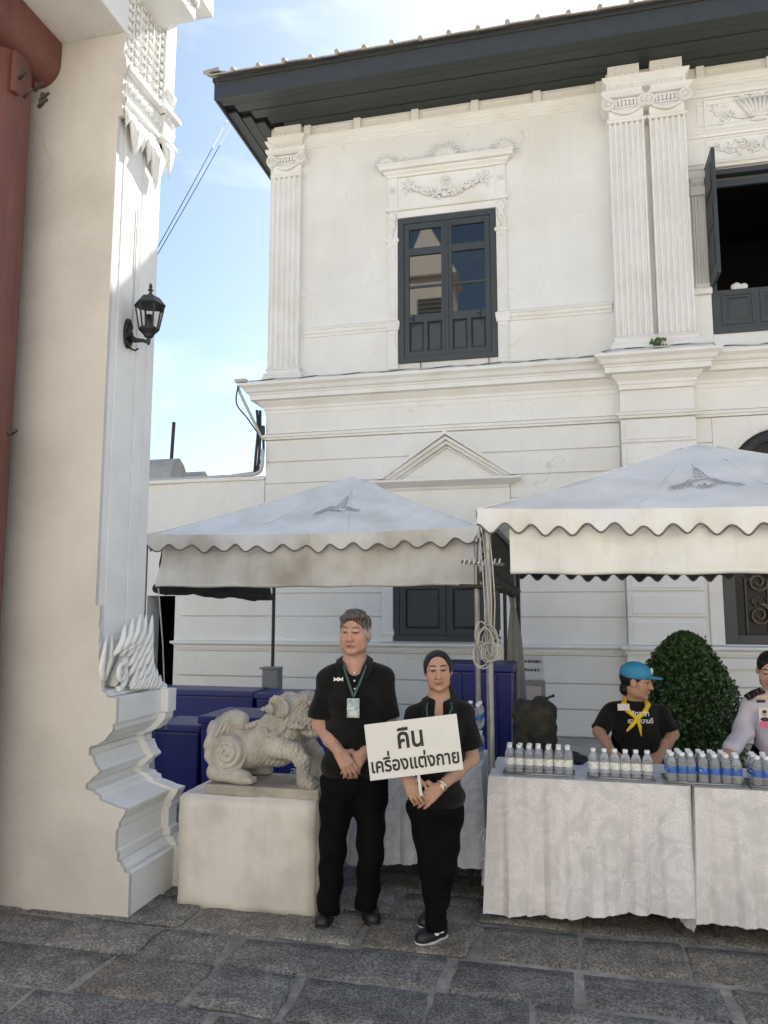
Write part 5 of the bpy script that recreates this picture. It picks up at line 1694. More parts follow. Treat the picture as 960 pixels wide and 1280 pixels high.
# ---- water bottles
wm = mat('clear_bottle', (.96, .98, 1.0), .06, 0)
nd(wm).inputs['Transmission Weight'].default_value = .75
nd(wm).inputs['IOR'].default_value = 1.10
M['bottle'] = wm
M['cap'] = mat('white_cap', (.82, .82, .82), .4, .03)
def label_mat(name, base, ink, sc, thr):
    m = mat(name, base, .35, .05, 8)
    t = m.node_tree; L = t.links.new; p = nd(m)
    tc = t.nodes.new('ShaderNodeTexCoord'); mp = t.nodes.new('ShaderNodeMapping'); mp.inputs['Scale'].default_value = (1, 1, .7)
    n = t.nodes.new('ShaderNodeTexNoise'); n.inputs['Scale'].default_value = sc; n.inputs['Detail'].default_value = 2
    L(tc.outputs['Object'], mp.inputs[0]); L(mp.outputs[0], n.inputs['Vector'])
    r = t.nodes.new('ShaderNodeMapRange'); r.inputs[1].default_value, r.inputs[2].default_value = thr, thr + .04
    L(n.outputs[0], r.inputs[0])
    src = p.inputs['Base Color'].links[0].from_socket
    mx = t.nodes.new('ShaderNodeMix'); mx.data_type = 'RGBA'; mx.inputs[7].default_value = (*ink, 1)
    L(r.outputs[0], mx.inputs[0]); L(src, mx.inputs[6]); L(mx.outputs[2], p.inputs['Base Color'])
    return m
M['lab_w'] = label_mat('white_label', (.74, .75, .70), (.16, .20, .16), 75, .60)
M['lab_b'] = label_mat('blue_label', (.045, .13, .42), (.7, .74, .8), 65, .62)
def bottle(lbl, lab, grp):
    o = thing('water_bottle', lbl, 'bottle', (0, 0, 0), 0, grp)
    o.scale = (.93, .93, .84)
    b = MB(); b.lathe([(.024, .0), (.0275, .004), (.0285, .02), (.0275, .03), (.0285, .04), (.0285, .055), (.0285, .10), (.0285, .118), (.027, .13), (.021, .148), (.0135, .157), (.0125, .163), (.0125, .170)], 14); b.build('bottle_body', M['bottle'], o, smooth=True, world=False)
    b = MB(); b.lathe([(.0292, .060), (.0293, .061), (.0293, .101), (.0292, .102)], 18); me = b.build('label', lab, o, smooth=40, world=False)
    b = MB(); b.lathe([(.0145, .163), (.0150, .164), (.0150, .180), (.0140, .183)], 12); b.build('cap', M['cap'], o, smooth=40, world=False)
    return o
M['tray'] = mat('steel_tray', (.30, .31, .33), .25, .1, metal=.8)
rs = random.Random(17)
def tray(x0, x1, y0, y1, z, cols, rows_, proto, tlbl, jit=.003, skip=()):
    T = thing('serving_tray', tlbl, 'tray', ((x0 + x1) / 2, (y0 + y1) / 2, z), 0, 'trays of water bottles')
    b = MB(); b.box(x0, x1, y0, y1, z + .002, z + .007); b.build('tray_floor', M['tray'], T)
    b = MB(); b.tube([(x0, y0, z + .014), (x1, y0, z + .014), (x1, y1, z + .014), (x0, y1, z + .014), (x0, y0, z + .014)], .006, 6); b.build('tray_rim', M['tray'], T, smooth=True)
    first = True
    for j in range(rows_):
        for i in range(cols):
            if (i, j) in skip: continue
            x = x0 + .032 + (x1 - x0 - .064) * i / (cols - 1) + rs.uniform(-jit, jit)
            y = y0 + .034 + .060 * j + rs.uniform(-jit, jit)
            yield (x, y, z + .007)
def place(proto, it, used):
    for p in it:
        rz = rs.uniform(-1.2, 1.2)
        if not used:
            proto.location = p; proto.rotation_euler = (0, 0, rz); used.append(1)
        else: dup(proto, p, rz)
zt = .754
g1 = bottle('small clear water bottle with white label on the tray beside the tent pole', M['lab_w'], 'bottles on the tray beside the pole')
place(g1, tray(-.365, .015, 4.40, 4.54, zt, 7, 2, g1, 'low steel tray of white-labelled bottles nearest the tent pole'), [])
g2 = bottle('small clear water bottle with white label on the tray before the woman in the cap', M['lab_w'], 'bottles on the tray before the capped woman')
place(g2, tray(.085, .425, 4.39, 4.50, zt, 6, 1, g2, 'low steel tray with a single row of white-labelled bottles'), [])
g3 = bottle('water bottle with blue label on the tray at the joint of the two tables', M['lab_b'], 'bottles on the blue-labelled tray')
place(g3, tray(.475, .86, 4.37, 4.56, zt, 7, 3, g3, 'low steel tray of blue-labelled bottles across the joint of the tables', .006, ((0, 2), (6, 2))), [])
g4 = bottle('water bottle with blue label on the last tray at the right edge', M['lab_b'], 'bottles on the rightmost tray')
place(g4, tray(.89, 1.27, 4.36, 4.55, zt, 7, 3, g4, 'low steel tray of blue-labelled bottles at the right edge', .006), [])
g5 = bottle('water bottle with blue label in the stacked pack behind the tent pole', M['lab_b'], 'bottles in the stacked pack')
place(g5, [(-.75 + .061 * i, 4.98 + .062 * j, .725 + .186 * k) for k in range(2) for j in range(3) for i in range(4)], [])

# ---- blue bins
M['bin'] = mat('navy_plastic', (.005, .012, .15), .38, .2, 3, .08, 30, spec=.5)
M['binlid'] = mat('navy_plastic_lid', (.008, .016, .15), .4, .2, 3, .08, 30)
M['sticker'] = mat('pale_sticker', (.6, .6, .55), .6, .2, 30)
def text_mesh(s, size, name, mt, parent, Mx, world=True, thick=0.0, bold=0.0):
    cu_ = bpy.data.curves.new(name, 'FONT'); cu_.body = s; cu_.size = size; cu_.align_x = 'CENTER'; cu_.extrude = thick; cu_.offset = bold
    cu_.resolution_u = 3
    ob = bpy.data.objects.new(name, cu_); COL.objects.link(ob)
    dg = bpy.context.evaluated_depsgraph_get(); dg.update()
    me = bpy.data.meshes.new_from_object(ob.evaluated_get(dg))
    bpy.data.objects.remove(ob); bpy.data.curves.remove(cu_)
    me.name = name
    me.transform(Mx); me.materials.clear(); me.materials.append(mt)
    o = bpy.data.objects.new(name, me); COL.objects.link(o)
    if parent is not None:
        if world: abs_parent(o, parent)
        else: o.parent = parent
    return o
UP = Matrix.Rotation(R(90), 4, 'X')
def bin_(lbl, x0, x1, y0, y1, h, ribs=True):
    T = thing('storage_bin', lbl, 'bin', ((x0 + x1) / 2, (y0 + y1) / 2, 0), 0, 'navy plastic bins')
    b = MB(); t_ = .03
    b.add([(x0 + t_, y0 + t_, 0), (x1 - t_, y0 + t_, 0), (x1 - t_, y1 - t_, 0), (x0 + t_, y1 - t_, 0), (x0 + .01, y0 + .01, h - .07), (x1 - .01, y0 + .01, h - .07), (x1 - .01, y1 - .01, h - .07), (x0 + .01, y1 - .01, h - .07)],
          [(3, 2, 1, 0), (4, 5, 6, 7), (0, 1, 5, 4), (1, 2, 6, 5), (2, 3, 7, 6), (3, 0, 4, 7)])
    bd = b.build('bin_body', M['bin'], T, bevel=.015, seg=2)
    b = MB(); b.box(x0 - .01, x1 + .01, y0 - .01, y1 + .01, h - .069, h); b.build('bin_lid', M['binlid'], T, bevel=.014, seg=2)
    if ribs:
        for k in range(3):
            x = x0 + (x1 - x0) * (k + 1) / 4
            b = MB(); b.box(x - .018, x + .018, y0 - .004, y0 + .03, .08, h - .08); b.build('rib', M['bin'], bd, bevel=.006)
    return T
bl = bin_('navy lidded bin right behind the stone lion', -3.12, -1.72, 6.25, 6.85, .735)
o = text_mesh('ส118', .10, 'stencil', M['ring'], bl, Matrix.Translation((onY(377, 966, 6.23).x, 6.232, onY(377, 970, 6.23).z)) @ UP)
bin_('low navy bin half hidden by the white mouldings', -3.62, -3.16, 6.35, 6.85, .64, False)
bb = bin_('long navy bin along the wall under the left tent', -5.2, -3.50, 8.35, 8.80, .71, False)
bin_('navy bin along the wall in front of the service box', -3.46, -2.2, 8.30, 8.78, .70, False)
q = onY(268, 898, 6.5)
br = bin_('tall navy bin behind the head of the woman with the board', -1.08, -.47, 6.8, 7.35, 1.175)

# ---- bags
M['bag'] = mat('black_bag_fabric', (.014, .013, .013), .75, .3, 12, .4, 40)
M['camo'] = mat('dark_camouflage_fabric', (.020, .020, .016), .8, .4, 10, .4, 40, tint=(.06, .045, .02), tint_amt=.9, tint_scale=14)
bx_, by_ = -.24, 5.55
st = thing('plastic_stool', 'dark stool behind the tables that carries the camouflage bag', 'stool', (bx_, by_, 0))
b = MB(); b.box(bx_ - .17, bx_ + .17, by_ - .17, by_ + .17, .62, .65); b.build('seat', M['bag'], st, bevel=.01)
for sx in (-1, 1):
    for sy in (-1, 1):
        b = MB(); b.tube([(bx_ + sx * .17, by_ + sy * .17, 0), (bx_ + sx * .13, by_ + sy * .13, .62)], .018, 6); b.build('leg', M['bag'], st)
pr_ = [boxp((bx_, by_, .84), (.15, .11, .19), None, .07, .02), ellp((bx_ + .03, by_ - .08, .80), (.10, .06, .12), None, .02), cone((bx_ + .02, by_, 1.02), (bx_ + .13, by_, 1.06), .03, .012, .02)]
pr_ += [disp(lambda X, Y, Z: (.008 * np.sin(X * 45 + 2 * np.sin(Z * 25)) * np.cos(Z * 38 + Y * 20)).astype(np.float32), (bx_ - .3, by_ - .3, .5), (bx_ + .3, by_ + .3, 1.2))]
tag(sdf_object('camouflage_bag', [solid(pr_, .012)], M['camo']), 'slumped camouflage backpack left of the notice on the wall', 'bag')
q = onZ(716, 946, .75)
pr_ = [ellp((q.x, 4.83, .775), (.085, .06, .035), None, .01), cone((q.x - .09, 4.85, .77), (q.x + .02, 4.85, .80), .018, .02, .02), disp(lambda X, Y, Z: (.004 * np.sin(X * 80 + Z * 60)).astype(np.float32) + 0 * Y, (q.x - .2, 4.6, .7), (q.x + .2, 5.0, .9))]
tag(sdf_object('black_pouch', [solid(pr_, .007)], M['bag']), 'flat black pouch lying at the back of the middle table', 'bag')

# ---- notice on the wall
M['paper'] = mat('notice_paper', (.62, .60, .57), .7, .08, 6)
M['pinkpaper'] = mat('pink_notice_paper', (.50, .40, .40), .7, .2, 8)
M['print'] = mat('black_print', (.03, .03, .03), .7, .2)
yn = YF - .035
nb_ = thing('wall_notice', 'printed paper notice above a framed pinkish sheet on the white wall', 'notice', (-.45, yn, .2))
x0, x1 = -.62, -.33
b = MB(); b.box(x0, x1, yn - .004, yn + .012, .72, 1.02); b.build('paper', M['paper'], nb_)
b = MB(); b.box(x0, x1 + .02, yn - .004, yn + .012, .22, .70); b.build('frame_board', M['pole'], nb_)
b = MB(); b.box(x0 + .03, x1 - .03, yn - .009, yn - .005, .30, .62); b.build('sheet', M['pinkpaper'], nb_)
rs = random.Random(4)
for (za, s_) in ((.93, .035), (.82, .035)):
    b = MB(); x = x0 + .02
    while x < x1 - .04:
        w = rs.uniform(.008, .02); b.box(x, x + w, yn - .0075, yn - .0045, za - rs.uniform(0, .01), za + rs.uniform(.02, s_)); x += w + rs.uniform(.004, .012)
    b.build('print_line', M['print'], nb_)

# ---- clipped shrub
M['leafA'] = mat('dark_shrub_leaf', (.030, .075, .020), .42, .6, 30, 0, tint=(.085, .16, .04), tint_amt=.8, tint_scale=25, spec=.4)
M['bark'] = mat('shrub_bark', (.06, .045, .03), .9, .3, 20, .5, 60)
bc = Vector((.90, 6.55))
sh = thing('clipped_shrub', 'dense dark green shrub clipped to a pointed dome behind the capped woman', 'shrub', (bc.x, bc.y, 0))
def rad(z):                                        # crown profile
    t = (z - .30) / (1.475 - .30)
    t = min(max(t, 0), 1)
    return .39 * (math.sin(math.pi * min(1, t * 1.25 + .28)) ** .55 if t < .38 else (1 - ((t - .38) / .62) ** 1.7) ** .62)
cv, cf = [], []
N = 15000
zz = rng.uniform(.30, 1.475, N); ww = rng.uniform(0, 2 * math.pi, N)
for i in range(N):
    z = zz[i]
    r0 = max(rad(z), .02)
    lump = 1 + .05 * math.sin(3 * ww[i] + z * 9) + .05 * math.sin(7 * ww[i] - z * 17) + .03 * math.sin(13 * ww[i] + z * 31)
    r = r0 * lump * (1 - abs(rng.normal(0, .07))) + rng.uniform(-.01, .03) + (rng.uniform(0, .06) if rng.random() < .03 else 0)
    c = Vector((bc.x + r * math.cos(ww[i]), bc.y + r * math.sin(ww[i]), z))
    a = Vector(rng.normal(0, 1, 3)); a = (a + Vector((math.cos(ww[i]), math.sin(ww[i]), .6)) * .9).normalized()
    t = a.cross(Vector(rng.normal(0, 1, 3))).normalized()
    s_ = rng.uniform(.011, .022)
    u = a.cross(t)
    n = len(cv)
    cv += [tuple(c - t * s_), tuple(c + u * s_ * .5), tuple(c + t * s_ * 1.1), tuple(c - u * s_ * .5)]
    cf.append((n, n + 1, n + 2, n + 3))
me = bpy.data.meshes.new('crown'); me.from_pydata(cv, [], cf); me.materials.append(M['leafA'])
o = bpy.data.objects.new('crown', me); COL.objects.link(o); abs_parent(o, sh)
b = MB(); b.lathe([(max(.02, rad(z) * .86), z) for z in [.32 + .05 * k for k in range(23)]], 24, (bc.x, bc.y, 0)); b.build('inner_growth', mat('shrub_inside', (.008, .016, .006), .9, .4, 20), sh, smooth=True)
b = MB(); b.tube([(bc.x, bc.y, -.02), (bc.x + .01, bc.y, .2), (bc.x, bc.y, .5)], [.05, .035, .03], 8); b.build('trunk', M['bark'], sh, smooth=True)
# ================================================================== people
def tone_mat(name, rough=.55, sub=.06):
    m = mat(name, (.5, .3, .2), rough, .1, 30, .3, 130, spec=.4)
    t = m.node_tree; p = nd(m)
    at = t.nodes.new('ShaderNodeAttribute'); at.attribute_name = 'tone'
    n = t.nodes.new('ShaderNodeTexNoise'); n.inputs['Scale'].default_value = 40
    mr = t.nodes.new('ShaderNodeMapRange'); mr.inputs[3].default_value, mr.inputs[4].default_value = .78, 1.2
    t.links.new(n.outputs[0], mr.inputs[0])
    v = t.nodes.new('ShaderNodeVectorMath'); v.operation = 'SCALE'
    t.links.new(at.outputs['Color'], v.inputs[0]); t.links.new(mr.outputs[0], v.inputs['Scale'])
    t.links.new(v.outputs[0], p.inputs['Base Color'])
    p.inputs['Subsurface Weight'].default_value = sub
    p.inputs['Subsurface Radius'].default_value = (.010, .004, .002)
    p.inputs['Subsurface Scale'].default_value = .6
    return m
M['skin'] = tone_mat('skin')
M['black_cloth'] = mat('black_cotton', (.0095, .009, .0085), .8, .45, 9, .8, 120, spec=.15, sheen=.08)
M['black_twill'] = mat('black_twill', (.0045, .0045, .005), .85, .35, 7, .5, 110, spec=.10)
M['shoe'] = mat('black_shoe', (.010, .010, .010), .5, .2, 12, .2, 50)
M['rubber'] = mat('pale_rubber_sole', (.55, .55, .52), .6, .1)
M['hair_grey'] = tone_mat('grey_hair', .6, 0)
M['hair_black'] = mat('black_hair', (.009, .0075, .0065), .42, .6, 70, 1.0, 190, spec=.35, stretch=(1.8, .25, .4))
M['lanyard'] = mat('dark_green_ribbon', (.03, .075, .06), .6, .15)
M['gold_ring'] = mat('gold', (.7, .45, .15), .25, 0, metal=1)

class Fig:
    def __init__(s, g, l0, up=0.0):
        s.g, s.l0, s.up = g, l0, up
    def __call__(s, px, py, dy=0.0):
        a, z = lat(px, py, s.g + dy)
        return np.array([a - s.l0, dy, z + s.up])
    def base(s):
        return site(s.l0, s.g)
def head_parts(c, yaw, pitch, roll, s, skin, lip, brow, female=False, neck_to=None, neck_r=.056, eye_open=1.0):
    Rm = np.array((Matrix.Rotation(yaw, 3, 'Z') @ Matrix.Rotation(pitch, 3, 'X') @ Matrix.Rotation(roll, 3, 'Y')))
    eu = Matrix(Rm.tolist()).to_euler()
    c = np.array(c, float)
    H = lambda x, y, z: c + Rm @ (np.array([x, y, z]) * s)
    E = lambda x, y, z, rx, ry, rz, k=.012, op='u': ellp(H(x, y, z), np.array([rx, ry, rz]) * s, tuple(eu), k * s, op)
    jw = .058 if female else .068
    P = [E(0, .014, .033, .077, .094, .080), E(0, -.022, -.035, jw, .066, .078, .03), E(0, -.062, -.098, .024 if female else .029, .020, .018, .03)]
    for q in (-1, 1):
        P += [E(q * .041, -.052, -.030, .026, .025, .028, .03), E(q * (.042 if female else .053), -.02, -.075, .020, .035, .024, .03)]
        P += [cone(H(q * .006, -.083, .024), H(q * .046, -.070, .027), .011 * s, .009 * s, .014 * s)]
        P += [E(q * .031, -.094, .008, .019, .012, .0105, .010, 's'), E(q * .031, -.0775, .008, .0145, .013, .0115, .004)]
        P += [cone(H(q * .018, -.0885, .0165), H(q * .045, -.083, .0145), .0042 * s, .0038 * s, .006 * s)]
        P += [E(q * .0125, -.095, -.034, .0095, .011, .0085, .008)]
        P += [E(q * (.0765 if female else .080), .004, -.004, .010, .022, .030, .008), E(q * (.085 if female else .089), -.006, -.002, .007, .013, .020, .006, 's')]
    P += [cone(H(0, -.085, .018), H(0, -.104, -.028), .008 * s, .0125 * s, .014 * s), E(0, -.105, -.031, .0125, .0115, .010, .008)]
    P += [cone(H(-.019, -.084, -.0605), H(.019, -.084, -.0605), .0055 * s, k=.008 * s), cone(H(0, -.0905, -.060), H(0, -.0905, -.0601), .0062 * s, k=.012 * s), cone(H(-.015, -.0835, -.0705), H(.015, -.0835, -.0705), .0065 * s, k=.008 * s)]
    P += [cone(H(-.020, -.096, -.0655), H(.020, -.096, -.0655), .0022 * s, k=.004 * s, op='s')]
    if neck_to is not None:
        P += [cone(H(0, .022, -.05), neck_to, neck_r * s, neck_r * 1.08 * s, .03 * s)]
    def col(V, tone):
        q = (V - c) @ Rm / s
        x, y, z = np.abs(q[:, 0]), q[:, 1], q[:, 2]
        near = (y < -.05) & (z < .05) & (z > -.11) & (x < .07)
        T = tone
        def put(mask, rgb, a=1.0):
            T[mask] = T[mask] * (1 - a) + np.array(rgb) * a
        put(near & (((x - .036) / .024) ** 2 + ((z + .028) / .024) ** 2 < 1), (skin[0] * 1.02, skin[1] * .88, skin[2] * .85), .7)
        put(near & (((x - .012) / .012) ** 2 + ((z + .036) / .010) ** 2 < 1), (skin[0] * .95, skin[1] * .82, skin[2] * .78), .7)
        zc_ = z - (7 * x * x if female else 0)
        put(near & (x < (.027 if female else .024) - .25 * np.abs(zc_ + .065)) & (zc_ > -.0765) & (zc_ < -.0565), lip, .8)
        put(near & (x < .025) & (np.abs(zc_ + .0652) < .0017), (lip[0] * .4, lip[1] * .35, lip[2] * .35))
        put((y < -.045) & (x > .012) & (x < .050) & (np.abs(z - (.031 + .004 * np.sin((x - .012) * 80))) < .0042), brow, .9)
        e = ((x - .031) / .0135) ** 2 + ((z - .008) / (.0056 * eye_open)) ** 2
        put(near & (e < 2.6), (skin[0] * .62, skin[1] * .52, skin[2] * .5), .7)
        put(near & (e < 1.8) & (z > .009), (.05, .03, .02), .75)
        put(near & (e < 1), (.22, .17, .14))
        put(near & (e < 1) & (np.abs(x - .031) < .0072), (.02, .014, .01))
        return T
    return P, col, H, E
def hand_parts(w, f, n, side, s=1.0, curl=(.35, .4, .3), spread=.10, thumb=(.5, .3)):
    """w wrist, f towards the knuckles, n out of the back of the hand, side +1 puts the thumb along f x n"""
    w = np.array(w, float); f = np.array(f, float); f /= np.linalg.norm(f)
    n = np.array(n, float); n -= f * (n @ f); n /= np.linalg.norm(n)
    t = np.cross(f, n) * side
    P = [cone(w - f * .02, w + f * .01, .024 * s, .023 * s, .012)]
    ln = [(.038, .024, .019), (.043, .028, .020), (.040, .026, .020), (.032, .020, .017)]
    for i in range(4):
        o = (1.5 - i) * .0185 * s
        k = w + f * (.078 - .004 * abs(i - 1)) * s + t * o + n * (.004 - .002 * abs(i - 1.5)) * s
        P += [cone(w + t * o * .6 + f * .012 * s, k, .0155 * s, .0115 * s, .012)]
        d = f * math.cos((1.5 - i) * spread) + t * math.sin((1.5 - i) * spread)
        a = 0
        p = k
        rr = (.0098, .0088, .0078, .0062)
        for j in range(3):
            a += curl[j] * (1 + .12 * i)
            q = p + (d * math.cos(a) - n * math.sin(a)) * ln[i][j] * s
            P += [cone(p, q, rr[j] * s, rr[j + 1] * s, .0035)]
            p = q
    b0 = w + f * .020 * s + t * .018 * s
    b1 = b0 + (t * math.cos(thumb[0]) + f * math.sin(thumb[0]) - n * .3) * .038 * s
    b2 = b1 + (f * .9 + t * .3 - n * thumb[1]) * .030 * s
    b3 = b2 + (f * .95 - n * (thumb[1] + .15)) * .024 * s
    P += [cone(b0, b1, .016 * s, .0125 * s, .012), cone(b1, b2, .0115 * s, .010 * s, .005), cone(b2, b3, .010 * s, .007 * s, .004)]
    return P
def folds(lo, hi, amp, fx, fz, ph=0.0):
    def fn(X, Y, Z):
        return (amp * (np.sin(Z * fz + 2.2 * np.sin(X * fx + ph) + 9 * Y) * .6 + np.sin(X * fx * 1.7 + Z * fz * .6 + ph * 2) * np.sin(Z * fz * .37 + ph) * .7)).astype(np.float32)
    return disp(fn, lo, hi)
def bx3(pts, m):
    a = np.array(pts)
    return a.min(0) - m, a.max(0) + m
def skin_body(T, prims, regions, colfn, skin):
    """one mesh: fine fields round head and hands, a coarse one for what the clothes hide"""
    pcs = []
    for lo, hi, h in regions:
        v, f = solid(prims, h, lo, hi)
        if len(f): pcs.append((v, f))
    def colour(V):
        tone = np.tile(np.array(skin, float), (len(V), 1))
        return colfn(V, tone)
    return sdf_object('body', pcs, M['skin'], T, colour=colour)
def strip(mb, pts, w, nrm=(0, -1, 0), th=.0015):
    pts = [Vector(p) for p in pts]; nrm = Vector(nrm)
    vs = []
    for i, p in enumerate(pts):
        t = (pts[min(i + 1, len(pts) - 1)] - pts[max(i - 1, 0)]).normalized()
        s = t.cross(nrm).normalized() * w / 2
        vs += [p - s + nrm * th, p + s + nrm * th, p + s - nrm * th, p - s - nrm * th]
    fs = []
    for i in range(len(pts) - 1):
        for k in range(4):
            fs.append((i * 4 + k, i * 4 + (k + 1) % 4, (i + 1) * 4 + (k + 1) % 4, (i + 1) * 4 + k))
    fs += [(3, 2, 1, 0), tuple((len(pts) - 1) * 4 + k for k in range(4))]
    mb.add(vs, fs)
def shoe(parent, heel, toe, w=.046, mt='shoe', sole='shoe', name='shoe', h=.008):
    heel, toe = np.array(heel, float), np.array(toe, float)
    d = toe - heel; L = np.linalg.norm(d); d /= L
    P = [ellp(heel + d * .05 + np.array([0, 0, .045]), (.040, .042, .048), None, .02), cone(heel + d * .05 + np.array([0, 0, .05]), heel + d * (L - .06) + np.array([0, 0, .032]), .040, .036, .02),
         cone(heel + d * (L * .55) + np.array([0, 0, .028]), toe - d * .045 + np.array([0, 0, .026]), w * .95, w * .80, .02), cone(heel + d * .05 + np.array([0, 0, .06]), heel + d * .05 + np.array([0, 0, .10]), .040, .042, .02)]
    P += [boxp(heel + d * L / 2 - np.array([0, 0, .05]), (.4, .4, .05), None, .001, .004, 's')]
    o = sdf_object(name, [solid(P, .0065, *bx3([heel, toe], .09))], M[mt], parent)
    S_ = [cone(heel + d * .045 + np.array([0, 0, .010]), heel + d * (L * .6) + np.array([0, 0, .010]), .043, .047, .02), cone(heel + d * (L * .6) + np.array([0, 0, .010]), toe - d * .045 + np.array([0, 0, .012]), .047, w * .86, .02),
          boxp(heel + d * L / 2 + np.array([0, 0, .075]), (.4, .4, .056), None, .001, .003, 's'), boxp(heel + d * L / 2 - np.array([0, 0, .05]), (.4, .4, .05), None, .001, .003, 's')]
    sdf_object('sole', [solid(S_, .006, *bx3([heel, toe], .08))], M[sole], o)
    return o

# ------------------------------------------------------------------ the man in black
SK = (.50, .285, .21)
J = Fig(4.30, -.20)
man = thing('person', 'man with grey hair in black polo shirt, hands clasped, beside the lion', 'person', J.base(), TH)
hc = J(443.5, 791, -.02)
nk = J(443, 832, .02)
HP, hcol, H, E = head_parts(hc, -.26, .04, .03, .98, SK, (.36, .15, .12), (.15, .10, .08), neck_to=nk, neck_r=.060, eye_open=.6)
shL, shR = J(410, 849, .01), J(479, 847, .01)
elL, elR = J(400, 905, .03), J(486, 905, .03)
wrL, wrR = J(424, 940, -.15), J(453, 943, -.13)
P = list(HP)
P += [cone(shL, shR, .04, .04, .03), cone(nk, J(443, 856, -.01), .060, .075, .04)]
P += chain([shL, elL], [.052, .043], .02) + chain([elL, elL * .45 + wrL * .55, wrL], [.043, .040, .028], .02)
P += chain([shR, elR], [.052, .043], .02) + chain([elR, elR * .45 + wrR * .55, wrR], [.043, .040, .028], .02)
fL = J(437, 960, -.175) - wrL
P += hand_parts(wrL, fL, (.15, -1, .35), -1, 1.06, (.30, .45, .35), .05, (.25, .3))
fR = J(436, 966, -.15) - wrR
P += hand_parts(wrR, fR, (-.1, -1, .2), 1, 1.0, (.25, .35, .3), .05, (.2, .3))
# trunk and legs under the clothes
P += [cone(J(443, 860, .02), J(443, 975, .02), .08, .08, .04), cone(J(424, 975, 0), J(418, 1060, 0), .05, .04), cone(J(418, 1060, 0), J(410, 1135, .02), .04, .03), cone(J(463, 975, 0), J(463, 1060, 0), .05, .04), cone(J(463, 1060, 0), J(458, 1130, .02), .04, .03)]
lo1, hi1 = hc - np.array([.13, .15, .19]), hc + np.array([.13, .15, .16])
skin_body(man, P, [(lo1, hi1, .0030), (*bx3([elL, elR, wrL, wrR, J(437, 975, -.19)], .07), .0036), (*bx3([shL, shR, J(443, 1140, 0)], .13), .012)], hcol, SK)
# hair
def hair_tone(V):
    q = V - hc
    n_ = np.sin(q[:, 0] * 420 + np.sin(q[:, 1] * 70) * 2 + q[:, 2] * 60) * .5 + np.sin(q[:, 1] * 380 + q[:, 0] * 190) * .5
    w_ = np.clip((.035 - q[:, 2]) / .05, 0, 1)[:, None]
    c_ = np.array((.085, .068, .055)) * (1 - w_) + np.array((.40, .385, .36)) * w_
    return c_ * (1 + .55 * n_[:, None]) + np.clip(n_ - .45, 0, 1)[:, None] * .22
hp = [E(0, .022, .042, .084, .102, .084, .01), E(.01, -.045, .095, .062, .045, .022, .02), E(.045, -.03, .10, .03, .03, .022, .015), E(-.045, -.05, .078, .03, .03, .02, .015), E(.0, -.01, .118, .05, .04, .014, .015)]
for q in (-1, 1): hp += [E(q * .070, .005, .012, .014, .030, .045, .012), E(q * .060, .055, -.022, .02, .036, .035, .015)]
hp += [E(0, -.092, .012, .064, .075, .060, .010, 's'), E(0, -.05, -.12, .12, .12, .075, .01, 's')]
hp += [disp(lambda X, Y, Z: ((.0028 * np.sin((X * 1.3 + Z * .5) * 330 + np.sin(Y * 60) * 2) + .0024 * np.sin(Y * 210 + X * 90)) * np.clip((Z - hc[2]) / .04, 0, 1)).astype(np.float32), hc - .2, hc + .2)]
sdf_object('hair', [solid(hp, .0032, hc - np.array([.12, .15, .12]), hc + np.array([.12, .16, .16]))], M['hair_grey'], man, colour=hair_tone)
# shirt
sp = [cone(J(432, 838, .02), shL, .060, .058, .04), cone(J(455, 837, .02), shR, .060, .058, .04), ellp(J(444, 870, .0), (.158, .115, .15), None, .05), ellp(J(444, 915, -.01), (.172, .128, .15), None, .05), ellp(J(443, 955, 0), (.178, .125, .13), None, .04),
      cone(J(443, 835, .03), J(443, 830, .03), .075, .062, .03)]
sp += [cone(shL, shL * .14 + elL * .86, .058, .068, .03, flat1=True), cone(shR, shR * .14 + elR * .86, .058, .068, .03, flat1=True)]
sp += [ellp(J(443, 828, -.10), (.030, .07, .050), None, .012, 's')]
zh = J(443, 968)[2]
sp += [boxp((J(443, 968)[0], 0, zh - .25), (.5, .5, .25), None, .001, .008, 's')]
sp += [folds(J(380, 980, -.2) - .1, J(510, 830, .2) + .1, .0065, 19, 33, 1.0)]
lo, hi = bx3([shL, shR, elL, elR, J(443, 970, 0), J(443, 824, 0)], .15)
shirt = sdf_object('shirt', [solid(sp, .0065, lo, hi)], M['black_cloth'], man)
b = MB()
ck = [J(431, 848, -.10), J(424, 833, -.07), J(425, 826, -.01), J(432, 822, .05), J(444, 820, .075), J(456, 821, .05), J(462, 825, -.01), J(462, 833, -.07), J(453, 848, -.105)]
strip(b, ck, .040, (0, -.55, .85), .004); b.build('collar', M['black_cloth'], shirt, smooth=50, world=False)
for (x, y_, d) in ((443, 841, -.10), (443, 851, -.118), (443.5, 861, -.122)):
    b = MB(); b.ell(tuple(J(x, y_, d)), (.0055, .004, .0055), 8, 6); b.build('button', M['ring'], shirt, smooth=True, world=False)
b = MB()
for sx in (-1, 1):
    c0 = J(423 + sx * 3, 849, -.118)
    b.add([tuple(c0 + np.array(q)) for q in ((-.012, 0, -.012), (-.012, 0, .012), (.0, -.002, .002), (.012, 0, .012), (.012, 0, -.012), (.0, -.002, -.004))], [(0, 1, 2, 5), (5, 2, 3, 4)])
b.build('chest_logo', M['ring'], shirt, fix=False, world=False)
b = MB()
bd = J(442, 871, -.148)
strip(b, [J(430, 828, -.03), J(430, 834, -.09), J(434, 848, -.125), J(440, 866, -.143), bd], .012); strip(b, [J(458, 828, -.03), J(457, 834, -.09), J(452, 848, -.125), J(444, 866, -.143), bd], .012)
b.build('lanyard', M['lanyard'], man, world=False)
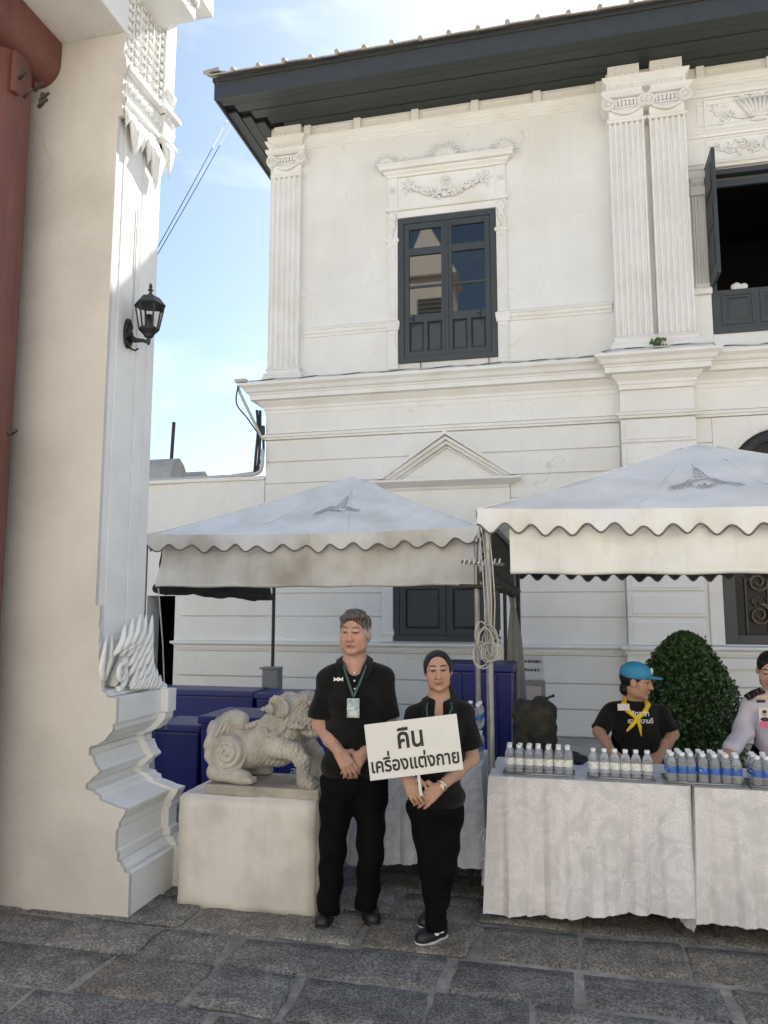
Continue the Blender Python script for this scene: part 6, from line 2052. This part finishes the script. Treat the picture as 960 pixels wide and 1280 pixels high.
M['badge'] = mat('badge_card', (.30, .42, .42), .4, .25, 60, tint=(.7, .72, .7), tint_amt=.9, tint_scale=55)
c0 = J(441.5, 885, -.150)
b = MB(); b.box(c0[0] - .033, c0[0] + .033, c0[1] - .003, c0[1], c0[2] - .050, c0[2] + .050); bdg = b.build('badge', M['badge'], man, bevel=.002, world=False)
b = MB(); b.box(c0[0] - .022, c0[0] + .022, c0[1] - .0045, c0[1] - .003, c0[2] - .040, c0[2] - .016); b.build('badge_print', M['paper'], bdg, world=False)
# trousers and shoes
tp = [ellp(J(443, 975, 0), (.172, .122, .10), None, .04), cone(J(422, 985, 0), J(416, 1062, -.01), .094, .070, .04), cone(J(416, 1062, -.01), J(410, 1139, .01), .070, .060, .03, flat1=True),
      cone(J(464, 985, 0), J(463, 1060, -.01), .094, .070, .04), cone(J(463, 1060, -.01), J(458, 1135, .01), .070, .060, .03, flat1=True)]
tp += [folds(J(380, 1150, -.2) - .1, J(510, 960, .2) + .1, .007, 16, 40, 2.0)]
sdf_object('trousers', [solid(tp, .0075, *bx3([J(405, 1150, 0), J(470, 950, 0)], .15))], M['black_twill'], man)
fa, fb = onZ(409, 1146, 0), onZ(460, 1140, 0)
def loc(T, p):
    q = o_mat[T.name].inverted() @ Vector((p[0], p[1], 0)); return np.array([q.x, q.y, 0.])
shoe(man, loc(man, onZ(411, 1137, 0)), loc(man, onZ(401, 1164, 0)), .047)
shoe(man, loc(man, onZ(458, 1133, 0)), loc(man, onZ(468, 1160, 0)), .047)

# ------------------------------------------------------------------ the woman with the board
SK2 = (.46, .27, .185)
J = Fig(4.12, .245)
wom = thing('person', 'smiling woman with tied-back hair in black holding the white board', 'person', J.base(), TH)
hc = J(547.5, 838, -.02)
nk = J(549, 876, .03)
HP, hcol, H, E = head_parts(hc, -.05, .02, -.05, .88, SK2, (.36, .14, .11), (.03, .02, .018), True, nk, .055, .8)
shL, shR = J(518, 894, .02), J(581, 891, .02)
elL, elR = J(507, 945, -.02), J(590, 948, .01)
wrL, wrR = J(509, 974, -.15), J(549, 985, -.16)
P = list(HP)
P += [cone(shL, shR, .035, .035, .03), cone(nk, J(549, 903, -.005), .050, .072, .05)]
P += chain([shL, elL, wrL], [.045, .038, .025], .02) + chain([shR, elR], [.045, .037], .02) + chain([elR, elR * .5 + wrR * .5, wrR], [.037, .034, .024], .02)
P += hand_parts(wrL, J(519, 993, -.20) - wrL, (-.2, -1, .3), -1, .93, (.25, .5, .4), .06, (.3, .3))
P += hand_parts(wrR, J(527, 1003, -.19) - wrR, (.2, -1, .35), 1, .95, (.20, .4, .3), .07, (.2, .2))
P += [cone(J(549, 905, .01), J(545, 1000, .01), .07, .07, .04), cone(J(533, 1005, 0), J(545, 1150, -.02), .045, .028), cone(J(560, 1005, 0), J(546, 1140, .06), .045, .028)]
skin_body(wom, P, [(hc - np.array([.12, .14, .20]), hc + np.array([.12, .14, .15]), .0029), (*bx3([wrL, wrR, elR, elL, J(527, 1015, -.21)], .06), .0036), (*bx3([shL, shR, J(549, 1140, 0)], .12), .012)], hcol, SK2)
hp = [E(0, .022, .037, .0825, .099, .082, .01), E(0, .10, -.01, .045, .035, .045, .02)]
for q in (-1, 1): hp += [E(q * .073, .020, .012, .0125, .046, .044, .012)]
hp += [cone(H(.03, .08, -.05), H(.075, .06, -.16), .032, .022, .02), cone(H(.075, .06, -.16), H(.08, .05, -.22), .022, .012, .02)]
hp += [E(0, -.094, -.004, .0665, .079, .094, .008, 's'), E(0, -.06, -.12, .10, .11, .07, .01, 's')]
sdf_object('hair', [solid(hp, .0032, hc - np.array([.13, .15, .25]), hc + np.array([.14, .17, .15]))], M['hair_black'], wom)
sp = [cone(J(540, 884, .02), shL, .052, .050, .04), cone(J(558, 883, .02), shR, .052, .050, .04), ellp(J(550, 915, .0), (.135, .105, .14), None, .05), ellp(J(549, 955, .0), (.140, .11, .15), None, .05), ellp(J(546, 995, 0), (.148, .115, .10), None, .04), cone(J(549, 880, .03), J(549, 875, .04), .068, .058, .03)]
sp += [cone(shL, shL * .2 + elL * .8, .050, .058, .03, flat1=True), cone(shR, shR * .22 + elR * .78, .050, .068, .03, flat1=True)]
sp += [ellp(J(549, 886, -.09), (.032, .07, .075), None, .012, 's'), boxp((J(546, 1013)[0], 0, J(546, 1013)[2] - .25), (.5, .5, .25), None, .001, .006, 's')]
sp += [folds(J(490, 1020, -.2) - .1, J(610, 870, .2) + .1, .006, 22, 36, .5)]
shirt = sdf_object('shirt', [solid(sp, .0062, *bx3([shL, shR, elL, elR, J(549, 1018, 0), J(549, 868, 0)], .14))], M['black_cloth'], wom)
b = MB(); strip(b, [J(540, 905, -.108), J(531, 885, -.07), J(532, 876, -.01), J(540, 871, .05), J(550, 870, .07), J(560, 871, .05), J(566, 876, -.01), J(566, 885, -.07), J(560, 905, -.108)], .045, (0, -.6, .8), .004); b.build('collar', M['black_cloth'], shirt, smooth=50, world=False)
b = MB(); strip(b, [J(535, 878, -.04), J(533, 886, -.09), J(535, 900, -.118), J(537, 915, -.125)], .009); strip(b, [J(564, 878, -.04), J(565, 886, -.09), J(558, 900, -.118), J(545, 920, -.125)], .009); b.build('lanyard', M['lanyard'], wom, world=False)
tp = [ellp(J(543, 1008, 0), (.138, .110, .08), None, .04), cone(J(530, 1012, 0), J(540, 1085, -.01), .085, .064, .04), cone(J(540, 1085, -.01), J(547, 1163, -.04), .064, .050, .03, flat1=True),
      cone(J(560, 1012, 0), J(556, 1085, .02), .085, .062, .04), cone(J(556, 1085, .02), J(544, 1150, .07), .062, .048, .03, flat1=True)]
tp += [folds(J(490, 1180, -.2) - .1, J(610, 990, .2) + .1, .005, 18, 42, 3.0)]
sdf_object('trousers', [solid(tp, .007, *bx3([J(520, 1178, -.04), J(570, 985, .08)], .14))], M['black_twill'], wom)
s1 = shoe(wom, loc(wom, onZ(558, 1170, 0)), loc(wom, onZ(519, 1184, 0)), .044, 'shoe', 'rubber')
s2 = shoe(wom, loc(wom, onZ(547, 1145, 0)), loc(wom, onZ(527, 1164, 0)), .044, 'shoe', 'rubber')
tp_ = loc(wom, onZ(548, 1178, 0))
b = MB(); b.ell((tp_[0] - .01, tp_[1] - .045, .058), (.012, .003, .009), 8, 5); b.ell((tp_[0] + .012, tp_[1] - .043, .066), (.014, .003, .006), 8, 5); b.build('shoe_mark', M['ring'], s1, world=False)
# watch and rings
wd = (wrR - elR) / np.linalg.norm(wrR - elR)
c0 = wrR - wd * .018
u1 = np.cross(wd, [0, -1, 0]); u1 /= np.linalg.norm(u1); u2 = np.cross(wd, u1)
b = MB(); b.tube([tuple(c0 + .0285 * (u1 * math.cos(w) + u2 * math.sin(w))) for w in [q * 2 * math.pi / 18 for q in range(19)]], .005, 6); f_ = c0 + np.array([0, -.031, .004]); b.box(f_[0] - .010, f_[0] + .010, f_[1] - .003, f_[1] + .004, f_[2] - .013, f_[2] + .013); b.build('wristwatch', mat('steel_watch', (.75, .65, .58), .25, 0, metal=.9), wom, bevel=.001, world=False)
# ---- the board
M['card'] = mat('white_card', (.74, .73, .69), .5, .05, 5, .06, 30)
M['ink_black'] = mat('black_lettering', (.012, .012, .012), .5, 0)
gS = 4.12 - .245
cs4 = [(456, 907), (571, 891), (579, 963), (462, 975)]
L4 = [np.array(lat(*c, gS)) for c in cs4]
cen = sum(L4) / 4
wS = (np.linalg.norm(L4[1] - L4[0]) + np.linalg.norm(L4[2] - L4[3])) / 2
hS = (np.linalg.norm(L4[3] - L4[0]) + np.linalg.norm(L4[2] - L4[1])) / 2
ang = (math.atan2(*(L4[1] - L4[0])[::-1]) + math.atan2(*(L4[2] - L4[3])[::-1])) / 2
bp_ = site(cen[0], gS, cen[1])
sign = bpy.data.objects.new('sign_board', None); COL.objects.link(sign); sign.location = bp_; sign.empty_display_size = .1
sign.rotation_euler = (0, -ang, TH)
tag(sign, 'white board with two lines of black Thai lettering held by the woman in front', 'sign')
b = MB(); b.box(-wS / 2, wS / 2, -.004, .004, -hS / 2, hS / 2); brd = b.build('board', M['card'], sign, bevel=.0015, world=False)
b = MB(); b.tube([(.008, .012, -hS / 2 + .05), (.008, .012, -hS / 2 - .10)], .008, 8); b.build('handle', M['card'], sign, smooth=40, world=False)
def flat_text(s, x, z, size, sx, bold, mt, parent, name='lettering', y=-.0055, centre=True, Mx=None, start=None):
    o = text_mesh(s, size, name, mt, parent, Matrix.Identity(4), world=False, thick=.0006, bold=bold)
    me = o.data
    v = np.array([q.co[:] for q in me.vertices])
    x0 = v[:, 0].min() if start is None else start
    mid = (v[:, 0].min() + v[:, 0].max()) / 2
    T_ = Matrix.Translation((x, y, z)) @ UP @ Matrix.Diagonal((sx, 1, 1, 1)) @ Matrix.Translation((-(mid if centre else x0), 0, 0))
    me.transform(T_ if Mx is None else Mx @ T_)
    return o, (v[:, 0].max() - v[:, 0].min()) * sx
z1 = .132
flat_text('คืน', -.012, .004, z1, .86, .0030, M['ink_black'], sign)
z2 = .092
_, w2 = flat_text('เครืองแต่งกาย', .0, -.098, z2, .82, .0020, M['ink_black'], sign)
flat_text('่', -w2 / 2 + (1.396 - .096 - .134) * z2 * .82, -.098 + .17 * z2, z2, .82, .0020, M['ink_black'], sign)

# ------------------------------------------------------------------ the woman in the blue cap
SK3 = (.42, .24, .165)
J = Fig(5.20, 1.66, .035)
cw = thing('person', 'woman in light blue cap, yellow neckerchief and black shirt looking aside', 'person', J.base(), TH)
hc = J(796, 859, -.02)
nk = J(793, 884, .03)
HP, hcol, H, E = head_parts(hc, 1.0, .10, .0, .94, SK3, (.34, .12, .10), (.03, .02, .02), True, nk, .053, .8)
shL, shR = J(764, 896, .02), J(827, 899, .02)
elL, elR = J(749, 922, -.05), J(841, 925, -.05)
wrL, wrR = J(765, 946, -.22), J(826, 950, -.22)
P = list(HP) + [cone(shL, shR, .035, .035, .03), cone(nk, J(795, 905, .0), .050, .06, .05)]
P += chain([shL, elL], [.045, .038], .02) + chain([elL, elL * .5 + wrL * .5, wrL], [.038, .034, .024], .02) + chain([shR, elR], [.045, .038], .02) + chain([elR, elR * .5 + wrR * .5, wrR], [.038, .034, .024], .02)
P += hand_parts(wrL, J(772, 958, -.30) - wrL, (0, -.3, 1), -1, .92, (.3, .4, .3), .1) + hand_parts(wrR, J(818, 960, -.30) - wrR, (0, -.3, 1), 1, .92, (.3, .4, .3), .1)
zt_ = J(795, 910)[2]
P += [cone((-.06, .03, .80), (-.07, .03, .05), .05, .04), cone((.06, .03, .80), (.07, .03, .05), .05, .04)]
skin_body(cw, P, [(hc - np.array([.13, .15, .17]), hc + np.array([.13, .15, .14]), .0034), (*bx3([elL, elR, wrL, wrR, J(800, 962, -.3)], .06), .005), (*bx3([shL, shR, J(795, 960, 0)], .1), .014)], hcol, SK3)
hp = [E(0, .022, .030, .082, .100, .085, .01), E(0, .07, -.06, .05, .045, .05, .02), E(0, -.095, -.02, .062, .080, .094, .012, 's'), E(0, -.06, -.12, .10, .11, .07, .01, 's')]
sdf_object('hair', [solid(hp, .005, hc - .17, hc + .17)], M['hair_black'], cw)
M['cap_blue'] = mat('light_blue_cap_cloth', (.035, .25, .46), .7, .12, 8, .2, 60)
cp = [E(0, .012, .062, .092, .110, .078, .01), E(0, -.105, .045, .068, .070, .010, .008), E(0, 0, -.055, .16, .2, .09, .006, 's')]
cap = sdf_object('cap', [solid(cp, .0045, hc - .2, hc + np.array([.22, .2, .2]))], M['cap_blue'], cw)
ce = H(.035, -.088, .082)
b = MB(); b.ell(tuple(ce), (.022, .010, .024), 10, 8, Matrix.Rotation(1.0, 3, 'Z')); b.build('cap_badge', M['card'], cap, smooth=True, world=False)
sp = [cone(J(786, 890, .02), shL, .05, .05, .04), cone(J(803, 890, .02), shR, .05, .05, .04), ellp(J(796, 920, .0), (.155, .11, .15), None, .05), cone((J(796, 920)[0], .02, zt_), (J(796, 920)[0], .03, .70), .13, .14, .05), cone(nk, J(793, 880, .03), .066, .058, .03)]
sp += [cone(shL, shL * .08 + elL * .92, .056, .062, .03, flat1=True), cone(shR, shR * .08 + elR * .92, .056, .062, .03, flat1=True)]
sp += [folds(J(730, 990, -.2) - .1, J(860, 870, .2) + .1, .006, 20, 34, 2.5)]
shirt = sdf_object('shirt', [solid(sp, .008, *bx3([shL, shR, elL, elR, (J(796, 920)[0], 0, .64), J(793, 878, 0)], .15))], M['black_cloth'], cw)
tp = [cone((J(796, 920)[0] - .07, .03, .80), (J(796, 920)[0] - .08, .03, .04), .09, .07, .03), cone((J(796, 920)[0] + .07, .03, .80), (J(796, 920)[0] + .08, .03, .04), .09, .07, .03)]
sdf_object('trousers', [solid(tp, .012)], M['black_twill'], cw)
M['scarf'] = mat('yellow_neckerchief', (.72, .50, .015), .65, .15, 10, .3, 40)
k_ = J(797, 906, -.135)
sc = chain([J(781, 880, .02), J(780, 887, -.06), J(785, 895, -.11), k_], [.014, .017, .016, .011], .01) + chain([J(806, 880, .02), J(810, 888, -.06), J(807, 896, -.11), k_], [.014, .016, .015, .011], .01)
sc += chain([J(781, 880, .02), J(793, 876, .085), J(806, 880, .02)], [.014, .015, .014], .01) + [ellp(k_, (.017, .013, .015), None, .006)]
sc += chain([k_, J(791, 913, -.14), J(784, 921, -.14)], [.008, .013, .007], .006) + chain([k_, J(800, 915, -.14), J(802, 927, -.14)], [.008, .012, .005], .006)
sdf_object('neckerchief', [solid(sc, .0055)], M['scarf'], cw)
c0 = J(779, 890, -.118)
b = MB(); b.box(c0[0] - .038, c0[0] + .038, c0[1] - .014, c0[1] - .010, c0[2] - .024, c0[2] + .018); b.build('chest_patch', M['paper'], shirt, world=False)
for s_, py_, sz in (('จิตอาสา', 899, .045), ('เราทำความดี', 908, .042)):
    c0 = J(801, py_ + 3, -.128)
    flat_text(s_, c0[0], c0[2], sz, .8, .0006, M['ring'], shirt, y=c0[1], name='shirt_print')

# ------------------------------------------------------------------ the woman in the pale uniform at the right edge
SK4 = (.46, .29, .22)
J = Fig(4.95, 2.42)
uw_ = thing('person', 'woman in pale lilac uniform jacket reaching over the bottles at the right edge', 'person', J.base(), TH)
hc = J(963, 838, -.06)
nk = J(966, 862, .0)
HP, hcol, H, E = head_parts(hc, -.42, .30, .05, .95, SK4, (.50, .10, .10), (.03, .02, .02), True, nk, .052, .6)
shL, shR = J(941, 879, .02), J(1003, 880, .02)
elL, elR = J(928, 915, -.02), J(1018, 925, .0)
wrL, wrR = J(913, 938, -.24), J(1000, 950, -.2)
P = list(HP) + [cone(shL, shR, .05, .05, .03)] + chain([shL, elL, wrL], [.045, .038, .026], .02) + chain([shR, elR, wrR], [.045, .038, .026], .02)
P += hand_parts(wrL, J(906, 947, -.31) - wrL, (-.3, -.4, 1), 1, .95, (.35, .5, .4), .08) + hand_parts(wrR, J(992, 957, -.28) - wrR, (0, -.3, 1), -1, .95, (.35, .5, .4), .08)
P += [cone((J(972, 900)[0], 0, .9), (J(972, 900)[0], 0, .06), .09, .06)]
skin_body(uw_, P, [(hc - np.array([.13, .15, .17]), hc + np.array([.13, .15, .14]), .0034), (*bx3([wrL, J(906, 952, -.33)], .06), .004), (*bx3([shL, shR, wrR, J(972, 950, 0)], .1), .012)], hcol, SK4)
hp = [E(0, .020, .036, .082, .102, .088, .01), E(0, .10, .0, .04, .035, .04, .02), E(0, -.098, -.014, .060, .082, .094, .012, 's'), E(0, -.06, -.12, .10, .11, .07, .01, 's')]
sdf_object('hair', [solid(hp, .0045, hc - .17, hc + .18)], M['hair_black'], uw_)
M['uniform'] = mat('pale_uniform_cloth', (.56, .52, .60), .75, .08, 6, .3, 90)
cxm = J(972, 900)[0]
sp = [cone(J(945, 881, 0), J(1000, 882, 0), .060, .060, .05), ellp(J(972, 905, 0), (.15, .11, .15), None, .05), cone((cxm, .0, J(972, 905)[2]), (cxm, .02, .58), .125, .16, .05), cone(nk, J(966, 864, .0), .064, .055, .03)]
sp += chain([shL, elL, elL * .08 + wrL * .92], [.062, .060, .050], .03) + chain([shR, elR, wrR], [.062, .058, .046], .03)
sp += [ellp(J(963, 866, -.085), (.022, .05, .03), None, .01, 's')]
sp += [folds(J(890, 990, -.35) - .1, J(1040, 860, .2) + .1, .006, 20, 36, 1.7)]
jk = sdf_object('jacket', [solid(sp, .007, *bx3([shL, shR, elL, elR, wrL, wrR, (cxm, 0, .54), J(966, 860, 0)], .13))], M['uniform'], uw_)
tp = [cone((cxm - .07, .03, .75), (cxm - .08, .03, .04), .09, .07, .03), cone((cxm + .07, .03, .75), (cxm + .08, .03, .04), .09, .07, .03)]
sdf_object('trousers', [solid(tp, .012)], M['black_twill'], uw_)
a0, a1 = J(933, 878, -.03), J(953, 867, -.02)
b = MB(); strip(b, [a0 + np.array([0, 0, .028]), (a0 + a1) / 2 + np.array([0, -.01, .035]), a1 + np.array([0, 0, .02])], .05, (-.15, -.45, .85), .004); ep = b.build('epaulette', M['black_cloth'], jk, world=False)
b = MB()
for t in (.15, .4, .65, .9):
    c0 = a0 + (a1 - a0) * t + np.array([0, -.004, .037]); strip(b, [c0 + np.array([-.004, -.022, -.012]), c0 + np.array([.004, .022, .006])], .008, (-.15, -.45, .85), .003)
b.build('braid', M['gold_ring'], ep, world=False)
c0 = J(951, 876.5, -.125)
b = MB(); b.box(c0[0] - .027, c0[0] + .027, c0[1] - .004, c0[1], c0[2] - .009, c0[2] + .009); b.build('name_plate', M['ink_black'], jk, world=False)
b = MB()
for q in range(3): b.ell((c0[0] - .018 + .02 * q, c0[1], c0[2] + .024), (.007, .004, .009), 6, 5)
b.build('pins', M['gold_ring'], jk, world=False)
c0 = J(955.5, 897, -.135)
M['cardw'] = mat('portrait_card', (.66, .60, .56), .4, .08, 20)
M['pinkband'] = mat('pink_band', (.60, .12, .26), .4, .1, 20)
b = MB(); b.box(c0[0] - .034, c0[0] + .034, c0[1] - .004, c0[1], c0[2] - .06, c0[2] + .06); pc = b.build('portrait_badge', M['cardw'], jk, world=False)
b = MB(); b.box(c0[0] - .034, c0[0] + .034, c0[1] - .006, c0[1] - .0042, c0[2] - .060, c0[2] - .022); b.build('badge_band', M['pinkband'], pc, world=False)
b = MB(); b.ell((c0[0], c0[1] - .005, c0[2] + .022), (.013, .0015, .017), 10, 6); b.build('badge_face', mat('printed_face', (.45, .28, .2), .5, 0), pc, world=False)
b = MB(); b.ell((c0[0], c0[1] - .0058, c0[2] + .036), (.015, .0012, .010), 10, 6); b.ell((c0[0], c0[1] - .0058, c0[2] - .010), (.028, .0012, .013), 10, 6); b.build('badge_figure', M['ink_black'], pc, world=False)
# ================================================================== across the court (mirrored in the panes, lights the shade)
M['cream'] = mat('cream_render', (.78, .72, .60), .8, .08, 1, .1)
opp = thing('opposite_building', 'sunlit cream building across the court, mirrored in the upper panes', 'building', (0, -12, 0))
b = MB(); b.wallholes(-22, 22, -.03, 11, -12.4, -12, [(x, x + 1.6, z, z + 2.4) for x in range(-20, 21, 4) for z in (1.2, 6.4)]); b.build('wall', M['cream'], opp)
for x in range(-20, 21, 4):
    for z in (1.2, 6.4):
        b = MB(); rect_frame(b, x, x + 1.6, z, z + 2.4, .12, -12.06, -11.97); b.box(x + .76, x + .84, -12.06, -11.97, z + .12, z + 2.28); b.build('shutter_frame', M['paint'], opp)
b = MB(); b.box(-22.3, 22.3, -12.6, -11.4, 11, 11.3); b.build('cornice', M['cream'], opp)
b = MB(); b.add([(-22.5, -11.2, 11.3), (22.5, -11.2, 11.3), (20, -20, 14.5), (-20, -20, 14.5)], [(0, 1, 2, 3)]); b.build('roof', M['tile'], opp, fix=False)

tw = thing('bell_tower', 'tall sunlit cream tower with louvred shutters, mirrored in the left upper pane', 'tower', (-6.6, -17, 0))
b = MB(); b.box(-7.6, -5.3, -18.5, -16.4, -.03, 18.6); b.build('shaft', M['cream'], tw, bevel=.05)
b = MB(); b.prism([(-7.9, 18.62), (-5.0, 18.62), (-6.6, 21.6)], -18.8, -16.1, 'y'); b.build('gable', M['cream'], tw)
for k in range(3):
    for j in range(9):
        b = MB(); z = 9.4 + 3.0 * k + .24 * j
        b.add([(-7.1, -16.30, z), (-5.8, -16.30, z), (-5.8, -16.42, z + .16), (-7.1, -16.42, z + .16)], [(0, 1, 2, 3)]); b.build('louvre', M['soffit'], tw, fix=False)
